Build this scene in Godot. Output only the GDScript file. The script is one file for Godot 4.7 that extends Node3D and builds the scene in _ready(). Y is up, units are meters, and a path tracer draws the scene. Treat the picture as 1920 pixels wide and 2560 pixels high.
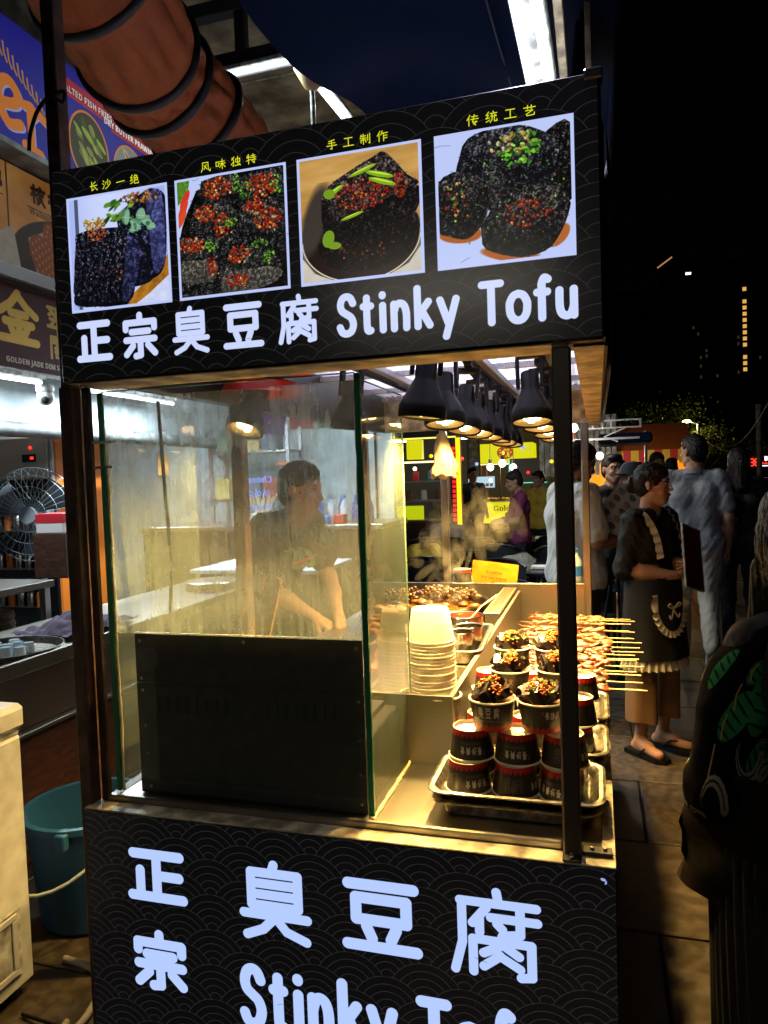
extends Node3D
# A night-market stinky tofu cart, built as a place: metres, y up. The cart's front face is z = 0, its right edge x = 0.

var mats := {}
var used := {}
var rng := RandomNumberGenerator.new()
var noise := FastNoiseLite.new()
var T := {}

# ---------------------------------------------------------------- mesh building
class MB:
	var v := PackedVector3Array()
	var n := PackedVector3Array()
	var uv := PackedVector2Array()
	var c := PackedColorArray()
	var col := Color(1, 1, 1)
	var tinted := false
	var xf := Transform3D.IDENTITY

	func paint(k: Color) -> MB:
		col = k
		tinted = true
		return self

	func tri(a: Vector3, b: Vector3, d: Vector3, na: Vector3, nb: Vector3, nd: Vector3, ua := Vector2.ZERO, ub := Vector2.ZERO, ud := Vector2.ZERO) -> void:
		a = xf * a; b = xf * b; d = xf * d
		na = (xf.basis * na).normalized(); nb = (xf.basis * nb).normalized(); nd = (xf.basis * nd).normalized()
		if (d - a).cross(b - a).dot(na + nb + nd) < 0.0:
			v.append_array([a, d, b]); n.append_array([na, nd, nb]); uv.append_array([ua, ud, ub])
		else:
			v.append_array([a, b, d]); n.append_array([na, nb, nd]); uv.append_array([ua, ub, ud])
		c.append_array([col, col, col])

	func flat(a: Vector3, b: Vector3, d: Vector3, out := Vector3.ZERO) -> void:
		var k := (d - a).cross(b - a).normalized()
		if out != Vector3.ZERO and k.dot(out) < 0.0: k = -k
		tri(a, b, d, k, k, k)

	# a, b, c, d go round; uv (0,1) at a, (1,1) at b, (1,0) at c, (0,0) at d
	func quad(a: Vector3, b: Vector3, d: Vector3, e: Vector3, out: Vector3, u0 := Vector2(0, 0), u1 := Vector2(1, 1)) -> void:
		var k := (d - a).cross(b - a)
		if k.length_squared() < 1e-14: k = (e - a).cross(d - a)
		k = k.normalized()
		if k.dot(out) < 0.0: k = -k
		tri(a, b, d, k, k, k, Vector2(u0.x, u1.y), u1, Vector2(u1.x, u0.y))
		tri(a, d, e, k, k, k, Vector2(u0.x, u1.y), Vector2(u1.x, u0.y), u0)

	func box(at: Vector3, s: Vector3, bev := 0.0, bs := Basis.IDENTITY) -> MB:
		var h := s * 0.5
		var b := minf(bev, minf(h.x, minf(h.y, h.z)) * 0.9)
		var keep := xf
		xf = xf * Transform3D(bs, at)
		for ax in 3:
			for sg in [-1.0, 1.0]:
				var o := Vector3.ZERO; o[ax] = sg
				var i := (ax + 1) % 3
				var j := (ax + 2) % 3
				var p := []
				for q in [[-1, -1], [1, -1], [1, 1], [-1, 1]]:
					var w := Vector3.ZERO
					w[ax] = sg * h[ax]; w[i] = q[0] * (h[i] - b); w[j] = q[1] * (h[j] - b)
					p.append(w)
				quad(p[0], p[1], p[2], p[3], o)
		if b > 0.0:
			for ax in 3:
				var i := (ax + 1) % 3
				var j := (ax + 2) % 3
				for si in [-1.0, 1.0]:
					for sj in [-1.0, 1.0]:
						var q := []
						for e in [[-1.0, 0], [1.0, 0], [1.0, 1], [-1.0, 1]]:
							var w := Vector3.ZERO
							w[ax] = e[0] * (h[ax] - b)
							w[i] = si * (h[i] - (b if e[1] == 1 else 0.0)); w[j] = sj * (h[j] - (0.0 if e[1] == 1 else b))
							q.append(w)
						var o := Vector3.ZERO; o[i] = si; o[j] = sj
						quad(q[0], q[1], q[2], q[3], o)
			for sx in [-1.0, 1.0]:
				for sy in [-1.0, 1.0]:
					for sz in [-1.0, 1.0]:
						var g := Vector3(sx, sy, sz)
						flat(g * Vector3(h.x, h.y - b, h.z - b), g * Vector3(h.x - b, h.y, h.z - b), g * Vector3(h.x - b, h.y - b, h.z), g)
		xf = keep
		return self

	# box from two corners
	func bx(x0: float, x1: float, y0: float, y1: float, z0: float, z1: float, bev := 0.0) -> MB:
		return box(Vector3(x0 + x1, y0 + y1, z0 + z1) * 0.5, Vector3(absf(x1 - x0), absf(y1 - y0), absf(z1 - z0)), bev)

	func bar(a: Vector3, b: Vector3, w: float, d: float, bev := 0.0) -> MB:
		var y := (b - a).normalized()
		var x := y.cross(Vector3(0, 0, 1) if absf(y.z) < 0.9 else Vector3(1, 0, 0)).normalized()
		return box((a + b) * 0.5, Vector3(w, a.distance_to(b), d), bev, Basis(x, y, x.cross(y)))

	func tube(pts: Array, r, seg := 10, caps := true, squash := 1.0) -> MB:
		var m := pts.size()
		var rings := []
		var t0: Vector3 = (pts[1] - pts[0]).normalized()
		var x := t0.cross(Vector3(0, 1, 0) if absf(t0.y) < 0.9 else Vector3(1, 0, 0)).normalized()
		var length := 0.0
		for k in m:
			var t: Vector3 = (pts[mini(k + 1, m - 1)] - pts[maxi(k - 1, 0)]).normalized()
			x = (x - t * x.dot(t)).normalized()
			var y := t.cross(x)
			var rk: float = r[k] if r is Array else r
			if k > 0: length += pts[k].distance_to(pts[k - 1])
			var ring := []
			for s in seg + 1:
				var a := TAU * s / seg
				var dir := x * cos(a) + y * (sin(a) * squash)
				ring.append([pts[k] + dir * rk, (x * cos(a) * squash + y * sin(a)).normalized(), Vector2(float(s) / seg, length)])
			rings.append(ring)
		for k in m - 1:
			for s in seg:
				var a: Array = rings[k][s]
				var b: Array = rings[k][s + 1]
				var d: Array = rings[k + 1][s + 1]
				var e: Array = rings[k + 1][s]
				tri(a[0], b[0], d[0], a[1], b[1], d[1], a[2], b[2], d[2])
				tri(a[0], d[0], e[0], a[1], d[1], e[1], a[2], d[2], e[2])
		if caps:
			for q in [[0, -1.0], [m - 1, 1.0]]:
				var i: int = q[0]
				var t: Vector3 = ((pts[1] - pts[0]) if i == 0 else (pts[m - 1] - pts[m - 2])).normalized() * q[1]
				for s in seg:
					tri(pts[i], rings[i][s][0], rings[i][s + 1][0], t, t, t)
		return self

	# profile of Vector2(radius, y); sharp joints where the profile turns by more than about 35 degrees
	func lathe(prof: Array, seg := 24, at := Vector3.ZERO, u0 := 0.0, u1 := 1.0, sx := 1.0, sz := 1.0) -> MB:
		var m := prof.size()
		var en := []
		var len_ := [0.0]
		for k in m - 1:
			var t: Vector2 = prof[k + 1] - prof[k]
			en.append(Vector2(t.y, -t.x).normalized())
			len_.append(len_[k] + t.length())
		for k in m - 1:
			var n0: Vector2 = en[k]
			var n1: Vector2 = en[k]
			if k > 0 and en[k - 1].dot(en[k]) > 0.8: n0 = (en[k - 1] + en[k]).normalized()
			if k < m - 2 and en[k + 1].dot(en[k]) > 0.8: n1 = (en[k + 1] + en[k]).normalized()
			for s in seg:
				var q := []
				for e in [[s, k, n0], [s + 1, k, n0], [s + 1, k + 1, n1], [s, k + 1, n1]]:
					var a: float = TAU * e[0] / seg
					var p: Vector2 = prof[e[1]]
					var nn: Vector2 = e[2]
					q.append([at + Vector3(cos(a) * p.x * sx, p.y, sin(a) * p.x * sz), Vector3(cos(a) * nn.x / sx, nn.y, sin(a) * nn.x / sz).normalized(), Vector2(u0 + (u1 - u0) * e[0] / seg, 1.0 - len_[e[1]] / len_[m - 1])])
				if prof[k].x > 1e-6: tri(q[0][0], q[1][0], q[2][0], q[0][1], q[1][1], q[2][1], q[0][2], q[1][2], q[2][2])
				if prof[k + 1].x > 1e-6: tri(q[0][0], q[2][0], q[3][0], q[0][1], q[2][1], q[3][1], q[0][2], q[2][2], q[3][2])
		return self

	# lumpy ball
	func blob(at: Vector3, r: Vector3, rough := 0.0, nz: FastNoiseLite = null, freq := 1.0, su := 8, sv := 5) -> MB:
		var g := []
		for j in sv + 1:
			var row := []
			for i in su + 1:
				var th := PI * j / sv
				var ph := TAU * (i % su) / su
				var d := Vector3(sin(th) * cos(ph), cos(th), sin(th) * sin(ph))
				var k := 1.0
				if rough > 0.0 and nz: k += rough * nz.get_noise_3dv((d * 1.3 + at * freq * 37.0) * 60.0)
				row.append(d * k)
			g.append(row)
		for j in sv:
			for i in su:
				var a: Vector3 = g[j][i]; var b: Vector3 = g[j][i + 1]; var d: Vector3 = g[j + 1][i + 1]; var e: Vector3 = g[j + 1][i]
				if j > 0: tri(at + a * r, at + b * r, at + d * r, (a / r).normalized(), (b / r).normalized(), (d / r).normalized())
				if j < sv - 1: tri(at + a * r, at + d * r, at + e * r, (a / r).normalized(), (d / r).normalized(), (e / r).normalized())
		return self

	# a flat outline (x, y) pushed out along z from z0 to z1
	func slab(poly: PackedVector2Array, z0: float, z1: float) -> MB:
		var t := Geometry2D.triangulate_polygon(poly)
		for k in range(0, t.size(), 3):
			for z in [[z0, -1.0 if z0 < z1 else 1.0], [z1, 1.0 if z0 < z1 else -1.0]]:
				var q := []
				for e in 3: q.append(Vector3(poly[t[k + e]].x, poly[t[k + e]].y, z[0]))
				var o := Vector3(0, 0, z[1])
				tri(q[0], q[1], q[2], o, o, o)
		var area := 0.0
		for k in poly.size(): area += poly[k].cross(poly[(k + 1) % poly.size()])
		for k in poly.size():
			var a := poly[k]
			var b := poly[(k + 1) % poly.size()]
			var e := (b - a) * signf(area)
			quad(Vector3(a.x, a.y, z0), Vector3(b.x, b.y, z0), Vector3(b.x, b.y, z1), Vector3(a.x, a.y, z1), Vector3(e.y, -e.x, 0))
		return self

	# a cloth-like grid from a function (u, v) -> Vector3
	func sheet(f: Callable, nu: int, nv: int, rep := Vector2(1, 1)) -> MB:
		var g := []
		for j in nv + 1:
			var row := []
			for i in nu + 1: row.append(f.call(float(i) / nu, float(j) / nv))
			g.append(row)
		var nn := []
		for j in nv + 1:
			var row := []
			for i in nu + 1:
				var du: Vector3 = g[j][mini(i + 1, nu)] - g[j][maxi(i - 1, 0)]
				var dv: Vector3 = g[mini(j + 1, nv)][i] - g[maxi(j - 1, 0)][i]
				row.append(du.cross(dv).normalized())
			nn.append(row)
		for j in nv:
			for i in nu:
				var ua := Vector2(float(i) / nu, float(j) / nv) * rep
				var ub := Vector2(float(i + 1) / nu, float(j + 1) / nv) * rep
				tri(g[j][i], g[j][i + 1], g[j + 1][i + 1], nn[j][i], nn[j][i + 1], nn[j + 1][i + 1], ua, Vector2(ub.x, ua.y), ub)
				tri(g[j][i], g[j + 1][i + 1], g[j + 1][i], nn[j][i], nn[j + 1][i + 1], nn[j + 1][i], ua, ub, Vector2(ua.x, ub.y))
		return self

	func mesh() -> ArrayMesh:
		var a := []
		a.resize(Mesh.ARRAY_MAX)
		a[Mesh.ARRAY_VERTEX] = v; a[Mesh.ARRAY_NORMAL] = n; a[Mesh.ARRAY_TEX_UV] = uv
		if tinted: a[Mesh.ARRAY_COLOR] = c
		var m := ArrayMesh.new()
		m.add_surface_from_arrays(Mesh.PRIMITIVE_TRIANGLES, a)
		return m

# ---------------------------------------------------------------- nodes
func numbered(called: String) -> String:
	used[called] = used.get(called, -1) + 1
	return called if used[called] == 0 else "%s_%03d" % [called, used[called]]

func thing(called: String, label: String, category: String, at := Vector3.ZERO, group := "") -> Node3D:
	var o := Node3D.new()
	o.name = numbered(called)
	add_child(o)
	o.position = at
	o.set_meta("label", label); o.set_meta("category", category)
	if group: o.set_meta("group", group)
	return o

func part(parent: Node, called: String, mb: MB, m: Material) -> MeshInstance3D:
	return part_mesh(parent, called, mb.mesh(), m)

func part_mesh(parent: Node, called: String, me: Mesh, m: Material) -> MeshInstance3D:
	var o := MeshInstance3D.new()
	o.name = called
	o.mesh = me
	o.material_override = m
	parent.add_child(o, true)
	return o

func solo(called: String, label: String, category: String, mb: MB, m: Material, at := Vector3.ZERO, group := "") -> MeshInstance3D:
	var o := MeshInstance3D.new()
	o.name = numbered(called)
	o.mesh = mb.mesh()
	o.material_override = m
	add_child(o)
	o.position = at
	o.set_meta("label", label); o.set_meta("category", category)
	if group: o.set_meta("group", group)
	return o

func setting(called: String, mb: MB, m: Material, parent: Node = null) -> MeshInstance3D:
	var o := MeshInstance3D.new()
	o.name = numbered(called)
	o.mesh = mb.mesh()
	o.material_override = m
	(parent if parent else self).add_child(o)
	if parent == null: o.set_meta("kind", "structure")
	return o

func copy(o: Node3D, at: Vector3, turn := 0.0, label := "", called := "") -> Node3D:
	var base := String(o.name).get_slice("_00", 0)
	var k: Node3D = o.duplicate()
	k.name = numbered(called if called else base)
	add_child(k)
	k.position = at
	k.rotation.y = turn
	if label: k.set_meta("label", label)
	return k

# ---------------------------------------------------------------- materials
func S(h: String) -> Color:
	return Color.html(h)

func L(h: String) -> Color:
	return Color.html(h).srgb_to_linear()

func mat(key: String, colour: String, rough := 0.6, metal := 0.0) -> StandardMaterial3D:
	if mats.has(key): return mats[key]
	var m := StandardMaterial3D.new()
	m.resource_name = key
	m.albedo_color = S(colour)
	m.roughness = rough
	m.metallic = metal
	mats[key] = m
	return m

func glow(key: String, colour: String, energy: float) -> StandardMaterial3D:
	var m := mat(key, "202020", 0.5)
	m.emission_enabled = true
	m.emission = S(colour)
	m.emission_energy_multiplier = energy
	return m

func tinted(key: String, rough := 0.7, metal := 0.0) -> StandardMaterial3D:
	var m := mat(key, "ffffff", rough, metal)
	m.vertex_color_use_as_albedo = true
	return m

# grain: multiply the colour by a computed noise picture, world triplanar
func grain(m: StandardMaterial3D, tex: String, scale: float, bump := 0.0, rough_tex := "") -> StandardMaterial3D:
	m.uv1_triplanar = true
	m.uv1_world_triplanar = true
	m.uv1_scale = Vector3.ONE * scale
	if tex: m.albedo_texture = T[tex]
	if bump > 0.0:
		m.heightmap_enabled = true
		m.heightmap_texture = T[rough_tex if rough_tex else tex]
		m.heightmap_scale = bump
	if rough_tex:
		m.roughness_texture = T[rough_tex]
	return m

func noise_tex(key: String, size: int, freq: float, lo: Color, hi: Color, contrast := 1.0, oct := 4, seed_ := 3, stretch := 1) -> void:
	var f := FastNoiseLite.new()
	f.seed = seed_
	f.noise_type = FastNoiseLite.TYPE_SIMPLEX_SMOOTH
	f.frequency = freq
	f.fractal_octaves = oct
	var im := f.get_seamless_image(size, size, false, false, 0.15)
	im.convert(Image.FORMAT_L8)
	if stretch > 1:
		im.resize(size, maxi(4, size / stretch), Image.INTERPOLATE_LANCZOS)
		im.resize(size, size, Image.INTERPOLATE_CUBIC)
		var src := im.duplicate()
		src.rotate_90(CLOCKWISE)
		im = src
	var d := im.get_data()
	var o := PackedByteArray()
	o.resize(d.size() * 3)
	var lut := []
	for k in 256:
		var t := clampf((k / 255.0 - 0.5) * contrast + 0.5, 0.0, 1.0)
		var q := lo.lerp(hi, t)
		lut.append([int(q.r * 255), int(q.g * 255), int(q.b * 255)])
	for k in d.size():
		var q: Array = lut[d[k]]
		o[k * 3] = q[0]; o[k * 3 + 1] = q[1]; o[k * 3 + 2] = q[2]
	var res := Image.create_from_data(size, size, false, Image.FORMAT_RGB8, o)
	T[key] = ImageTexture.create_from_image(res)

# ---------------------------------------------------------------- pictures (print on signs and packaging)
class IM:
	var w: int
	var h: int
	var d := PackedByteArray()

	func _init(w_: int, h_: int, k: Color) -> void:
		w = w_; h = h_
		var im := Image.create(w, h, false, Image.FORMAT_RGBA8)
		im.fill(k)
		d = im.get_data()

	func px(x: int, y: int, k: Color, a: float) -> void:
		if x < 0 or y < 0 or x >= w or y >= h: return
		var i := (y * w + x) * 4
		d[i] = int(d[i] + (k.r * 255.0 - d[i]) * a)
		d[i + 1] = int(d[i + 1] + (k.g * 255.0 - d[i + 1]) * a)
		d[i + 2] = int(d[i + 2] + (k.b * 255.0 - d[i + 2]) * a)
		d[i + 3] = int(maxf(d[i + 3], k.a * 255.0 * a))

	func seg(a: Vector2, b: Vector2, r: float, k: Color) -> void:
		var x0 := int(minf(a.x, b.x) - r - 1); var x1 := int(maxf(a.x, b.x) + r + 2)
		var y0 := int(minf(a.y, b.y) - r - 1); var y1 := int(maxf(a.y, b.y) + r + 2)
		var ba := b - a
		var bb := maxf(ba.length_squared(), 1e-6)
		for y in range(maxi(y0, 0), mini(y1, h)):
			for x in range(maxi(x0, 0), mini(x1, w)):
				var p := Vector2(x + 0.5, y + 0.5) - a
				var q := (p - ba * clampf(p.dot(ba) / bb, 0.0, 1.0)).length() - r
				if q < 0.5: px(x, y, k, clampf(0.5 - q, 0.0, 1.0))

	func line(pts: Array, r: float, k: Color) -> void:
		for e in pts.size() - 1: seg(pts[e], pts[e + 1], r, k)

	func oval(c: Vector2, rx: float, ry: float, k: Color, turn := 0.0, soft := 1.0) -> void:
		var m := maxf(rx, ry) + 1.0
		var ca := cos(turn); var sa := sin(turn)
		for y in range(maxi(int(c.y - m), 0), mini(int(c.y + m + 1), h)):
			for x in range(maxi(int(c.x - m), 0), mini(int(c.x + m + 1), w)):
				var px_ := x + 0.5 - c.x; var py := y + 0.5 - c.y
				var u := (px_ * ca + py * sa) / rx; var v := (-px_ * sa + py * ca) / ry
				var q := (1.0 - sqrt(u * u + v * v)) * minf(rx, ry) / soft
				if q > -0.5: px(x, y, k, clampf(q + 0.5, 0.0, 1.0) * k.a)

	func rect(x0: float, y0: float, x1: float, y1: float, k: Color) -> void:
		for y in range(maxi(int(y0), 0), mini(int(y1), h)):
			for x in range(maxi(int(x0), 0), mini(int(x1), w)): px(x, y, k, 1.0)

	# an outline filled with a mix of two colours by a noise picture (nb, 256 x 256 bytes)
	func poly(p: Array, lo: Color, hi: Color, nb: PackedByteArray, scale := 1.0, power := 1.0, off := 0) -> void:
		var y0 := 1e9; var y1 := -1e9
		for q in p:
			y0 = minf(y0, q.y); y1 = maxf(y1, q.y)
		for y in range(maxi(int(y0), 0), mini(int(y1) + 1, h)):
			var xs := []
			for e in p.size():
				var a: Vector2 = p[e]; var b: Vector2 = p[(e + 1) % p.size()]
				if (a.y <= y + 0.5) != (b.y <= y + 0.5): xs.append(a.x + (y + 0.5 - a.y) / (b.y - a.y) * (b.x - a.x))
			xs.sort()
			for e in range(0, xs.size() - 1, 2):
				for x in range(maxi(int(xs[e]), 0), mini(int(xs[e + 1]) + 1, w)):
					var t := nb[(int(y * scale + off) & 255) * 256 + (int(x * scale + off * 3) & 255)] / 425.0 + nb[(int(y * scale * 0.27 + off) & 255) * 256 + (int(x * scale * 0.31 + off * 3) & 255)] / 637.0
					px(x, y, lo.lerp(hi, pow(t, power)), 1.0)

	# fried crust inside an outline: ridges that catch the light, brighter towards the top
	func crust(p: Array, lo: Color, hi: Color, nb: PackedByteArray, scale: float, power: float, off: int) -> void:
		var y0 := 1e9; var y1 := -1e9
		for q in p:
			y0 = minf(y0, q.y); y1 = maxf(y1, q.y)
		for y in range(maxi(int(y0), 0), mini(int(y1) + 1, h)):
			var xs := []
			for e in p.size():
				var a: Vector2 = p[e]; var b: Vector2 = p[(e + 1) % p.size()]
				if (a.y <= y + 0.5) != (b.y <= y + 0.5): xs.append(a.x + (y + 0.5 - a.y) / (b.y - a.y) * (b.x - a.x))
			xs.sort()
			var up := 1.0 - (y - y0) / maxf(y1 - y0, 1.0)
			for e in range(0, xs.size() - 1, 2):
				for x in range(maxi(int(xs[e]), 0), mini(int(xs[e + 1]) + 1, w)):
					var n0 := nb[(int(y * scale + off) & 255) * 256 + (int(x * scale * 1.2 + off) & 255)] / 255.0
					var n1 := nb[(int(y * scale * 3.1 + n0 * 20.0) & 255) * 256 + (int(x * scale * 2.6 + off) & 255)] / 255.0
					var n2 := nb[(int(y * scale * 7.0) & 255) * 256 + (int(x * scale * 7.0 + off * 2) & 255)] / 255.0
					var t := clampf((n0 * 0.4 + n1 * 0.48 + n2 * 0.12 - 0.34) * 1.9, 0.0, 1.0)
					px(x, y, lo.lerp(hi, clampf(pow(t, power) * 2.6, 0.0, 1.0) * (0.45 + 0.55 * up)), 1.0)

	# characters given as strokes in a unit square
	func glyph(strokes: Array, at: Vector2, size: Vector2, r: float, k: Color) -> void:
		for s in strokes:
			var q := []
			for e in range(0, s.size(), 2): q.append(at + Vector2(s[e], s[e + 1]) * size)
			line(q, r, k)

	func picture() -> Image:
		return Image.create_from_data(w, h, false, Image.FORMAT_RGBA8, d)

	func tex(flip := false) -> ImageTexture:
		var im := picture()
		if flip: im.flip_y()
		return ImageTexture.create_from_image(im)

# smooth curve through points, as strokes
func smooth(p: Array, steps := 6) -> Array:
	var o := []
	var m := p.size() / 2
	for k in m - 1:
		var q := []
		for e in [-1, 0, 1, 2]:
			var i: int = clampi(k + e, 0, m - 1)
			q.append(Vector2(p[i * 2], p[i * 2 + 1]))
		for s in steps + (1 if k == m - 2 else 0):
			var t := float(s) / steps
			var a: Vector2 = q[1].cubic_interpolate(q[2], q[0], q[3], t)
			o.append(a.x); o.append(a.y)
	return o

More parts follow.
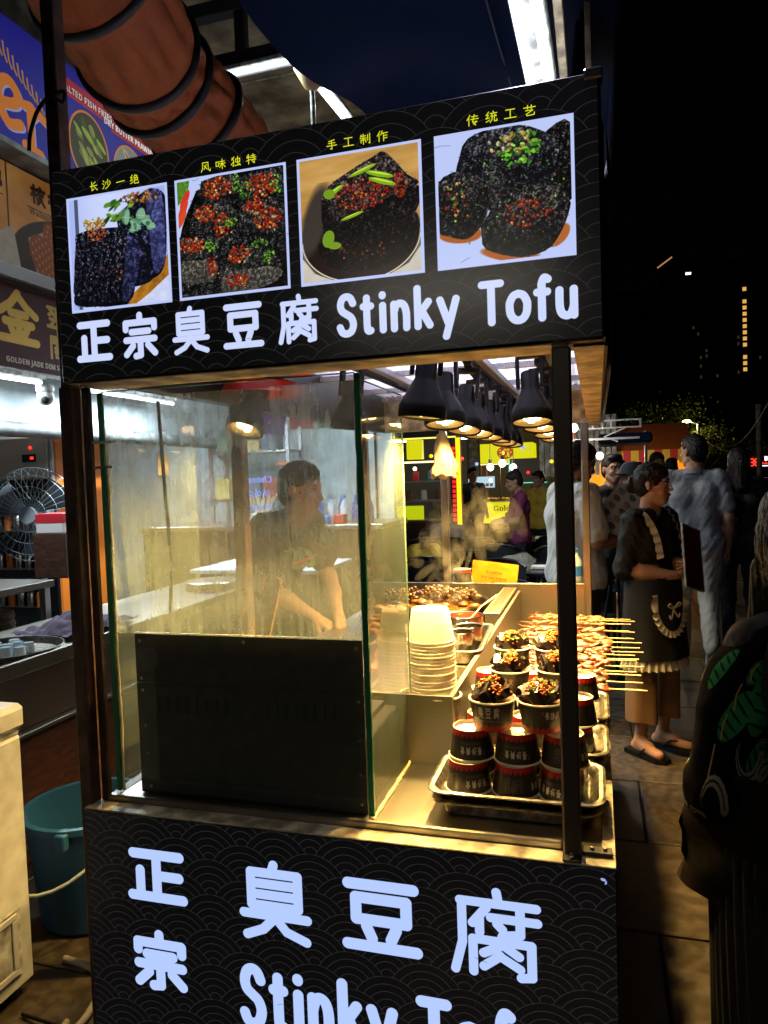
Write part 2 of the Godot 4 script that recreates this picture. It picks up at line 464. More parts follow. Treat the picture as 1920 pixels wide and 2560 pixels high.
# ---------------------------------------------------------------- lettering
var GL := {
	"正": [[.08, .1, .92, .1], [.5, .1, .5, .92], [.5, .5, .9, .5], [.2, .42, .2, .92], [.04, .92, .96, .92]],
	"宗": [[.5, .0, .5, .14], [.08, .32, .08, .17, .92, .17, .92, .32], [.25, .39, .75, .39], [.08, .58, .92, .58], [.5, .58, .5, .95, .36, .97], [.28, .72, .08, .92], [.72, .72, .92, .92]],
	"臭": [[.5, -.02, .46, .1], [.16, .1, .84, .1, .84, .55, .16, .55, .16, .1], [.16, .25, .84, .25], [.16, .4, .84, .4], [.04, .68, .96, .68], [.5, .55, .46, .74, .32, .88, .08, .98], [.5, .7, .66, .88, .94, .98]],
	"豆": [[.06, .06, .94, .06], [.16, .25, .84, .25, .84, .56, .16, .56, .16, .25], [.3, .66, .37, .82], [.7, .66, .63, .82], [.03, .94, .97, .94]],
	"腐": [[.52, -.02, .54, .1], [.1, .12, .96, .12], [.12, .12, .12, .62, .03, .97], [.4, .18, .24, .38], [.32, .3, .32, .48], [.45, .29, .97, .29], [.78, .18, .78, .46, .66, .48], [.52, .36, .58, .42], [.24, .97, .24, .57, .9, .57, .9, .95, .78, .97], [.58, .5, .54, .63, .36, .73], [.6, .62, .76, .72], [.55, .74, .36, .89], [.57, .76, .77, .87]],
	"长": [[.15, .47, .92, .44], [.75, .08, .42, .32], [.34, .05, .35, .92, .58, .78], [.5, .46, .95, .92]],
	"沙": [[.1, .12, .22, .25], [.04, .4, .16, .5], [.06, .92, .24, .62], [.62, .05, .62, .6], [.46, .25, .34, .5], [.78, .22, .92, .42], [.88, .5, .6, .8, .34, .95]],
	"一": [[.06, .52, .94, .46]],
	"绝": [[.3, .05, .1, .3, .28, .32, .08, .6, .35, .55], [.08, .88, .38, .74], [.6, .05, .45, .3], [.58, .15, .8, .15, .72, .32], [.5, .35, .86, .35, .86, .6, .5, .6], [.67, .35, .67, .6], [.5, .35, .5, .9, .93, .9, .93, .75]],
	"风": [[.2, .1, .2, .6, .05, .95], [.2, .1, .75, .1, .78, .8, .95, .95, .97, .75], [.6, .3, .32, .75], [.35, .35, .65, .75]],
	"味": [[.05, .25, .3, .25, .3, .65, .05, .65, .05, .25], [.42, .25, .9, .25], [.38, .45, .97, .45], [.66, .05, .66, .95], [.64, .48, .4, .8], [.68, .48, .95, .8]],
	"独": [[.35, .05, .1, .3], [.15, .1, .3, .4, .28, .9, .18, .85], [.28, .5, .05, .75], [.5, .25, .9, .25, .9, .55, .5, .55, .5, .25], [.7, .05, .7, .85], [.42, .88, .92, .82], [.82, .7, .95, .9]],
	"特": [[.15, .15, .1, .4], [.1, .3, .4, .3], [.25, .05, .25, .95], [.05, .65, .4, .55], [.5, .2, .9, .2], [.7, .05, .7, .38], [.45, .38, .97, .38], [.48, .58, .95, .58], [.8, .42, .8, .9, .7, .85], [.58, .68, .66, .78]],
	"手": [[.75, .08, .25, .18], [.2, .35, .8, .35], [.06, .58, .94, .58], [.5, .15, .52, .9, .38, .85]],
	"工": [[.15, .15, .85, .15], [.5, .15, .5, .85], [.04, .85, .96, .85]],
	"制": [[.15, .1, .08, .3], [.12, .22, .55, .22], [.05, .42, .6, .42], [.33, .05, .33, .95], [.12, .8, .12, .58, .55, .58, .55, .8], [.72, .15, .72, .65], [.9, .05, .9, .92, .8, .88]],
	"作": [[.3, .05, .05, .45], [.2, .3, .2, .95], [.5, .05, .35, .4], [.45, .25, .95, .25], [.6, .25, .6, .95], [.6, .48, .9, .48], [.6, .7, .9, .7]],
	"传": [[.3, .05, .05, .45], [.2, .3, .2, .95], [.42, .2, .9, .2], [.35, .42, .97, .42], [.65, .05, .5, .65, .85, .65, .6, .85], [.55, .75, .75, .95]],
	"统": [[.3, .05, .1, .3, .28, .32, .08, .6, .35, .55], [.08, .88, .38, .74], [.65, .03, .7, .12], [.42, .2, .95, .2], [.62, .22, .48, .45, .9, .42], [.78, .32, .9, .48], [.58, .5, .55, .75, .4, .95], [.75, .5, .75, .88, .95, .88, .95, .72]],
	"艺": [[.05, .25, .95, .25], [.35, .08, .35, .38], [.65, .08, .65, .38], [.2, .5, .75, .5, .25, .8, .3, .92, .85, .9, .88, .72]],
	"長": [[.3, .05, .3, .5], [.3, .05, .8, .05], [.3, .2, .75, .2], [.3, .34, .75, .34], [.05, .5, .95, .5], [.35, .5, .35, .95, .55, .84], [.5, .5, .92, .95], [.8, .6, .6, .72]],
	"美": [[.3, .03, .38, .12], [.7, .03, .62, .12], [.15, .18, .85, .18], [.2, .33, .8, .33], [.08, .48, .92, .48], [.5, .18, .5, .48], [.1, .65, .9, .65], [.5, .55, .45, .7, .1, .95], [.52, .68, .92, .95]],
	"食": [[.5, .02, .05, .35], [.5, .02, .95, .35], [.5, .22, .5, .3], [.28, .35, .72, .35, .72, .65, .28, .65], [.28, .5, .72, .5], [.28, .35, .28, .95, .48, .85], [.8, .68, .6, .78], [.5, .65, .92, .95]],
	"金": [[.5, .02, .3, .24, .02, .42], [.5, .06, .7, .24, .98, .4], [.3, .42, .7, .42], [.14, .6, .86, .6], [.5, .42, .5, .92], [.28, .68, .34, .82], [.74, .66, .64, .82], [.02, .93, .98, .93]],
	"翠": [[.05, .08, .45, .08, .45, .35, .35, .33], [.15, .15, .25, .22], [.1, .34, .3, .25], [.55, .08, .93, .08, .93, .35, .84, .33], [.62, .15, .72, .22], [.58, .34, .78, .25], [.5, .38, .5, .46], [.15, .48, .85, .48], [.35, .52, .2, .68], [.65, .52, .8, .68], [.04, .75, .96, .75], [.5, .6, .5, .99]],
	"閣": [[.1, .05, .1, .98], [.1, .05, .42, .05, .42, .3, .1, .3], [.1, .17, .42, .17], [.58, .3, .58, .05, .9, .05, .9, .95, .8, .92], [.58, .17, .9, .17], [.58, .3, .9, .3], [.45, .38, .3, .55], [.4, .45, .65, .42, .3, .7], [.42, .5, .72, .68], [.35, .72, .65, .72, .65, .92, .35, .92, .35, .72]],
	"核": [[.05, .25, .4, .25], [.22, .05, .22, .95], [.22, .3, .05, .6], [.25, .35, .4, .55], [.65, .03, .7, .1], [.45, .18, .95, .18], [.7, .2, .5, .42, .75, .4], [.85, .35, .45, .75], [.75, .6, .45, .95], [.75, .75, .92, .95]],
	"桃": [[.05, .25, .4, .25], [.22, .05, .22, .95], [.22, .3, .05, .6], [.25, .35, .4, .55], [.6, .05, .58, .6, .4, .95], [.78, .05, .78, .85, .95, .85, .95, .7], [.45, .25, .52, .4], [.42, .65, .56, .55], [.92, .2, .82, .38], [.82, .5, .92, .62]],
	"包": [[.3, .05, .1, .35], [.25, .2, .85, .2, .82, .6, .7, .58], [.2, .4, .6, .4, .6, .6, .25, .6], [.22, .4, .22, .85, .9, .85, .9, .7]],
	"行": [[.3, .05, .08, .3], [.35, .3, .05, .6], [.22, .45, .22, .95], [.5, .2, .92, .2], [.42, .45, .97, .45], [.75, .45, .75, .92, .62, .88]],
	"光": [[.5, .03, .5, .38], [.22, .12, .34, .3], [.78, .12, .66, .3], [.06, .42, .94, .42], [.38, .42, .34, .7, .08, .95], [.62, .42, .62, .88, .92, .88, .92, .72]],
	"临": [[.1, .15, .1, .85], [.26, .05, .26, .95], [.55, .05, .4, .35], [.5, .2, .95, .2], [.42, .5, .95, .5, .95, .92, .42, .92, .42, .5], [.68, .5, .68, .92]],
	# rounded Latin letters, y = 0 cap height, y = 1 base line
	"S": [[.86, .2, .72, .06, .5, .01, .26, .06, .14, .22, .22, .38, .48, .48, .74, .58, .86, .76, .74, .94, .48, 1., .22, .96, .08, .82]],
	"t": [[.42, .1, .42, .84, .52, .97, .72, .97], [.12, .32, .76, .32]],
	"i": [[.5, .34, .5, .98], [.5, .06, .5, .08]],
	"n": [[.12, .34, .12, .98], [.12, .56, .26, .38, .5, .33, .74, .4, .86, .6, .86, .98]],
	"k": [[.14, .0, .14, .98], [.78, .36, .18, .7], [.4, .6, .84, .97]],
	"y": [[.06, .36, .48, .96], [.92, .36, .36, 1.3]],
	"T": [[.02, .04, .98, .04], [.5, .04, .5, .98]],
	"o": [[.5, .34, .26, .39, .1, .54, .08, .66, .12, .82, .28, .95, .5, .99, .72, .95, .88, .82, .92, .66, .9, .54, .74, .39, .5, .34]],
	"f": [[.86, .06, .62, .02, .44, .14, .42, .3, .42, .98], [.1, .36, .8, .36]],
	"u": [[.12, .36, .12, .74, .24, .92, .5, .98, .74, .92, .88, .74], [.88, .36, .88, .98]],
}

func word(im: IM, s: String, at: Vector2, size: Vector2, r: float, k: Color, gap := 1.15) -> void:
	for e in s.length():
		if GL.has(s[e]): im.glyph(GL[s[e]], at + Vector2(size.x * gap * e, 0), size, r, k)

const LATIN := {"S": .54, "t": .36, "i": .16, "n": .5, "k": .5, "y": .54, " ": .36, "T": .56, "o": .6, "f": .4, "u": .52}

func latin(im: IM, s: String, x: float, y: float, h: float, width: float, r: float, k: Color) -> void:
	var total := 0.0
	for e in s.length(): total += LATIN[s[e]] + 0.2
	var q := width / (total - 0.2)
	for e in s.length():
		var ch := s[e]
		if GL.has(ch):
			var st := []
			for l in GL[ch]: st.append(smooth(l, 5) if l.size() > 6 else l)
			im.glyph(st, Vector2(x, y), Vector2(LATIN[ch] * q, h), r, k)
		x += (LATIN[ch] + 0.2) * q

# overlapping wave scales in thin lines; one tile, then laid all over
func waves(w: int, h: int, R: float, rings: int, line: Color, back: Color) -> Image:
	var tw := int(R * 2.0); var th := int(R)
	var t := Image.create(tw, th, false, Image.FORMAT_RGBA8)
	var row := th / 2.0
	for y in th:
		for x in tw:
			var k := 0.0
			var hit := false
			var j := int(floor((y + R) / row))
			while j >= int(floor(y / row)) - 1 and not hit:
				var cy := j * row
				var ox := (R if posmod(j, 2) == 1 else 0.0)
				for cx in [ox - 2.0 * R, ox, ox + 2.0 * R]:
					var q := Vector2(x + 0.5 - cx, y + 0.5 - cy).length()
					if q <= R + 0.8:
						hit = true
						var s := R / rings
						var e := fposmod(q + s * 0.5, s) - s * 0.5
						if q > s * 0.6: k = clampf(1.45 - absf(e), 0.0, 1.0)
						break
				j -= 1
			t.set_pixel(x, y, back.lerp(line, k))
	var im := Image.create(w, h, false, Image.FORMAT_RGBA8)
	for y in range(0, h, th):
		for x in range(0, w, tw): im.blit_rect(t, Rect2i(0, 0, tw, th), Vector2i(x, y))
	return im

var NB := PackedByteArray()
var NB2 := PackedByteArray()

func crumbs(im: IM, at: Vector2, spread: Vector2, count: int, r0: float, r1: float, pal: Array) -> void:
	for e in count:
		var a := rng.randf() * TAU
		var q := sqrt(rng.randf())
		var p := at + Vector2(cos(a) * spread.x, sin(a) * spread.y) * q
		var r := rng.randf_range(r0 * .7, r1)
		var k: Color = pal[rng.randi() % pal.size()]
		im.oval(p + Vector2(0.6, 1.4), r * 1.1, r * rng.randf_range(.6, 1.), k.darkened(.55), rng.randf() * 3.0)
		im.oval(p, r, r * rng.randf_range(.35, .9), k.lerp(k.darkened(.5), rng.randf() * .8), rng.randf() * 3.0)
		if rng.randf() < .4: im.oval(p - Vector2(r, r) * .3, r * .3, r * .22, k.lightened(.4))

func P2(a: Array, at: Vector2, s: float) -> Array:
	var o := []
	for e in range(0, a.size(), 2): o.append(at + Vector2(a[e], a[e + 1]) * s)
	return o

const RED := [Color(.72, .16, .08), Color(.85, .3, .1), Color(.6, .1, .08), Color(.93, .5, .18), Color(.8, .22, .12)]
const GRN := [Color(.3, .6, .12), Color(.48, .78, .2), Color(.2, .45, .1), Color(.66, .85, .35)]

func tofu_face(im: IM, a: Array, o: Vector2, s: float, lo: String, hi: String, sc := 1.6, pw := 3.0) -> void:
	var fl := a + [a[0], a[1]]
	var sm := smooth(fl, 4)
	var p := []
	for e in range(0, sm.size(), 2): p.append(o + Vector2(sm[e], sm[e + 1]) * s + Vector2(rng.randfn(), rng.randfn()) * 1.2)
	im.crust(p, S(lo), S(hi), NB, sc * .3, pw, rng.randi() % 200)
	# broken glints along the crust's edges
	for e in p.size():
		var q: Vector2 = p[e]
		var w: Vector2 = p[(e + 1) % p.size()]
		for k in int(q.distance_to(w) / 7.):
			if rng.randf() < .25:
				var c := q.lerp(w, rng.randf()) + Vector2(rng.randfn(), rng.randfn()) * 2.5
				im.oval(c, rng.randf_range(1., 3.4), rng.randf_range(.7, 1.6), S(hi).lerp(S(lo), rng.randf_range(.1, .7)), rng.randf() * 3.)
	for k in int(s * .07):
		var c: Vector2 = p[rng.randi() % p.size()].lerp(p[rng.randi() % p.size()], rng.randf()).lerp(p[rng.randi() % p.size()], rng.randf() * .6)
		im.oval(c, rng.randf_range(2., 8.), rng.randf_range(1., 2.), S(hi).lerp(S(lo), rng.randf_range(.3, .9)), rng.randf_range(-.6, .3), 2.)

func food_photo(im: IM, o: Vector2, s: float, which: int) -> void:
	var white := Color(.74, .79, .98)
	im.rect(o.x, o.y, o.x + s, o.y + s, white)
	var b := s * .022
	var i := o + Vector2(b, b)
	var q := s - 2 * b
	var sub := IM.new(int(q), int(q), Color(.74, .79, .97))
	match which:
		0:
			for y in sub.h:
				for x in sub.w:
					var t := float(x) / sub.w
					sub.px(x, y, Color(.62, .68, .9).lerp(Color(.8, .84, 1.), absf(sin(t * 3. + .3))), 1.)
			sub.rect(0, 0, q * .06, q, Color(.66, .72, .95))
			sub.rect(q * .06, 0, q * .1, q, Color(.3, .34, .42))
			sub.poly(P2([.5, 1., .7, .86, 1., .6, 1., 1.], Vector2.ZERO, q), S("7d4a12"), S("c98a2a"), NB, .5)
			sub.poly(P2([.66, 1., .8, .92, 1., .78, 1., 1.], Vector2.ZERO, q), S("b9c2e8"), S("dfe4ff"), NB, .5)
			tofu_face(sub, [.5, .2, .8, .02, .97, .05, 1., .2, .97, .65, .85, .8, .6, .8], Vector2.ZERO, q, "0c0c16", "8f95c8", 1.2, 3.4)
			tofu_face(sub, [.8, .06, .96, .06, .97, .6, .86, .72], Vector2.ZERO, q, "23264a", "6a70b0", .9, 1.6)
			tofu_face(sub, [.05, .4, .1, .3, .5, .3, .66, .36, .72, .5, .66, .8, .58, .98, .2, .96, .02, .88, .03, .6], Vector2.ZERO, q, "07070d", "a6abd0", 2.6, 3.2)
			tofu_face(sub, [.6, .36, .72, .5, .68, .76, .58, .97, .52, .96], Vector2.ZERO, q, "14152a", "5d639c", 1.6, 2.0)
			tofu_face(sub, [.02, .86, .2, .95, .56, .97, .5, 1., .04, .96], Vector2.ZERO, q, "050508", "151520", 1., 1.)
			for e in 26: sub.oval(Vector2(rng.randf_range(.38, .68), rng.randf_range(.08, .24)) * q, rng.randf_range(6, 24), rng.randf_range(4, 10), [Color(.2, .36, .08), Color(.34, .54, .14), Color(.12, .24, .06), Color(.5, .66, .24)][e % 4], rng.randf_range(-1., .4), 3.)
			crumbs(sub, Vector2(.74, .07) * q, Vector2(.2, .05) * q, 60, 3, 8, [Color(.85, .6, .2), Color(.3, .2, .15), Color(.8, .4, .2)])
			crumbs(sub, Vector2(.26, .24) * q, Vector2(.12, .05) * q, 40, 4, 9, [Color(.9, .72, .25), Color(.95, .85, .5), Color(.85, .6, .2)])
			for e in [[.6, .22, .05, .08, .3], [.7, .3, .045, .08, -.7], [.8, .28, .06, .04, .2], [.74, .22, .05, .06, .9], [.84, .33, .04, .03, .4], [.66, .34, .03, .05, .2]]:
				for g in 5: sub.oval(Vector2(e[0] + rng.randf_range(-.02, .02), e[1] + rng.randf_range(-.02, .02)) * q, e[2] * q * rng.randf_range(.4, .9), e[3] * q * rng.randf_range(.4, .9), Color(.22, .4, .28).lerp(Color(.56, .74, .62), g / 5.), e[4] + rng.randf_range(-.5, .5), 3.)
				sub.line([Vector2(e[0] - .04, e[1]) * q, Vector2(e[0] + .05, e[1] + .02) * q], 1.2, Color(.6, .78, .66))
			crumbs(sub, Vector2(.28, .33) * q, Vector2(.1, .07) * q, 70, 2.5, 5, [Color(.85, .35, .15), Color(.9, .5, .25), Color(.7, .25, .15)])
			crumbs(sub, Vector2(.36, .6) * q, Vector2(.3, .32) * q, 26, 2, 5, [Color(.8, .45, .15), Color(.75, .7, .3), Color(.6, .25, .15)])
		1:
			sub.poly(P2([0, 0, .12, 0, .1, .12, 0, .2], Vector2.ZERO, q), S("1e4a12"), S("7fb83a"), NB, 2.)
			for e in 3: sub.oval(Vector2(.07 - .02 * e, .16 + .08 * e) * q, .03 * q, .09 * q, Color(.82, .2 + .05 * e, .15), .5)
			tofu_face(sub, [.18, .1, .6, .0, 1., .0, 1., 1., .0, 1., .0, .5], Vector2.ZERO, q, "040404", "2c2826", 1.6, 2.)
			for e in [[.24, .02, .56, .0, .58, .22, .42, .26, .22, .2], [.6, .04, 1., .02, 1., .3, .66, .3, .58, .2], [.16, .24, .5, .24, .56, .5, .36, .58, .12, .48], [.6, .28, 1., .3, 1., .72, .66, .68, .58, .45], [0, .48, .36, .52, .36, .72, .3, .88, 0, .86], [.42, .74, .56, .62, .9, .72, .93, .86, .84, .97, .4, 1.], [0, .84, .3, .88, .26, 1., 0, 1.], [.3, .6, .46, .4, .6, .6, .5, .72, .4, 1., .28, 1.]]:
				tofu_face(sub, e, Vector2.ZERO, q, "0a0a0b", "9a9a96", 2.4, 2.8)
			for e in [[.02, .68, .34, .72, .3, .88, 0, .86], [.44, .78, .93, .84, .84, .97, .4, 1.]]: tofu_face(sub, e, Vector2.ZERO, q, "2a2824", "a8a294", 3., 2.)
			for e in [[.25, .03, .55, .01, .57, .14, .3, .17], [.6, .05, .98, .03, .98, .2, .66, .22], [.17, .25, .48, .25, .53, .4, .22, .43], [.62, .3, .98, .32, .98, .5, .66, .5], [.01, .5, .35, .53, .35, .63, .02, .66], [.45, .75, .57, .64, .88, .73, .9, .8, .5, .82]]: tofu_face(sub, e, Vector2.ZERO, q, "101010", "8c8a84", 2., 2.2)
			for e in [[.38, .1, .13, .09, 120], [.26, .3, .1, .07, 80], [.42, .42, .08, .12, 80], [.12, .55, .12, .07, 90], [.8, .14, .14, .1, 120], [.84, .42, .12, .09, 110], [.72, .3, .1, .06, 60], [.55, .68, .1, .07, 70], [.54, .9, .1, .06, 60], [.3, .76, .05, .08, 30]]:
				crumbs(sub, Vector2(e[0], e[1]) * q, Vector2(e[2], e[3]) * q, e[4], 3, 6.5, RED)
				crumbs(sub, Vector2(e[0] + .03, e[1] + .02) * q, Vector2(e[2], e[3]) * q, e[4] / 10, 3, 6, [Color(.9, .75, .4), Color(.95, .85, .6)])
			for e in [[.56, .08, .03, .08], [.64, .16, .06, .08], [.94, .14, .06, .1], [.3, .58, .06, .05], [.76, .62, .08, .04], [.84, .74, .05, .06], [.5, .4, .06, .04]]: crumbs(sub, Vector2(e[0], e[1]) * q, Vector2(e[2], e[3]) * q, 26, 3, 6, GRN)
		2:
			for y in sub.h:
				for x in sub.w:
					var t := NB2[(int(y * .5) & 255) * 256 + (int(x * .12) & 255)] / 255.
					sub.px(x, y, S("8a5a22").lerp(S("e0b468"), clampf(t * .7 + .4 - .5 * float(y) / sub.h, 0., 1.)), 1.)
			sub.oval(Vector2(.5, .72) * q, .52 * q, .44 * q, S("5d5a58"), 0., 3.)
			sub.oval(Vector2(.5, .68) * q, .49 * q, .35 * q, S("1c0f0a"), 0., 2.)
			sub.oval(Vector2(.12, .5) * q, .1 * q, .3 * q, S("3b342f"), .3, 18.)
			for l in [[.36, 5., "8a7c66"], [.372, 2., "2a211c"], [.35, 1.5, "e8dcc4"]]:
				for e in 60:
					var a0 := PI * e / 60.; var a1 := PI * (e + 1) / 60.
					sub.seg(Vector2(.5 + .5 * cos(a0), .68 + l[0] * sin(a0)) * q, Vector2(.5 + .5 * cos(a1), .68 + l[0] * sin(a1)) * q, l[1], S(l[2]))
			sub.poly(P2([0, .8, .1, .93, .3, 1.02, .5, 1.05, .5, 1.2, 0, 1.2], Vector2.ZERO, q), S("b9b2a4"), S("e6e0d4"), NB2, .6)
			sub.poly(P2([1, .8, .9, .93, .7, 1.02, .5, 1.05, .5, 1.2, 1, 1.2], Vector2.ZERO, q), S("b9b2a4"), S("d8d2c4"), NB2, .6)
			tofu_face(sub, [.14, .7, .3, .6, .92, .5, .96, .8, .7, .93, .4, .94, .2, .86], Vector2.ZERO, q, "070505", "5a4638", 2., 3.6)
			tofu_face(sub, [.18, .34, .3, .2, .62, .06, .74, .04, .9, .24, .96, .34, .32, .58], Vector2.ZERO, q, "0d0b0d", "b6a4a0", 2.6, 2.8)
			tofu_face(sub, [.3, .56, .96, .33, .97, .52, .8, .6, .34, .72], Vector2.ZERO, q, "060405", "6a5a58", 2.2, 3.4)
			tofu_face(sub, [.18, .34, .32, .57, .35, .72, .2, .62], Vector2.ZERO, q, "0a0808", "4a3c38", 2., 3.)
			tofu_face(sub, [.22, .34, .34, .2, .62, .08, .74, .07, .88, .24, .9, .32, .36, .5], Vector2.ZERO, q, "140e0f", "a08c88", 1.8, 2.2)
			crumbs(sub, Vector2(.52, .34) * q, Vector2(.24, .12) * q, 150, 3, 6, RED)
			crumbs(sub, Vector2(.84, .3) * q, Vector2(.06, .1) * q, 40, 3, 6, RED)
			for e in [[.68, .2, .12, .022, .3], [.7, .26, .12, .022, .35], [.54, .15, .12, .018, -.3], [.44, .5, .1, .014, -.25], [.3, .28, .08, .02, -.5]]:
				sub.oval(Vector2(e[0], e[1]) * q, e[2] * q, e[3] * q, Color(.5, .68, .1), e[4])
				sub.oval(Vector2(e[0], e[1] - .008) * q, e[2] * .8 * q, e[3] * .3 * q, Color(.8, .9, .3), e[4])
			for e in [[.25, .3, .05, .04, .2], [.23, .66, .05, .07, .3], [.28, .72, .06, .03, .1]]: sub.oval(Vector2(e[0], e[1]) * q, e[2] * q, e[3] * q, Color(.45, .6, .12), e[4])
			crumbs(sub, Vector2(.55, .78) * q, Vector2(.28, .08) * q, 30, 2, 4, [Color(.5, .2, .1), Color(.7, .4, .2)])
		3:
			sub.oval(Vector2(.16, .76) * q, .17 * q, .07 * q, S("a8581c"), .1, 4.)
			sub.oval(Vector2(.55, .97) * q, .24 * q, .05 * q, S("a8581c"), .25, 4.)
			sub.oval(Vector2(.9, .86) * q, .1 * q, .06 * q, S("b0622a"), -.8, 4.)
			tofu_face(sub, [.8, .1, 1., .04, 1., .6, .84, .5, .78, .3], Vector2.ZERO, q, "060606", "8a8078", 2.2, 3.2)
			tofu_face(sub, [.14, .28, .24, .04, .5, .0, .7, .02, .9, .16, .92, .3, .8, .5, .6, .6, .42, .62, .2, .5], Vector2.ZERO, q, "07070a", "9aa0a8", 2.4, 3.)
			tofu_face(sub, [.34, .32, .42, .2, .54, .5, .48, .62, .36, .52], Vector2.ZERO, q, "101012", "aaa8a4", 2.6, 2.6)
			tofu_face(sub, [.0, .34, .12, .28, .34, .36, .4, .5, .34, .7, .22, .8, .06, .76, 0, .7], Vector2.ZERO, q, "060607", "948c88", 2.4, 3.)
			tofu_face(sub, [.32, .72, .5, .52, .86, .46, .98, .6, .96, .74, .84, .94, .62, .99, .36, .9], Vector2.ZERO, q, "080809", "a09890", 2.4, 3.)
			tofu_face(sub, [.34, .78, .6, .84, .88, .78, .84, .94, .62, .99, .36, .9], Vector2.ZERO, q, "050506", "4a4642", 2., 2.8)
			tofu_face(sub, [.22, .1, .4, .01, .66, .02, .9, .17, .62, .3, .34, .24], Vector2.ZERO, q, "0e0e12", "8a8c94", 2., 2.2)
			tofu_face(sub, [.01, .36, .14, .29, .33, .37, .26, .5, .05, .48], Vector2.ZERO, q, "0e0e10", "8a8480", 2., 2.2)
			tofu_face(sub, [.36, .7, .52, .54, .84, .48, .95, .6, .72, .74, .48, .79], Vector2.ZERO, q, "0f0e0f", "908880", 2., 2.2)
			crumbs(sub, Vector2(.62, .16) * q, Vector2(.16, .12) * q, 70, 4, 9, GRN)
			crumbs(sub, Vector2(.56, .12) * q, Vector2(.18, .08) * q, 30, 4, 9, [Color(.9, .8, .5), Color(.95, .9, .75), Color(.85, .65, .3)])
			for e in 14:
				var p := Vector2(rng.randf_range(.5, .76), rng.randf_range(.12, .3)) * q
				sub.seg(p, p + Vector2(rng.randf_range(4, 12), rng.randf_range(-10, 6)), 4., GRN[e % 4])
			crumbs(sub, Vector2(.68, .66) * q, Vector2(.2, .1) * q, 70, 2.5, 5.5, RED)
			crumbs(sub, Vector2(.14, .48) * q, Vector2(.1, .14) * q, 36, 2.5, 6, [Color(.9, .7, .4), Color(.5, .7, .2), Color(.75, .25, .12)])
			crumbs(sub, Vector2(.5, .5) * q, Vector2(.45, .42) * q, 50, 2, 4.5, GRN + [Color(.7, .2, .1), Color(.8, .5, .2)])
	# the print is softer than the strokes it is painted with
	var soft := sub.picture()
	soft.resize(sub.w * 5 / 9, sub.h * 5 / 9, Image.INTERPOLATE_LANCZOS)
	soft.resize(sub.w, sub.h, Image.INTERPOLATE_CUBIC)
	sub.d = soft.get_data()
	for y in sub.h:
		for x in sub.w:
			var e := (y * sub.w + x) * 4
			var k := ((int(i.y) + y) * im.w + int(i.x) + x) * 4
			im.d[k] = sub.d[e]; im.d[k + 1] = sub.d[e + 1]; im.d[k + 2] = sub.d[e + 2]

func print_sign() -> ImageTexture:
	var im := IM.new(2, 2, Color.BLACK)
	im.w = 2048; im.h = 826
	im.d = waves(2048, 826, 170., 4, Color(.2, .2, .205), Color(.035, .033, .038)).get_data()
	var sc := 2048. / 1.2214
	var xx := func(x): return (x + 1.2214) * sc
	var yy := func(y): return (2.3063 - y) * sc
	var lx := [-1.1855, -.8985, -.606, -.3115]
	for e in 4: food_photo(im, Vector2(xx.call(lx[e]), yy.call(2.2395)), .268 * sc, e)
	var ink := Color(.8, .85, 1.)
	var tx := [-1.18, -1.056, -.926, -.797, -.667]
	for e in 5: im.glyph(GL["正宗臭豆腐"[e]], Vector2(xx.call(tx[e] + .006), yy.call(1.951)), Vector2(.089, .096) * sc, [.0085, .0078, .0062, .0074, .0056][e] * sc, ink)
	latin(im, "Stinky", xx.call(-.526), yy.call(1.941), .078 * sc, .252 * sc, .0078 * sc, ink)
	latin(im, "Tofu", xx.call(-.226), yy.call(1.937), .08 * sc, .18 * sc, .0078 * sc, ink)
	var yel := Color(.9, .92, .12)
	var ys := ["长沙一绝", "风味独特", "手工制作", "传统工艺"]
	var yx := [-1.122, -.832, -.539, -.246]
	for e in 4:
		for c in 4: im.glyph(GL[ys[e][c]], Vector2(xx.call(yx[e] + c * .0365), yy.call(2.2695)), Vector2(.024, .0225) * sc, 1.7, yel)
	wear(im)
	return im.tex()

func print_panel() -> ImageTexture:
	var im := IM.new(2, 2, Color.BLACK)
	im.w = 2048; im.h = 924
	im.d = waves(2048, 924, 140., 5, Color(.2, .2, .205), Color(.035, .033, .038)).get_data()
	var sc := 2048. / 1.2214
	var at := func(x, y): return Vector2((x + 1.2214) * sc, (.8 - y) * sc)
	var ink := Color(.7, .79, 1.)
	var r := .0128 * sc
	for e in [["正", -1.116, .735, .173, .15, .0125], ["宗", -1.114, .528, .165, .155, .0125], ["臭", -.823, .73, .19, .19, .0112], ["豆", -.575, .728, .19, .18, .0128], ["腐", -.336, .732, .2, .195, .0098]]:
		var rr: float = e[5]
		im.glyph(GL[e[0]], at.call(e[1] + rr, e[2] - rr), Vector2(e[3] - 2 * rr, e[4] - 2 * rr) * sc, rr * sc, ink)
	latin(im, "Stinky", at.call(-.818, 0).x, at.call(0, .474).y, .13 * sc, .36 * sc, r, ink)
	latin(im, "Tofu", at.call(-.398, 0).x, at.call(0, .472).y, .13 * sc, .262 * sc, r, ink)
	im.oval(Vector2(2010, 34), 9, 5, Color(.6, .66, .9), .3)
	im.oval(Vector2(2018, 44), 3, 7, Color(.6, .66, .9), .3)
	wear(im)
	return im.tex()

# pin holes, scratches and smears in the printed film
func wear(im: IM) -> void:
	for e in 90: im.oval(Vector2(rng.randf() * im.w, rng.randf() * im.h), rng.randf_range(.5, 1.6), rng.randf_range(.5, 1.4), Color(.4, .42, .48, rng.randf_range(.2, .8)))
	for e in 22:
		var p := Vector2(rng.randf() * im.w, rng.randf() * im.h)
		var q := p + Vector2(rng.randf_range(-60, 60), rng.randf_range(-14, 14))
		im.line([p, p.lerp(q, .5) + Vector2(0, rng.randf_range(-4, 4)), q], .5, Color(.16, .16, .18))

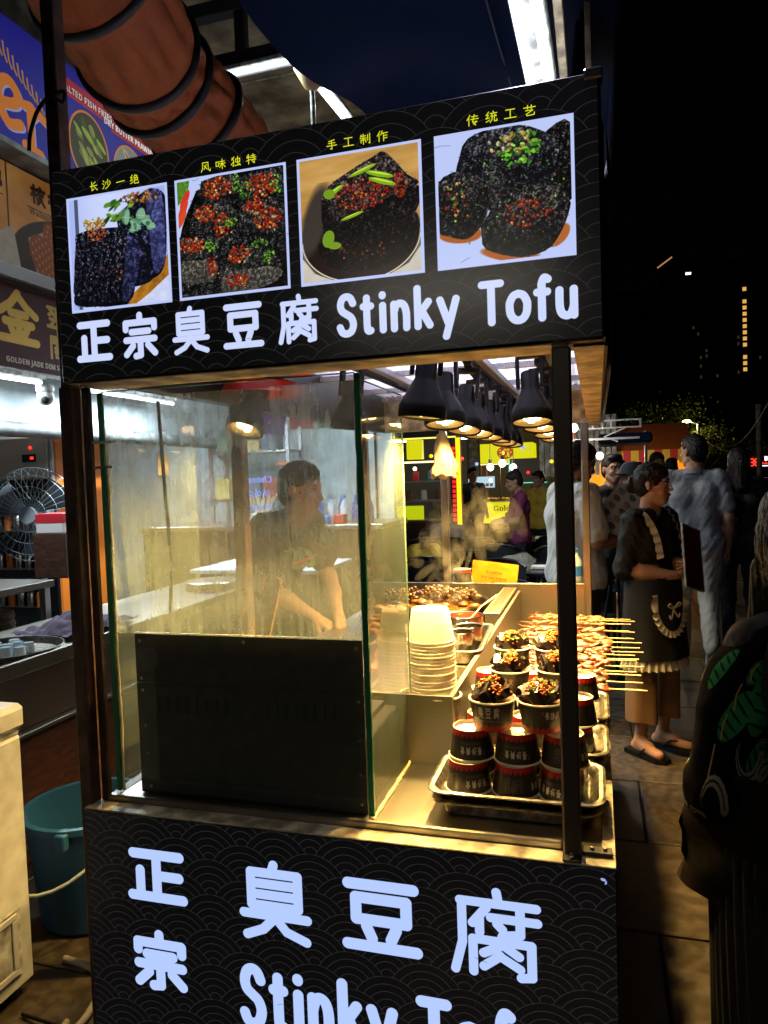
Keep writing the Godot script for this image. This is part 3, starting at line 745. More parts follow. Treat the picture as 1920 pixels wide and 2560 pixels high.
func print_cup() -> ImageTexture:
	var W := 1536; var H := 192
	var im := IM.new(W, H, Color(.13, .115, .105))
	# v = 0 at the rim, v = 1 at the narrow base
	var red := Color(.62, .04, .05)
	for k in 24:
		var c := Vector2(W * (k + .5) / 24., H * .99)
		im.oval(c, W / 46., H * .22, red, 0., 1.)
		for e in 3:
			var pts := []
			for a in 15: pts.append(c + Vector2(cos(PI * a / 14.) * W / 46., -sin(PI * a / 14.) * H * .22) * (1. - .26 * e))
			im.line(pts, 1.0, Color(.8, .16, .16) if e else Color(.75, .1, .1))
	im.rect(0, H * .93, W, H, red)
	var ink := Color(.8, .77, .72)
	for half in 2:
		var x0 := W * .5 * half
		if half == 0:
			for e in 3: im.glyph(GL["臭豆腐"[e]], Vector2(x0 + 70 + e * 92, 26), Vector2(62, 72), 4., ink)
			im.glyph(GL["长"], Vector2(x0 + 24, 24), Vector2(24, 26), 2.2, Color(.75, .08, .08))
			im.glyph(GL["沙"], Vector2(x0 + 24, 62), Vector2(24, 26), 2.2, Color(.75, .08, .08))
			for e in 30: im.seg(Vector2(x0 + 70 + e * 9, 117 + (e % 3)), Vector2(x0 + 74 + e * 9, 122 - (e % 2) * 4), 1., ink)
		else:
			for e in 4: im.glyph(GL["長沙美食"[e]], Vector2(x0 + 50 + e * 66, 40), Vector2(50, 50), 3.4, ink)
			im.oval(Vector2(x0 + 28, 48), 9, 13, Color(.72, .08, .08))
			for e in 9:
				var pts := []
				for a in 11: pts.append(Vector2(x0 + 80 + e * 26 + cos(TAU * a / 10.) * 9, 112 + sin(TAU * a / 10.) * 9))
				im.line(pts, 1.1, Color(.5, .48, .45))
		# line drawing of street figures
		for f in 5:
			var bx := x0 + 420 + f * 44 + (f % 2) * 8
			var by := 128. - (f % 3) * 6
			for l in [[0, -78, 7, -72, 7, -64, 0, -58, -7, -64, -7, -72, 0, -78], [-6, -58, -16, -40, -12, -8, -16, 0], [6, -58, 16, -42, 10, -8, 15, 0], [0, -56, 2, -30, -4, -4], [-14, -36, -4, -28, 10, -34], [-12, -8, 10, -8], [-18, -90, -6, -82, 8, -92], [14, -40, 22, -50, 20, -70]]:
				var pts := []
				for e in range(0, l.size(), 2): pts.append(Vector2(bx + l[e] + rng.randf_range(-2, 2), by + l[e + 1] + rng.randf_range(-2, 2)))
				im.line(pts, 1.15, Color(.5, .47, .43))
	return im.tex(true)

# flat print for the neighbours
func print_dimsum() -> ImageTexture:
	var im := IM.new(1024, 300, S("3a1520"))
	var gold := S("c9a552")
	for k in 1: pass
	im.glyph(GL["金"], Vector2(40, 30), Vector2(170, 180), 15., gold)
	im.glyph(GL["翠"], Vector2(262, 40), Vector2(110, 105), 7., S("a88a48"))
	im.glyph(GL["閣"], Vector2(268, 152), Vector2(98, 86), 6., S("a88a48"))
	im.glyph(GL["金"], Vector2(700, 30), Vector2(170, 180), 15., gold)
	return im.tex()

func print_buns() -> ImageTexture:
	var im := IM.new(768, 300, S("b3702c"))
	for y in 300:
		for x in 768:
			var t := NB2[(int(y * .4) & 255) * 256 + (int(x * .3) & 255)] / 255.
			im.px(x, y, S("a3652a").lerp(S("d09a58"), t), 1.)
	# left panel: pale buns in a steamer; right panel: walnut shaped buns on paper
	im.oval(Vector2(20, 250), 190, 110, S("4a3424"), 0., 3.)
	im.oval(Vector2(60, 150), 70, 80, S("cfc0a0"), .3, 4.)
	im.oval(Vector2(110, 210), 86, 84, S("c2b08e"), .2, 4.)
	im.oval(Vector2(62, 140), 26, 22, S("c89a2c"), .3, 4.)
	im.oval(Vector2(10, 300), 230, 40, S("6c5a48"), 0., 3.)
	im.rect(252, 0, 258, 300, S("3a2418"))
	im.oval(Vector2(520, 280), 270, 170, S("2e2218"), 0., 3.)
	im.poly(P2([.34, .75, .5, .48, .62, .78, .9, .6, .98, 1., .4, 1.], Vector2.ZERO, 300) , S("8d8478"), S("b0a698"), NB, .5)
	im.poly([Vector2(330, 200), Vector2(420, 150), Vector2(520, 210), Vector2(600, 170), Vector2(640, 300), Vector2(360, 300)], S("8d8478"), S("b0a698"), NB, .5)
	for e in [[470, 175, 80, 52, .3], [400, 250, 82, 56, .9], [600, 240, 80, 50, -.4]]:
		im.oval(Vector2(e[0], e[1]), e[2], e[3], S("7a3d1c"), e[4], 4.)
		for k in 9:
			for j in 7:
				var p := Vector2(-1 + k * .25, -1 + j * .33)
				if p.length() < .92: im.oval(Vector2(e[0], e[1]) + Vector2(p.x * e[2], p.y * e[3]).rotated(e[4]), 5, 4, S("b0672f"), e[4])
	for e in 3: im.glyph(GL["核桃包"[e]], Vector2(350 + e * 74, 26), Vector2(62, 58), 5., S("2a140c"))
	im.rect(330, 100, 660, 103, S("2a140c"))
	im.glyph(GL["包"], Vector2(180, 26), Vector2(60, 58), 5., S("2a140c"))
	im.rect(120, 100, 240, 103, S("2a140c"))
	return im.tex()

func print_blue() -> ImageTexture:
	# blue board: orange brush letters and a striped tail on the left, dishes in ovals on the right
	var im := IM.new(1280, 420, S("24209a"))
	var o := S("e8862c")
	var q := S("c89040")
	# stripes of a tail, curling up
	for k in 14:
		var x := 40. + k * 19.
		var y := 20. + k * 13.
		im.line([Vector2(x, y), Vector2(x + 4, y + 34), Vector2(x + 14, y + 66 - k * 2)], 3.4, q)
	im.line([Vector2(300, 190), Vector2(340, 200), Vector2(366, 176), Vector2(368, 148)], 5., q)
	for e in 5: im.seg(Vector2(318 + e * 13, 192 - e * e * 3), Vector2(324 + e * 13, 204 - e * e * 3), 2., S("24209a"))
	for pass_ in 2:
		var k: Color = S("aeb4e6") if pass_ == 0 else o
		var f := Vector2(5, 5) if pass_ == 0 else Vector2.ZERO
		var g := smooth([.0, .2, .12, .05, .26, .12, .28, .34, .16, .52, .04, .5])
		for l in [[.16, .12, .06, .36, .1, .5], [.1, .5, .22, .62, .2, .86, .04, .95], [.12, .08, .3, .02]]:
			var pts := []
			var sm: Array = smooth(l) if l.size() > 4 else l
			for e in range(0, sm.size(), 2): pts.append(f + Vector2(-30 + sm[e] * 420, 70 + sm[e + 1] * 330))
			im.line(pts, 24., k)
		var e1 := smooth([.42, .62, .56, .56, .58, .46, .5, .38, .41, .46, .4, .64, .48, .78, .6, .74])
		var pe := []
		for e in range(0, e1.size(), 2): pe.append(f + Vector2(-60 + e1[e] * 420, 70 + e1[e + 1] * 330))
		im.line(pe, 17., k)
		for l in [[.7, .5, .71, .9], [.64, .52, .72, .5], [.72, .6, .78, .52, .86, .56], [.64, .9, .8, .92]]:
			var pts := []
			for e in range(0, l.size(), 2): pts.append(f + Vector2(-60 + l[e] * 420, 70 + l[e + 1] * 330))
			im.line(pts, 15., k)
	for e in [[520, 250, 0], [760, 270, 1], [1000, 290, 0]]:
		im.oval(Vector2(e[0], e[1]), 108, 128, o)
		im.oval(Vector2(e[0], e[1]), 100, 120, S("3a3a22") if e[2] == 0 else S("8a948c"), 0.)
		for k in 26:
			var a := rng.randf() * TAU; var r := sqrt(rng.randf()) * 78.
			var p := Vector2(e[0], e[1]) + Vector2(cos(a) * r, sin(a) * r * 1.1)
			im.oval(p, rng.randf_range(18, 40), rng.randf_range(6, 12), [S("8f9440"), S("6d7434"), S("a9b04c"), S("4c5226"), S("9ab832")][k % 5] if e[2] == 0 else [S("c8b48c"), S("3a3c34"), S("d8d4c4"), S("a06a3c")][k % 4], rng.randf_range(.4, 1.2))
		im.rect(e[0] - 110, e[1] - 200, e[0] + 130, e[1] - 140, S("b8283c"))
	return im.tex()

func print_round(back: String, ink: String) -> ImageTexture:
	var im := IM.new(256, 128, S(back))
	im.oval(Vector2(128, 60), 42, 42, S(ink))
	for e in 26: im.oval(Vector2(128, 60) + Vector2(rng.randf_range(-28, 28), rng.randf_range(-28, 28)), 5, 4, S(back))
	im.oval(Vector2(128, 60), 9, 12, S(ink))
	return im.tex()

func print_menu() -> ImageTexture:
	var im := IM.new(192, 256, S("d8d4d0"))
	for y in 5:
		for x in 3:
			im.oval(Vector2(36 + x * 60, 40 + y * 46), 20, 14, [S("8a8f96"), S("5d7358"), S("7a5a4a"), S("98938e")][(x + y * 2) % 4], .3)
			im.rect(18 + x * 60, 57 + y * 46, 54 + x * 60, 60 + y * 46, S("6a6a70"))
	im.rect(150, 8, 182, 20, S("a02c2c"))
	return im.tex()

# print across the front of the loose black jacket: green scales, pale curling shapes
func print_jacket() -> ImageTexture:
	var im := IM.new(512, 512, Color(.035, .03, .028))
	for e in [[150, 120, 60, 26, 1.2], [120, 190, 80, 34, 1.5], [180, 240, 60, 30, 1.0], [90, 300, 50, 26, .6], [260, 160, 50, 20, 1.1], [60, 400, 60, 30, .4], [360, 260, 60, 26, 1.3], [420, 380, 60, 30, .8]]:
		im.oval(Vector2(e[0], e[1]), e[2], e[3], Color(.16, .4, .22), e[4], 2.)
		for k in 5: im.oval(Vector2(e[0], e[1]) + Vector2(cos(e[4]), sin(e[4])) * (k - 2) * e[2] * .36, 3, e[3] * .8, Color(.05, .16, .09), e[4])
	for k in 16:
		var p := Vector2(rng.randf_range(60, 460), rng.randf_range(180, 500))
		var pts := []
		var a := rng.randf() * TAU
		for e in 12:
			pts.append(p)
			p += Vector2(cos(a), sin(a)) * 11.
			a += .35 if k % 2 else -.32
		for e in pts.size() - 1: im.seg(pts[e], pts[e + 1], 10. - e * .75, Color(.5, .48, .42))
		im.line(pts, 1.4, Color(.12, .11, .09))
	for e in 5:
		im.line([Vector2(150 + e * 18, 60 + e * 60), Vector2(160 + e * 16, 84 + e * 60), Vector2(148 + e * 20, 108 + e * 60)], 2., Color(.6, .5, .3))
	return im.tex()

# ---------------------------------------------------------------- bodies: joints with radii, smooth-joined, meshed as surface nets
class SD:
	var o: Vector3
	var c: float
	var nx: int
	var ny: int
	var nz: int
	var f := PackedFloat32Array()
	var raw := PackedFloat32Array()
	var id := PackedByteArray()

	func _init(lo: Vector3, hi: Vector3, cell: float) -> void:
		o = lo; c = cell
		nx = int((hi.x - lo.x) / c) + 2; ny = int((hi.y - lo.y) / c) + 2; nz = int((hi.z - lo.z) / c) + 2
		f.resize(nx * ny * nz); f.fill(9.0)
		raw.resize(nx * ny * nz); raw.fill(9.0)
		id.resize(nx * ny * nz)

	func put(i: int, d: float, k: float, which: int) -> void:
		if d < raw[i]:
			raw[i] = d
			id[i] = which
		var g := f[i]
		if k > 0.0:
			var h := maxf(k - absf(g - d), 0.0) / k
			f[i] = minf(g, d) - h * h * k * 0.25
		else:
			f[i] = minf(g, d)

	func span(lo: Vector3, hi: Vector3) -> Array:
		return [maxi(int((lo.x - o.x) / c), 0), mini(int((hi.x - o.x) / c) + 2, nx), maxi(int((lo.y - o.y) / c), 0), mini(int((hi.y - o.y) / c) + 2, ny), maxi(int((lo.z - o.z) / c), 0), mini(int((hi.z - o.z) / c) + 2, nz)]

	func cap(a: Vector3, b: Vector3, ra: float, rb: float, which: int, k := 0.03) -> void:
		var m := maxf(ra, rb) + k + c * 1.5
		var s := span(a.min(b) - Vector3.ONE * m, a.max(b) + Vector3.ONE * m)
		var ba := b - a
		var bb := maxf(ba.length_squared(), 1e-9)
		for z in range(s[4], s[5]):
			for y in range(s[2], s[3]):
				var i: int = (z * ny + y) * nx + s[0]
				var p := o + Vector3(s[0], y, z) * c - a
				for x in range(s[0], s[1]):
					var t := clampf(p.dot(ba) / bb, 0.0, 1.0)
					var d := (p - ba * t).length() - ra - (rb - ra) * t
					if d < k + c * 1.8: put(i, d, k, which)
					i += 1
					p.x += c

	func oval(a: Vector3, r: Vector3, which: int, k := 0.02, bs := Basis.IDENTITY) -> void:
		var m := maxf(r.x, maxf(r.y, r.z)) + k + c * 1.5
		var s := span(a - Vector3.ONE * m, a + Vector3.ONE * m)
		var inv := bs.transposed()
		var mr := minf(r.x, minf(r.y, r.z))
		for z in range(s[4], s[5]):
			for y in range(s[2], s[3]):
				for x in range(s[0], s[1]):
					var q := (inv * (o + Vector3(x, y, z) * c - a)) / r
					var l := q.length()
					var d := (l - 1.0) * (mr if l < 1e-4 else l / (q / r).length())
					if d < k + c * 1.8: put((z * ny + y) * nx + x, d, k, which)

	func carve(a: Vector3, r: Vector3, k := 0.01) -> void:
		var m := maxf(r.x, maxf(r.y, r.z)) + k + c
		var s := span(a - Vector3.ONE * m, a + Vector3.ONE * m)
		var mr := minf(r.x, minf(r.y, r.z))
		for z in range(s[4], s[5]):
			for y in range(s[2], s[3]):
				for x in range(s[0], s[1]):
					var q := (o + Vector3(x, y, z) * c - a) / r
					var d := -(q.length() - 1.0) * mr
					var i: int = (z * ny + y) * nx + x
					var h := maxf(k - absf(f[i] - d), 0.0) / k
					f[i] = maxf(f[i], d) + h * h * k * 0.25

	# -> [positions, normals, ids, triangle indices]
	func net() -> Array:
		var at := PackedInt32Array()
		at.resize(nx * ny * nz); at.fill(-1)
		var ps := PackedVector3Array()
		var ns := PackedVector3Array()
		var ids := PackedByteArray()
		var ix := PackedInt32Array()
		var sy := nx
		var sz := nx * ny
		var offs := [0, 1, sy, sy + 1, sz, sz + 1, sz + sy, sz + sy + 1]
		var cor := [Vector3(0, 0, 0), Vector3(1, 0, 0), Vector3(0, 1, 0), Vector3(1, 1, 0), Vector3(0, 0, 1), Vector3(1, 0, 1), Vector3(0, 1, 1), Vector3(1, 1, 1)]
		var edges := [[0, 1], [2, 3], [4, 5], [6, 7], [0, 2], [1, 3], [4, 6], [5, 7], [0, 4], [1, 5], [2, 6], [3, 7]]
		for z in nz - 1:
			for y in ny - 1:
				var i := (z * ny + y) * nx
				for x in nx - 1:
					var v0 := f[i]
					if v0 > 2.5 * c:
						i += 1
						continue
					var neg := 0
					for e in offs:
						if f[i + e] < 0.0: neg += 1
					if neg > 0 and neg < 8:
						var sum := Vector3.ZERO
						var cnt := 0
						for e in edges:
							var a := f[i + offs[e[0]]]
							var b := f[i + offs[e[1]]]
							if (a < 0.0) != (b < 0.0):
								sum += cor[e[0]].lerp(cor[e[1]], a / (a - b))
								cnt += 1
						at[i] = ps.size()
						ps.append(o + (Vector3(x, y, z) + sum / cnt) * c)
						var g := Vector3(f[i + 1] + f[i + 1 + sy] + f[i + 1 + sz] + f[i + 1 + sy + sz] - f[i] - f[i + sy] - f[i + sz] - f[i + sy + sz], f[i + sy] + f[i + sy + 1] + f[i + sy + sz] + f[i + sy + sz + 1] - f[i] - f[i + 1] - f[i + sz] - f[i + sz + 1], f[i + sz] + f[i + sz + 1] + f[i + sz + sy] + f[i + sz + sy + 1] - f[i] - f[i + 1] - f[i + sy] - f[i + sy + 1])
						ns.append(g.normalized())
						var best := 0
						for e in 8:
							if raw[i + offs[e]] < raw[i + offs[best]]: best = e
						ids.append(id[i + offs[best]])
					i += 1
		for z in range(1, nz - 1):
			for y in range(1, ny - 1):
				var i := (z * ny + y) * nx + 1
				for x in range(1, nx - 1):
					if at[i] >= 0 or f[i] < 0.0:
						var s := f[i] < 0.0
						for e in [[1, sy, sz], [sy, sz, 1], [sz, 1, sy]]:
							if (f[i + e[0]] < 0.0) != s:
								var a := at[i]; var b := at[i - e[1]]; var d := at[i - e[1] - e[2]]; var g := at[i - e[2]]
								if a >= 0 and b >= 0 and d >= 0 and g >= 0: ix.append_array([a, b, d, a, d, g])
					elif f[i] < 2.5 * c:
						for e in [[1, sy, sz], [sy, sz, 1], [sz, 1, sy]]:
							if f[i + e[0]] < 0.0:
								var a := at[i]; var b := at[i - e[1]]; var d := at[i - e[1] - e[2]]; var g := at[i - e[2]]
								if a >= 0 and b >= 0 and d >= 0 and g >= 0: ix.append_array([a, b, d, a, d, g])
					i += 1
		return [ps, ns, ids, ix]

func fold(p: Vector3, f: Vector3, lean: float) -> float:
	return noise.get_noise_3d(p.x * f.x + p.y * lean, p.y * f.y + p.x * lean, p.z * f.z)

func add_net(mb: MB, net: Array, pal: Array, xf := Transform3D.IDENTITY, wrinkle := {}) -> void:
	var ps: PackedVector3Array = net[0].duplicate()
	var ns: PackedVector3Array = net[1].duplicate()
	var ids: PackedByteArray = net[2]
	var ix: PackedInt32Array = net[3]
	mb.tinted = true
	for k in ps.size():
		if wrinkle.has(ids[k]):
			var p := ps[k]
			var w: float = wrinkle[ids[k]]
			var f := Vector3(9000., 700., 9000.) if wrinkle.has("strand") else Vector3(1100., 620., 1100.)
			var lean := 0. if wrinkle.has("strand") else 500.
			var e := .0015 if wrinkle.has("strand") else .006
			var q := fold(p, f, lean)
			ps[k] = p + ns[k] * q * w
			var g := Vector3(fold(p + Vector3(e, 0, 0), f, lean), fold(p + Vector3(0, e, 0), f, lean), fold(p + Vector3(0, 0, e), f, lean)) - Vector3.ONE * q
			ns[k] = (ns[k] - (g - ns[k] * g.dot(ns[k])) * (w / e)).normalized()
		ps[k] = xf * ps[k]
		ns[k] = (xf.basis * ns[k]).normalized()
	var keep := mb.xf
	mb.xf = Transform3D.IDENTITY
	for k in range(0, ix.size(), 3):
		var a := ix[k]; var b := ix[k + 1]; var d := ix[k + 2]
		var p := keep * ps[a]; var q := keep * ps[b]; var r := keep * ps[d]
		var na := keep.basis * ns[a]; var nb := keep.basis * ns[b]; var nd := keep.basis * ns[d]
		if (r - p).cross(q - p).dot(na + nb + nd) < 0.0:
			mb.v.append_array([p, r, q]); mb.n.append_array([na, nd, nb]); mb.c.append_array([pal[ids[a]], pal[ids[d]], pal[ids[b]]])
		else:
			mb.v.append_array([p, q, r]); mb.n.append_array([na, nb, nd]); mb.c.append_array([pal[ids[a]], pal[ids[b]], pal[ids[d]]])
		mb.uv.append_array([Vector2.ZERO, Vector2.ZERO, Vector2.ZERO])
	mb.xf = keep

var nets := {}

# head, origin at its middle, looking along +z; ids: 0 skin 1 lips 2 eye white 3 iris 4 brow/lash 5 stubble or shadowed beard
func head_net(cell: float) -> Array:
	var key := "head%f" % cell
	if nets.has(key): return nets[key]
	var s := SD.new(Vector3(-.1, -.17, -.125), Vector3(.1, .14, .14), cell)
	s.oval(Vector3(0, .03, -.012), Vector3(.074, .095, .094), 0, .0)
	s.oval(Vector3(0, -.03, .022), Vector3(.06, .078, .066), 0, .03)
	s.oval(Vector3(0, -.088, .05), Vector3(.034, .026, .03), 0, .03)
	s.cap(Vector3(-.05, -.06, .0), Vector3(-.016, -.095, .05), .02, .016, 0, .03)
	s.cap(Vector3(.05, -.06, .0), Vector3(.016, -.095, .05), .02, .016, 0, .03)
	s.cap(Vector3(0, -.07, -.02), Vector3(0, -.17, -.03), .052, .054, 0, .02)
	s.carve(Vector3(-.031, .008, .094), Vector3(.02, .012, .016), .012)
	s.carve(Vector3(.031, .008, .094), Vector3(.02, .012, .016), .012)
	s.cap(Vector3(-.05, .028, .066), Vector3(-.014, .03, .083), .008, .009, 0, .014)
	s.cap(Vector3(.05, .028, .066), Vector3(.014, .03, .083), .008, .009, 0, .014)
	s.oval(Vector3(-.04, -.026, .06), Vector3(.022, .018, .018), 0, .02)
	s.oval(Vector3(.04, -.026, .06), Vector3(.022, .018, .018), 0, .02)
	s.cap(Vector3(0, .015, .083), Vector3(0, -.03, .103), .007, .011, 0, .012)
	s.oval(Vector3(-.012, -.036, .092), Vector3(.009, .008, .011), 0, .008)
	s.oval(Vector3(.012, -.036, .092), Vector3(.009, .008, .011), 0, .008)
	s.cap(Vector3(-.02, -.063, .081), Vector3(0, -.06, .092), .0045, .007, 1, .006)
	s.cap(Vector3(.02, -.063, .081), Vector3(0, -.06, .092), .0045, .007, 1, .006)
	s.cap(Vector3(-.016, -.072, .081), Vector3(.016, -.072, .081), .0065, .0065, 1, .006)
	for q in [-1., 1.]:
		s.oval(Vector3(.031 * q, .007, .077), Vector3(.0118, .0066, .0095), 2, .003)
		s.oval(Vector3(.032 * q, .007, .0822), Vector3(.0068, .0062, .0055), 3, .001)
		s.cap(Vector3(.046 * q, .0135, .076), Vector3(.018 * q, .0145, .0835), .0028, .003, 4, .002)
		s.cap(Vector3(.052 * q, .03, .068), Vector3(.016 * q, .033, .089), .004, .005, 4, .003)
		s.oval(Vector3(.078 * q, -.005, -.012), Vector3(.009, .031, .018), 0, .008, Basis(Vector3(1, 0, 0), -.2))
		s.oval(Vector3(.083 * q, -.004, -.008), Vector3(.007, .02, .011), 0, .004)
	nets[key] = s.net()
	return nets[key]

# right hand: wrist at the origin, fingers along -y, palm faces +z, thumb towards +x; curl 0 flat .. 1 fist
func hand_net(curl: float) -> Array:
	var key := "hand%f" % curl
	if nets.has(key): return nets[key]
	var s := SD.new(Vector3(-.07, -.22, -.05), Vector3(.09, .05, .1), .0042)
	s.cap(Vector3(0, .04, 0), Vector3(0, -.01, 0), .026, .026, 0, .0)
	for e in [[.028, .012], [.009, .013], [-.01, .0125], [-.027, .0115]]: s.cap(Vector3(e[0] * .5, -.005, 0), Vector3(e[0], -.085, 0), .016, e[1], 0, .012)
	var lens := [.072, .08, .074, .058]
	var xs := [.029, .0095, -.0105, -.0285]
	for k in 4:
		var p := Vector3(xs[k], -.085, 0)
		var a := .12 + curl * .7
		for j in 3:
			var l: float = lens[k] * [.44, .31, .25][j]
			var q := p + Vector3((xs[k] * .25) * l, -cos(a) * l, sin(a) * l)
			s.cap(p, q, .0098 - j * .0009 - k * .0003, .0092 - j * .001 - k * .0003, 0, .003)
			p = q
			a += .18 + curl * 1.15
	var t0 := Vector3(.022, -.025, .006)
	var t1 := Vector3(.05, -.055, .022).lerp(Vector3(.042, -.06, .03), curl)
	var t2 := Vector3(.062, -.085, .03).lerp(Vector3(.034, -.09, .048), curl)
	var t3 := Vector3(.066, -.108, .036).lerp(Vector3(.012, -.1, .06), curl)
	s.cap(t0, t1, .016, .0125, 0, .008)
	s.cap(t1, t2, .0118, .0105, 0, .004)
	s.cap(t2, t3, .0105, .0085, 0, .003)
	nets[key] = s.net()
	return nets[key]

func pose(h: float) -> Dictionary:
	var s := h / 1.75
	var J := {"pelvis": Vector3(0, .94, 0), "waist": Vector3(0, 1.1, .0), "chest": Vector3(0, 1.3, -.005), "neck": Vector3(0, 1.47, -.01), "head": Vector3(0, 1.625, .015)}
	for q in [["l", 1.], ["r", -1.]]:
		var x: float = q[1]
		J["shoulder_" + q[0]] = Vector3(.175 * x, 1.42, -.01)
		J["elbow_" + q[0]] = Vector3(.225 * x, 1.13, -.03)
		J["wrist_" + q[0]] = Vector3(.24 * x, .89, .05)
		J["hip_" + q[0]] = Vector3(.09 * x, .92, 0)
		J["knee_" + q[0]] = Vector3(.1 * x, .5, .02)
		J["ankle_" + q[0]] = Vector3(.1 * x, .085, -.03)
		J["toe_" + q[0]] = Vector3(.115 * x, .03, .12)
	for k in J: J[k] *= s
	J["s"] = s
	return J

# spec keys: pose, skin, top, legs, shoe, sleeve (0..2: how far down the arm cloth goes), leg_cloth (0..2), cell, hands [left, right curls], head turn/tilt, fat, loose
func person(called_label: String, at: Vector3, turn: float, J: Dictionary, o: Dictionary) -> Node3D:
	var root := thing("person", called_label, "person", at)
	root.rotation.y = turn
	var s: float = J["s"]
	var fat: float = o.get("fat", 1.0)
	var loose: float = o.get("loose", 1.0)
	var lo := Vector3.ONE * 9.0
	var hi := Vector3.ONE * -9.0
	for k in J:
		if J[k] is Vector3:
			lo = lo.min(J[k]); hi = hi.max(J[k])
	lo -= Vector3(.22, .05, .22) * s; hi += Vector3(.22, .1, .22) * s
	lo.y = maxf(lo.y, -.02)
	var cell: float = o.get("cell", .013)
	var b := SD.new(lo, hi, cell)
	var TOP := 1; var LEG := 2; var SHOE := 3
	var side := (J["shoulder_l"] - J["shoulder_r"]) as Vector3
	var ax := side.normalized()
	var hipside := ((J["hip_l"] - J["hip_r"]) as Vector3).normalized()
	# legs
	for q in ["l", "r"]:
		var full: float = o.get("leg_cloth", 2.0)
		var hip: Vector3 = J["hip_" + q]; var knee: Vector3 = J["knee_" + q]; var ank: Vector3 = J["ankle_" + q]; var toe: Vector3 = J["toe_" + q]
		var lw: float = o.get("leg_width", 1.0)
		b.cap(hip, knee, .088 * s * fat * lw, .062 * s * lw, LEG if full > 0.2 else 0, .05)
		if full >= 2.0:
			b.cap(knee, ank, .06 * s * lw, .05 * s * lw, LEG, .03)
		else:
			b.cap(knee, ank, .055 * s, .034 * s, 0, .03)
			if full > 1.0: b.cap(knee, knee.lerp(ank, full - 1.0), .07 * s * lw, .074 * s * lw, LEG, .015)
		if not o.get("no_feet", false):
			b.cap(ank, toe.lerp(ank, .55), .036 * s, .034 * s, SHOE, .02)
			b.cap(ank + Vector3(0, -.045, 0) * s + (ank - toe) * .22, toe, .033 * s, .028 * s, SHOE, .02)
	# trunk: two columns each, so that it is wider than deep
	for q in [-1., 1.]:
		b.cap(J["pelvis"] + hipside * .075 * q * s, J["waist"] + ax * .065 * q * s, .1 * s * fat, .092 * s * fat, TOP if o.get("tail", 1) == 1 else LEG, .06)
		b.cap(J["waist"] + ax * .065 * q * s, J["chest"] + ax * .085 * q * s, .094 * s * fat, .105 * s * fat, TOP, .06)
		b.cap(J["chest"] + ax * .085 * q * s, (J["neck"] as Vector3).lerp(J["shoulder_l" if q > 0 else "shoulder_r"], .6) + Vector3(0, -.04, 0) * s, .1 * s * fat, .06 * s, TOP, .05)
		b.cap((J["neck"] as Vector3) + Vector3(0, -.02, 0) * s, J["shoulder_l" if q > 0 else "shoulder_r"], .052 * s, .058 * s, TOP, .03)
	if o.get("tail", 1) == 1: b.cap(J["pelvis"] - hipside * .07 * s, J["pelvis"] + hipside * .07 * s, .115 * s * fat, .115 * s * fat, TOP, .04)
	b.cap(J["pelvis"] + Vector3(0, -.05, 0) * s - hipside * .06 * s, J["pelvis"] + Vector3(0, -.05, 0) * s + hipside * .06 * s, .105 * s * fat, .105 * s * fat, LEG, .04)
	if o.has("belly"): b.oval((J["waist"] as Vector3) + o["belly"][0] * s, Vector3(.14, .15, .12) * s * o["belly"][1], TOP, .06)
	b.cap((J["neck"] as Vector3) + Vector3(0, -.01, 0) * s, (J["neck"] as Vector3).lerp(J["head"], .55), .054 * s, .05 * s, 0, .02)
	# arms
	var sl: float = o.get("sleeve", 0.6)
	for q in ["l", "r"]:
		var sh: Vector3 = J["shoulder_" + q]; var el: Vector3 = J["elbow_" + q]; var wr: Vector3 = J["wrist_" + q]
		b.cap(sh, el, .05 * s, .038 * s, TOP if sl >= 1.0 else 0, .02)
		b.cap(el, el.lerp(wr, .4), .039 * s, .04 * s, TOP if sl >= 1.6 else 0, .02)
		b.cap(el.lerp(wr, .4), wr, .039 * s, .026 * s, TOP if sl >= 2.0 else 0, .02)
		if sl < 1.0: b.cap(sh, sh.lerp(el, sl), .06 * s * loose, .058 * s * loose, TOP, .012)
		elif sl < 1.6: b.cap(sh, el, .062 * s * loose, .056 * s * loose, TOP, .012)
	var skin: Color = o["skin"]
	var pal := [skin, o["top"], o["legs"], o["shoe"], o.get("extra", Color.BLACK)]
	var mb := MB.new()
	add_net(mb, b.net(), pal, Transform3D.IDENTITY, {1: o.get("wrinkle", .012), 2: o.get("wrinkle", .012)})
	# head
	var hb: Basis = o.get("head_basis", Basis.IDENTITY)
	var hs: float = s * o.get("head_size", 1.0)
	var hx := Transform3D(hb.scaled(Vector3.ONE * hs), J["head"])
	var hp := [skin, o.get("lips", skin.lerp(Color(.4, .12, .1), .5)), Color(.3, .27, .24) if o.get("head_cell", .007) < .0066 else skin.lerp(Color.BLACK, .6), Color(.015, .01, .008), o.get("brow", Color(.02, .014, .01)), skin]
	add_net(mb, head_net(o.get("head_cell", .007)), hp, hx)
	# hands
	if o.has("hands"):
		for k in 2:
			var q: String = ["l", "r"][k]
			var hd: Dictionary = o["hands"][k]
			if hd.is_empty(): continue
			var wr: Vector3 = J["wrist_" + q]
			var down: Vector3 = (hd.get("dir", wr - J["elbow_" + q]) as Vector3).normalized()
			var palm: Vector3 = hd.get("palm", Vector3(0, 0, 1))
			var y := -down
			var z := (palm - y * palm.dot(y)).normalized()
			var x := y.cross(z)
			if q == "l": x = -x
			add_net(mb, hand_net(hd.get("curl", .3)), pal, Transform3D(Basis(x, y, z).scaled(Vector3.ONE * s * .98), wr))
	part(root, "body", mb, o.get("material", mats["flesh_and_cloth"]))
	# hair
	if o.has("hair"): hair(root, hx, o["hair"], o.get("hair_colour", Color(.012, .009, .008)))
	return root

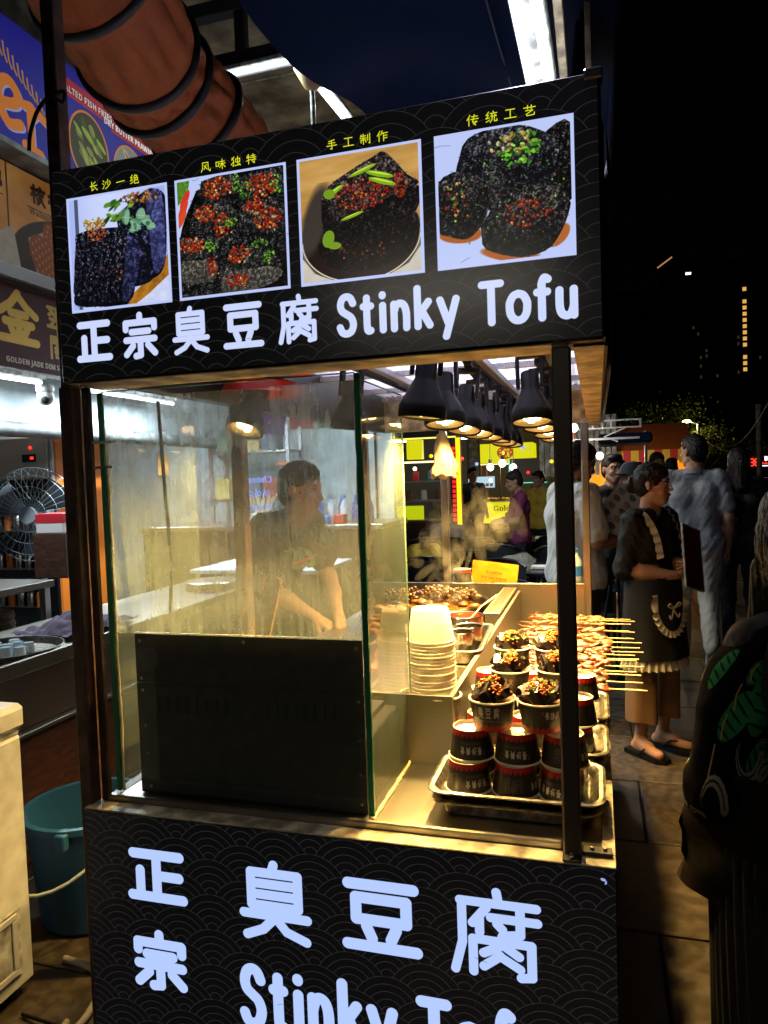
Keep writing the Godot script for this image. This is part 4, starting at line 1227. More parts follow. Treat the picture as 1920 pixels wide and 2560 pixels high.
func hair(root: Node3D, hx: Transform3D, style: String, k: Color) -> void:
	var s := SD.new(Vector3(-.13, -.3, -.19), Vector3(.13, .15, .13), .0065)
	s.oval(Vector3(0, .042, -.02), Vector3(.081, .094, .096), 0, .0)
	s.oval(Vector3(0, .0, -.05), Vector3(.077, .08, .066), 0, .02)
	if style in ["short", "cap"]:
		s.oval(Vector3(0, .075, .02), Vector3(.066, .052, .06), 0, .02)
		s.oval(Vector3(0, -.04, -.06), Vector3(.06, .045, .035), 0, .02)
	if style == "quiff":
		s.oval(Vector3(0, .1, .045), Vector3(.066, .034, .05), 0, .02)
		s.oval(Vector3(0, -.04, -.06), Vector3(.06, .045, .035), 0, .02)
	if style == "bun":
		s.oval(Vector3(0, .06, .03), Vector3(.072, .06, .058), 0, .02)
		s.oval(Vector3(.0, .0, -.12), Vector3(.05, .052, .045), 0, .015)
		s.cap(Vector3(-.06, .03, .03), Vector3(-.068, -.02, -.02), .02, .02, 0, .02)
		s.cap(Vector3(.06, .03, .03), Vector3(.068, -.02, -.02), .02, .02, 0, .02)
	if style == "long":
		s.oval(Vector3(0, .07, .02), Vector3(.07, .055, .06), 0, .02)
		for q in [-1., 1.]: s.cap(Vector3(.06 * q, .0, -.02), Vector3(.075 * q, -.2, -.0), .035, .03, 0, .03)
		s.cap(Vector3(0, 0, -.06), Vector3(0, -.2, -.07), .07, .06, 0, .03)
	if style == "topknot":
		s.oval(Vector3(0, .06, .02), Vector3(.07, .055, .06), 0, .02)
		s.oval(Vector3(0, .125, -.05), Vector3(.035, .03, .035), 0, .015)
	# the face stays free
	s.carve(Vector3(0, -.035, .085), Vector3(.068, .085, .06), .01)
	for q in [-1., 1.]: s.carve(Vector3(.085 * q, -.012, -.004), Vector3(.024, .036, .026), .008)
	var mb := MB.new()
	var w := {0: .0035, "strand": true}
	add_net(mb, s.net(), [k], hx, w)
	part(root, "hair", mb, mats["hair"])

# ---------------------------------------------------------------- materials
func make_materials() -> void:
	noise_tex("speck", 512, .09, Color(.72, .72, .72), Color(1, 1, 1), 1.6, 4, 5)
	noise_tex("blotch", 512, .012, Color(.55, .54, .52), Color(1, 1, 1), 1.7, 5, 9)
	noise_tex("stone", 512, .03, Color(.62, .6, .56), Color(1, 1, 1), 1.1, 6, 21)
	noise_tex("brush", 512, .2, Color(.78, .78, .78), Color(1, 1, 1), 1.0, 3, 7, 24)
	noise_tex("wood", 512, .06, Color(.45, .36, .28), Color(1, 1, 1), 1.6, 4, 13, 16)
	noise_tex("plaster", 512, .02, Color(.86, .86, .86), Color(1, 1, 1), 1.2, 5, 41)
	noise_tex("weave", 256, .35, Color(.75, .75, .75), Color(1, 1, 1), 1.4, 2, 17)
	var f := FastNoiseLite.new()
	f.frequency = .05
	f.fractal_octaves = 4
	f.seed = 31
	var im := f.get_seamless_image(256, 256)
	im.convert(Image.FORMAT_L8)
	NB = im.get_data()
	f.frequency = .02
	f.seed = 33
	im = f.get_seamless_image(256, 256)
	im.convert(Image.FORMAT_L8)
	NB2 = im.get_data()

	var m := mat("steel", "b4aea2", .4, 1.0)
	grain(m, "brush", 2.0, .004, "brush")
	m = mat("bright_steel", "cfcac0", .2, 1.0)
	grain(m, "speck", 3.0)
	m = mat("tray_steel", "d2cdc2", .32, 1.0)
	grain(m, "blotch", 5.0)
	m = mat("dark_steel", "5a5048", .45, .2)
	grain(m, "brush", 3.0, .004, "brush")
	m = mat("brown_post", "5c423a", .5, .0)
	grain(m, "blotch", 2.0)
	m = mat("black_metal", "141416", .45, .3)
	grain(m, "speck", 4.0)
	m = mat("lamp_black", "0a0a0c", .55, .0)
	m.metallic_specular = .35
	m = mat("sign_frame", "101012", .4, .3)
	m = mat("cream_board", "d9c79c", .5)
	grain(m, "blotch", 1.5)
	m = mat("cream_ledge", "e2d6b4", .42)
	grain(m, "blotch", 2.2)
	m = mat("aluminium", "b8b8bc", .4, .8)
	grain(m, "speck", 3.0)
	m = mat("grimy_black", "2a2420", .42, .3)
	grain(m, "blotch", 3.0, .03)
	mat("screw", "8c887f", .35, 1.0)
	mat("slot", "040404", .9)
	mat("glass_edge", "2f7a56", .15)
	m = mat("caulk", "cfc49c", .7)
	m = mat("glass", "dfeee6", .02)
	m.transparency = BaseMaterial3D.TRANSPARENCY_ALPHA
	m.albedo_color = Color(.85, .94, .9, .05)
	m = mat("plastic_film", "e8e4d8", .3)
	m.transparency = BaseMaterial3D.TRANSPARENCY_ALPHA
	m.albedo_color = Color(.95, .92, .85, .16)
	m.roughness = .26
	m = mat("roof_sheet", "dcdcf4", .5)
	m.backlight_enabled = true
	m.backlight = Color(1, 1, 1)
	m = mat("wood", "a9743c", .6)
	grain(m, "wood", 1.2, .05)
	m = mat("dark_wood", "5a3420", .6)
	grain(m, "wood", .9, .05)
	m = mat("bamboo", "dcc48c", .6)
	m = mat("paper_white", "ece6d8", .7)
	m = mat("paper_bowl", "efe8d2", .6)
	m.backlight_enabled = true
	m.backlight = Color(.25, .24, .2)
	m = mat("cup_print", "ffffff", .45)
	m.albedo_texture = print_cup()
	m = mat("cup_side_in", "efe6cf", .55)
	m = tinted("tofu", .32)
	m.clearcoat_enabled = true
	m.clearcoat = .12
	m.clearcoat_roughness = .25
	m = tinted("crumb", .4)
	m = tinted("squid", .38)
	m.clearcoat_enabled = true
	m.clearcoat = .4
	m = tinted("leaf", .5)
	m = mat("oil", "7a4a10", .12)
	m = mat("sauce", "7a1e08", .25)
	m = tinted("flesh_and_cloth", .72)
	m.metallic_specular = .3
	grain(m, "", 14., .012, "weave")
	m.roughness_texture = null
	m = mat("hair", "ffffff", .5)
	m.metallic_specular = .3
	grain(m, "", 7., .05, "brush")
	m.roughness_texture = null
	m.vertex_color_use_as_albedo = true
	m = tinted("plain_paint", .6)
	m = tinted("soft_paint", .85)
	m = mat("sign_face", "0c0c0e", .22)
	m.albedo_texture = null
	m.emission_enabled = true
	m.emission_texture = print_sign()
	m.emission_energy_multiplier = 1.0
	m = mat("panel_face", "0c0c0e", .2)
	m.emission_enabled = true
	m.emission_texture = print_panel()
	m.emission_energy_multiplier = 1.05
	m = glow("led_warm", "ffd890", 14.0)
	m = glow("tube_white", "eaf6ff", 5.0)
	m = glow("tube_cool", "f2f6ff", 5.0)
	m = mat("tube_dead", "cfd4d4", .3)
	mat("clear_pet", "b8c4cc", .1)
	mat("blue_label", "2a6cc0", .5)
	mat("carton_red", "b01c28", .5)
	mat("red_ink", "b0281c", .7)
	mat("dark_glass", "0b0e10", .08)
	mat("shop_grey", "7c8284", .6)
	grain(mats["shop_grey"], "blotch", .8)
	m = mat("fixture_white", "c9ccca", .5)
	grain(m, "blotch", 2.0)

# greasy film with runs, wiped swirls and droplets: its cover is the texture's alpha
func film_texture() -> ImageTexture:
	var W := 512; var H := 640
	var f := FastNoiseLite.new()
	f.seed = 77
	f.frequency = .006
	f.fractal_octaves = 4
	var a := f.get_image(W, H)
	a.convert(Image.FORMAT_L8)
	f.seed = 78
	f.frequency = .05
	var st := f.get_image(W, 24)
	st.convert(Image.FORMAT_L8)
	st.resize(W, H, Image.INTERPOLATE_CUBIC)
	f.seed = 79
	f.frequency = .12
	var sw := f.get_image(W, 64)
	sw.convert(Image.FORMAT_L8)
	sw.resize(W, H, Image.INTERPOLATE_LANCZOS)
	var da := a.get_data(); var ds := st.get_data(); var dw := sw.get_data()
	var o := PackedByteArray()
	o.resize(W * H * 4)
	for y in H:
		for x in W:
			var i := y * W + x
			var wipe := 0.0
			var q := (x * .8 + y * .55)
			if da[i] > 120: wipe = .1 * sin(q * .9 + da[i] * .22)
			var k := .35 + (da[i] / 255. - .5) * .34 + (ds[i] / 255. - .5) * .22 + (dw[i] / 255. - .5) * .12 + wipe * .2
			o[i * 4] = 190; o[i * 4 + 1] = 206; o[i * 4 + 2] = 200
			o[i * 4 + 3] = int(clampf(k, .12, .68) * 255.)
	var im := IM.new(2, 2, Color.BLACK)
	im.w = W; im.h = H; im.d = o
	for e in 240:
		var p := Vector2(rng.randf() * W, rng.randf() * H)
		im.oval(p, rng.randf_range(.5, 1.3), rng.randf_range(.7, 2.2), Color(.92, .93, .9, .75))
	for e in 14:
		var p := Vector2(rng.randf() * W, rng.randf() * H * .8)
		im.line([p, p + Vector2(rng.randf_range(-3, 3), rng.randf_range(20, 70))], .6, Color(.3, .28, .25, .5))
	return im.tex()

# ---------------------------------------------------------------- the cart
func lit_panel(parent: Node, called: String, x0: float, x1: float, y0: float, y1: float, z: float, m: Material) -> MeshInstance3D:
	var mb := MB.new()
	mb.quad(Vector3(x0, y0, z), Vector3(x1, y0, z), Vector3(x1, y1, z), Vector3(x0, y1, z), Vector3(0, 0, 1))
	return part(parent, called, mb, m)

func build_cart() -> void:
	var c := thing("food_cart", "black street food cart with backlit white lettering and tofu photographs above a steel counter", "food cart")
	# fascia light box, facing the street
	var f := part(c, "fascia_box", MB.new().bx(-1.2214, 0, 1.817, 2.3063, -.125, -.004, .006), mats["sign_frame"])
	f.set_meta("label", "long backlit sign with four square tofu photographs and white lettering")
	lit_panel(f, "sign_face", -1.214, -.006, 1.822, 2.301, -.0015, mats["sign_face"])
	part(f, "underside", MB.new().bx(-1.2, -.1, 1.8139, 1.8165, -.12, -.005), mats["cream_board"])
	part(f, "corner_cap", MB.new().bx(-.03, .004, 2.29, 2.311, -.03, .003, .003), mats["bright_steel"])
	# side light box over the long side
	var sb := part(c, "side_sign_box", MB.new().bx(-.062, .0, 1.8165, 2.29, -2.62, -.13, .004), mats["cream_board"])
	part(sb, "underside_board", MB.new().bx(-.06, -.002, 1.812, 1.816, -2.61, -.045), mats["cream_board"])
	part(sb, "outer_face", MB.new().bx(.001, .006, 1.825, 2.28, -2.6, -.14), mats["sign_frame"])
	part(sb, "crumpled_wrap", MB.new().sheet(func(u, v): return Vector3(.012 + .012 * sin(u * 40.) * sin(v * 9.), 1.78 + .5 * v, -.2 - 2.4 * u), 40, 8), mats["black_metal"])
	part(c, "far_fascia_box", MB.new().bx(-1.2, -.07, 1.83, 2.28, -2.62, -2.54, .004), mats["cream_board"])
	part(c, "left_side_box", MB.new().bx(-1.22, -1.17, 1.83, 2.29, -2.54, -.13, .004), mats["sign_frame"])
	# posts
	for q in [[-.083, -.046, .036, "dark_steel", .8, 1.8135], [-1.231, -.04, .036, "brown_post", .1, 1.8135], [-1.2005, -.062, .02, "brown_post", .1, 1.8135], [-.075, -2.24, .036, "steel", .1, 1.811], [-.775, -2.24, .036, "steel", .1, 1.99], [-1.215, -.86, .045, "brown_post", .1, 1.99], [-1.2, -2.24, .036, "brown_post", .1, 1.99]]:
		var p := part(c, "post", MB.new().bx(q[0] - q[2] / 2, q[0] + q[2] / 2, q[4], q[5], q[1] - q[2] / 2, q[1] + q[2] / 2, .004), mats[q[3]])
		if q[1] == -.046:
			part(p, "foot_plate", MB.new().bx(-.101, -.065, .8045, .8085, -.028, .0, .0015), mats["black_metal"])
			part(p, "foot_plate", MB.new().bx(-.064, -.006, .8045, .812, -.062, -.034, .0015), mats["black_metal"])
			for b in [Vector3(-.083, .811, -.009), Vector3(-.083, .811, -.02), Vector3(-.045, .8145, -.048), Vector3(-.02, .8145, -.048)]:
				part(p, "bolt", MB.new().lathe([Vector2(0, .003), Vector2(.003, .0028), Vector2(.0045, .001), Vector2(.0045, -.002)], 12, b), mats["screw"])
	for y in [1.68, 1.62]: part(c, "tie_bar", MB.new().bx(-1.215, -1.14, y - .003, y + .003, -.066, -.06), mats["fixture_white"])
	# roof: ribbed translucent sheet on bars
	var rf := part(c, "roof_sheet", MB.new().sheet(func(u, v): return Vector3(-1.19 + 1.125 * u, 2.03 + .004 * sin(u * 220.), -.13 - 2.48 * v), 240, 1), mats["roof_sheet"])
	rf.set_meta("label", "pale lilac translucent ribbed roof sheet lit from above")
	for z in [-.55, -1.05, -1.55, -2.1, -2.5]: part(c, "roof_bar", MB.new().bx(-1.17, -.063, 1.996, 2.02, z - .012, z + .012, .002), mats["aluminium"])
	for x in [-.41, -.17, -.8]: part(c, "roof_rail", MB.new().bx(x - .014, x + .014, 1.968, 1.9955, -2.54, -.13, .002), mats["aluminium"])
	for x in [-.45, -.205, -.85]: part(c, "lamp_track", MB.new().bx(x - .016, x + .016, 1.965, 1.9945, -2.5, -.14, .002), mats["lamp_black"])
	# counter
	var pb := part(c, "counter_box", MB.new().bx(-1.2214, 0, .25, .7985, -.085, -.004, .004), mats["sign_frame"])
	pb.set_meta("label", "backlit counter panel with big white lettering over a pattern of wave scales")
	lit_panel(pb, "sign_face", -1.2195, -.002, .252, .7975, -.0015, mats["panel_face"])
	part(c, "counter_side", MB.new().bx(-.028, 0, .12, .7985, -2.3, -.086, .003), mats["black_metal"])
	part(c, "counter_side", MB.new().bx(-1.22, -1.19, .12, .7985, -2.3, -.086, .003), mats["dark_steel"])
	part(c, "counter_back", MB.new().bx(-1.189, -.029, .12, .7985, -2.3, -2.28), mats["dark_steel"])
	part(c, "bottom_shelf", MB.new().bx(-1.189, -.029, .12, .14, -2.279, -.086), mats["dark_steel"])
	part(c, "front_ledge", MB.new().bx(-1.2214, 0, .799, .8035, -.048, -.001, .0015), mats["cream_ledge"])
	part(c, "side_ledge", MB.new().bx(-.026, 0, .799, .8035, -2.3, -.0485, .0015), mats["cream_ledge"])
	part(c, "front_rail", MB.new().bx(-1.19, -.103, .799, .818, -.064, -.049, .003), mats["steel"])
	part(c, "counter_top", MB.new().bx(-1.19, -.0265, .782, .797, -2.279, -.0645), mats["steel"])
	for k in 4:
		var x: float = [-1.12, -.1, -1.12, -.1][k]
		var z: float = [-.2, -.2, -2.1, -2.1][k]
		var w := part(c, "wheel", MB.new().lathe([Vector2(0, -.018), Vector2(.05, -.018), Vector2(.058, -.01), Vector2(.058, .01), Vector2(.05, .018), Vector2(0, .018)], 20), mats["black_metal"])
		w.transform = Transform3D(Basis(Vector3(0, 0, 1), PI / 2), Vector3(x, .058, z))
	# trough walls
	part(c, "trough_wall", MB.new().bx(-1.19, -.404, .7975, .985, -.437, -.433).bx(-1.19, -.404, .985, .988, -.45, -.431, .001), mats["steel"])
	part(c, "trough_wall", MB.new().bx(-.404, -.4, .7975, .985, -2.2, -.4325).bx(-.412, -.396, .9855, .9885, -2.2, -.4305, .001), mats["steel"])
	part(c, "back_wall", MB.new().bx(-1.19, -.09, .7975, 1.02, -2.206, -2.202).bx(-1.19, -.09, 1.0205, 1.024, -2.22, -2.2, .001), mats["steel"])
	part(c, "work_top", MB.new().bx(-1.19, -.405, .898, .902, -2.2, -.4375), mats["steel"])

func build_glass_case() -> void:
	var g := thing("glass_screen", "steamed greasy glass screen with green edges boxing in the fryer", "glass screen")
	var film := mat("film", "ffffff", .9)
	film.albedo_texture = film_texture()
	film.transparency = BaseMaterial3D.TRANSPARENCY_ALPHA
	film.backlight_enabled = true
	film.backlight = Color(1, 1, 1)
	var side_film: StandardMaterial3D = film.duplicate()
	side_film.albedo_color = Color(.82, .9, .84, .5)
	for q in [["front", Vector3(-1.187, .8185, -.095), Vector3(-.522, 0, -.095), 1.803], ["right", Vector3(-.522, .8, -.105), Vector3(-.522, 0, -.465), 1.79], ["left", Vector3(-1.187, .8, -.105), Vector3(-1.187, 0, -.52), 1.8]]:
		var a: Vector3 = q[1]
		var b := Vector3(q[2].x, a.y, q[2].z)
		var up := Vector3(0, q[3] - a.y, 0)
		var along := (b - a).normalized()
		var nn := along.cross(Vector3.UP)
		var mb := MB.new()
		mb.quad(a, b, b + up, a + up, nn)
		var p := part(g, "pane", mb, mats["glass"])
		var fm := MB.new()
		var sft := nn * (-.0022 if q[0] != "left" else .0022)
		var low := Vector3(0, .39 if q[0] == "front" else .004, 0)
		fm.quad(a + sft + low, b + sft + low, b + up * .985 + sft, a + up * .985 + sft, nn)
		part(p, "greasy_film", fm, film if q[0] == "front" else side_film)
	# the ground green edges, each where a pane ends
	for e in [[-.522, -.0955, .81, 1.803], [-1.187, -.0955, .81, 1.803]]:
		part(g, "green_edge", MB.new().bx(e[0] - .0065, e[0] + .0065, e[2], e[3], e[1] - .005, e[1] + .005, .001), mats["glass_edge"])
	part(g, "pale_edge", MB.new().bx(-.524, -.52, .8, 1.79, -.467, -.4655), mat("pale_glass_edge", "7fa48e", .3))
	part(g, "green_edge", MB.new().bx(-1.182, -.528, 1.8032, 1.8055, -.098, -.092), mats["glass_edge"])
	part(g, "green_edge", MB.new().bx(-.5245, -.5195, 1.7905, 1.7925, -.463, -.1), mats["glass_edge"])
	# hand-laid caulk along the joints
	for e in [[Vector3(-.5285, .8, -.1), Vector3(-.5295, 1.78, -.1), .004], [Vector3(-.5215, .8005, -.09), Vector3(-.5215, .8005, -.46), .006], [Vector3(-1.1785, .81, -.1), Vector3(-1.1785, 1.6, -.1), .004]]:
		var pts := []
		var rr := []
		for k in 41:
			var q: Vector3 = e[0].lerp(e[1], k / 40.)
			pts.append(q + Vector3(rng.randf_range(-.0012, .0012), rng.randf_range(-.001, .001), rng.randf_range(-.001, .001)))
			rr.append(e[2] * rng.randf_range(.55, 1.15))
		part(g, "caulk_bead", MB.new().tube(pts, rr, 6), mats["caulk"])
	part(g, "tape_patch", MB.new().bx(-1.1835, -1.1825, 1.6, 1.66, -.37, -.32), mats["cream_ledge"])

func build_fryer() -> void:
	var c := thing("fryer", "grimy black fryer housing with two rows of vertical vent slots behind glass", "fryer")
	part(c, "housing", MB.new().bx(-1.138, -.545, .7985, .96, -.42, -.15, .003), mats["grimy_black"])
	part(c, "oil_well", MB.new().bx(-1.1, -.58, .9605, .975, -.41, -.17, .002), mats["grimy_black"])
	part(c, "shield_back", MB.new().bx(-1.138, -.545, .9605, 1.2, -.1285, -.1265), mats["slot"])
	part(c, "shield_foot", MB.new().bx(-1.138, -.545, .7985, .9595, -.1495, -.1265), mats["slot"])
	# front plate with real slots: two bands and the bars between them
	var mb := MB.new()
	var x0 := -1.142; var x1 := -.541
	mb.bx(x0, x1, .799, 1.003, -.1255, -.121)
	mb.bx(x0, x1, 1.048, 1.078, -.1255, -.121)
	var xs := [x0]
	for k in 8: xs.append_array([-1.085 + k * .027, -1.085 + k * .027 + .0075])
	for k in 8: xs.append_array([-.785 + k * .024, -.785 + k * .024 + .007])
	xs.append(x1)
	for k in range(0, xs.size(), 2): mb.bx(xs[k], xs[k + 1], 1.003, 1.048, -.1255, -.121)
	part(c, "vent_plate", mb, mats["grimy_black"])
	part(c, "upper_plate", MB.new().bx(x0, x1, 1.0795, 1.203, -.1245, -.1205, .001), mats["grimy_black"])
	part(c, "top_rim", MB.new().bx(x0, x1, 1.2035, 1.2065, -.1285, -.1205, .001), mats["steel"])
	for q in [[-1.128, 1.185], [-.84, 1.19], [-.555, 1.185], [-1.128, 1.09], [-1.126, 1.06], [-1.122, .97], [-1.12, .9], [-1.115, .815], [-.555, 1.06], [-.555, .97], [-.555, .89], [-.555, .82]]:
		part(c, "screw", MB.new().lathe([Vector2(0, .0022), Vector2(.003, .002), Vector2(.0042, .0)], 10, Vector3.ZERO), mats["screw"]).transform = Transform3D(Basis(Vector3(1, 0, 0), PI / 2), Vector3(q[0], q[1], -.1212 if q[1] < 1.08 else -.1205))
	var w := solo("wooden_paddle", "worn wooden paddle handle sticking up out of the black fryer", "paddle", MB.new().slab(PackedVector2Array([Vector2(-.02, -.12), Vector2(.018, -.12), Vector2(.024, .08), Vector2(.02, .094), Vector2(.006, .1), Vector2(-.01, .097), Vector2(-.018, .086)]), -.007, .007), mats["wood"], Vector3(-.862, 1.225, -.3))
	w.rotation = Vector3(-.1, .1, -.2)

# ---------------------------------------------------------------- lamps on the tracks
func make_track_light(label: String) -> Node3D:
	var t := thing("track_light", label, "spotlight", Vector3.ZERO, "black track lights over the counter")
	# origin: middle of the open mouth; the track is 0.245 above
	part(t, "housing", MB.new().lathe([Vector2(.055, .006), Vector2(.0605, .0), Vector2(.0625, .004), Vector2(.0625, .03), Vector2(.06, .036), Vector2(.03, .098), Vector2(.0275, .104), Vector2(.0275, .155), Vector2(.024, .16), Vector2(0, .162)], 28), mats["lamp_black"])
	var rings := MB.new()
	for k in 4: rings.lathe([Vector2(.055 - k * .006, .006 + k * .004), Vector2(.052 - k * .006, .0062 + k * .004), Vector2(.05 - k * .006, .012 + k * .004)], 28)
	rings.lathe([Vector2(.033, .02), Vector2(0, .0205)], 20)
	part(t, "baffle_rings", rings, mats["cream_board"])
	for k in 3:
		var a := TAU * k / 3. + .4
		part(t, "led_lens", MB.new().lathe([Vector2(.0, .0065), Vector2(.009, .0075), Vector2(.0125, .012), Vector2(.0125, .02)], 14, Vector3(cos(a) * .016, 0, sin(a) * .016)), mats["led_warm"])
	part(t, "bracket", MB.new().bx(-.042, -.03, .11, .205, -.013, .013, .003).bx(.03, .042, .11, .205, -.013, .013, .003).bx(-.042, .042, .2055, .222, -.013, .013, .003), mats["lamp_black"])
	part(t, "track_adapter", MB.new().bx(-.014, .014, .2225, .244, -.045, .045, .002), mats["lamp_black"])
	var l := SpotLight3D.new()
	l.name = "lamp_light"
	l.light_color = Color(1., .81, .45)
	l.light_energy = 2.5
	l.light_size = .03
	l.spot_range = 8.
	l.spot_angle = 56.
	l.spot_attenuation = 2.
	l.spot_angle_attenuation = .9
	l.shadow_enabled = true
	t.add_child(l)
	l.position = Vector3(0, -.004, 0)
	l.rotation.x = -PI / 2
	return t

func build_lamps() -> void:
	var first := make_track_light("black cone track light at the street end of the row over the steel trough")
	first.position = Vector3(-.45, 1.72, -.4)
	first.rotation = Vector3(.0, .3, -.12)
	var z := -.4
	for k in 7:
		z -= .3 if k < 3 else .28
		var c := copy(first, Vector3(-.45, 1.72, z), rng.randf_range(-.3, .3), "black cone track light over the trough, %s from the street end" % ["second", "third", "fourth", "fifth", "sixth", "seventh", "eighth"][k])
		c.rotation.z = rng.randf_range(-.1, .06)
		c.rotation.x = rng.randf_range(-.28, -.14)
	for q in [[-.205, 1.72, -.8, "black cone track light over the tofu cups beside the front post"], [-.205, 1.72, -1.15, "black cone track light over the brown squid skewers"], [-.205, 1.72, -1.6, "black cone track light over the pale squid skewers"], [-.205, 1.72, -2.0, "black cone track light by the cart's back wall, over the last tray"]]:
		var c := copy(first, Vector3(q[0], q[1], q[2]), rng.randf_range(-.2, .2), q[3])
		c.rotation.z = rng.randf_range(-.02, .06)
		c.rotation.x = -.2
	copy(first, Vector3(-1.09, 1.735, -.66), .0, "lit cone lamp glowing through the steamed glass above the fryer").rotation.x = -.42
	copy(first, Vector3(-.81, 1.735, -.86), -.2, "dark cone lamp behind the taped corner of the glass")

# ---------------------------------------------------------------- things on the counter
func round_rect(hx: float, hz: float, r: float, n := 5) -> Array:
	var o := []
	for q in [[1, 1, 0.], [-1, 1, .5], [-1, -1, 1.], [1, -1, 1.5]]:
		for k in n + 1:
			var a: float = (q[2] + .5 * k / n) * PI
			o.append(Vector2(q[0] * (hx - r) + cos(a) * r, q[1] * (hz - r) + sin(a) * r))
	return o

# pressed steel tray: rings of a rounded rectangle stepping down and in; origin on the underside
func tray_shape(hx: float, hz: float, h: float) -> MB:
	var mb := MB.new()
	var rings := [[0., -.0035, .04], [0., 0., .04], [.006, .0015, .038], [.014, -.0005, .034], [.02, -.008, .03], [.028, -h + .006, .026], [.034, -h + .0015, .024]]
	var pr := []
	for e in rings:
		var ring := []
		for p in round_rect(hx - e[0], hz - e[0], e[2]): ring.append(Vector3(p.x, h + e[1], p.y))
		pr.append(ring)
	for k in pr.size() - 1:
		var m: int = pr[k].size()
		for i in m:
			var a: Vector3 = pr[k][i]; var b: Vector3 = pr[k][(i + 1) % m]; var d: Vector3 = pr[k + 1][(i + 1) % m]; var e: Vector3 = pr[k + 1][i]
			if a.distance_to(b) < 1e-5 and e.distance_to(d) < 1e-5: continue
			mb.quad(a, b, d, e, Vector3(-(a.x + d.x), 1.5, -(a.z + d.z)) if k > 0 else Vector3(a.x, .2, a.z))
			# outer skin
			if k >= 3: mb.quad(a + Vector3(0, -.0012, 0), b + Vector3(0, -.0012, 0), d + Vector3(0, -.0012, 0), e + Vector3(0, -.0012, 0), Vector3(a.x, -.4, a.z))
	var last: Array = pr[pr.size() - 1]
	for i in last.size():
		mb.tri(Vector3(0, .0015, 0), last[i], last[(i + 1) % last.size()], Vector3.UP, Vector3.UP, Vector3.UP)
		mb.tri(Vector3(0, .0, 0), last[i] + Vector3(0, -.0014, 0), last[(i + 1) % last.size()] + Vector3(0, -.0014, 0), Vector3.DOWN, Vector3.DOWN, Vector3.DOWN)
	return mb

func build_trays() -> void:
	for q in [[-.212, -.247, .196, .122, .812, "pressed steel tray at the counter front under the stacked printed cups"], [-.2, -.533, .196, .122, .812, "pressed steel tray between the front cup tray and the third tray"], [-.195, -.825, .196, .14, .812, "pressed steel tray under the rearmost tofu cups and nearest skewers"], [-.19, -1.12, .19, .14, .812, "pressed steel tray heaped with brown squid skewers"], [-.19, -1.42, .19, .14, .812, "pressed steel tray of pale pink squid skewers"], [-.19, -1.75, .19, .14, .812, "pressed steel tray of pale squid by the cart's back wall"]]:
		solo("steel_tray", q[5], "tray", tray_shape(q[2], q[3], .026), mats["tray_steel"], Vector3(q[0], .8385, q[1]), "pressed steel trays along the counter")
		solo("steel_pan", "deeper steel pan under the " + String(q[5]).replace("pressed steel ", ""), "pan", tray_shape(q[2] - .008, q[3] - .008, .0405), mats["tray_steel"], Vector3(q[0], .7975, q[1]), "deep pans under the trays")
	solo("steel_stand", "low steel stand in the trough carrying the pan of pots", "stand", MB.new().bx(-.09, .09, 0, .045, -.21, .21, .004), mats["steel"], Vector3(-.5, .9025, -1.1))
	var t := solo("steel_pan", "shallow steel pan on the trough top under the small steel pots", "pan", tray_shape(.1, .23, .05), mats["tray_steel"], Vector3(-.5, .9495, -1.1))
	t.rotation.y = .04

func make_cup(label: String, group: String) -> Node3D:
	# paper cup, origin at the middle of its rolled rim, standing upside down (rim below)
	var c := thing("paper_cup", label, "paper cup", Vector3.ZERO, group)
	part(c, "printed_wall", MB.new().lathe([Vector2(.0535, .003), Vector2(.0435, .069)], 36), mats["cup_print"])
	var rim := []
	for k in 9: rim.append(Vector2(.0535 + cos(TAU * k / 8.) * .0026, .002 + sin(TAU * k / 8.) * .0026))
	rim.reverse()
	part(c, "rolled_rim", MB.new().lathe(rim, 36), mats["cup_side_in"])
	part(c, "recessed_base", MB.new().lathe([Vector2(.0435, .069), Vector2(.042, .0694), Vector2(.0413, .068), Vector2(.0418, .06), Vector2(.0, .06)], 30), mats["cup_side_in"])
	part(c, "inner_wall", MB.new().lathe([Vector2(.0422, .0585), Vector2(.052, .004)], 30), mats["cup_side_in"])
	return c

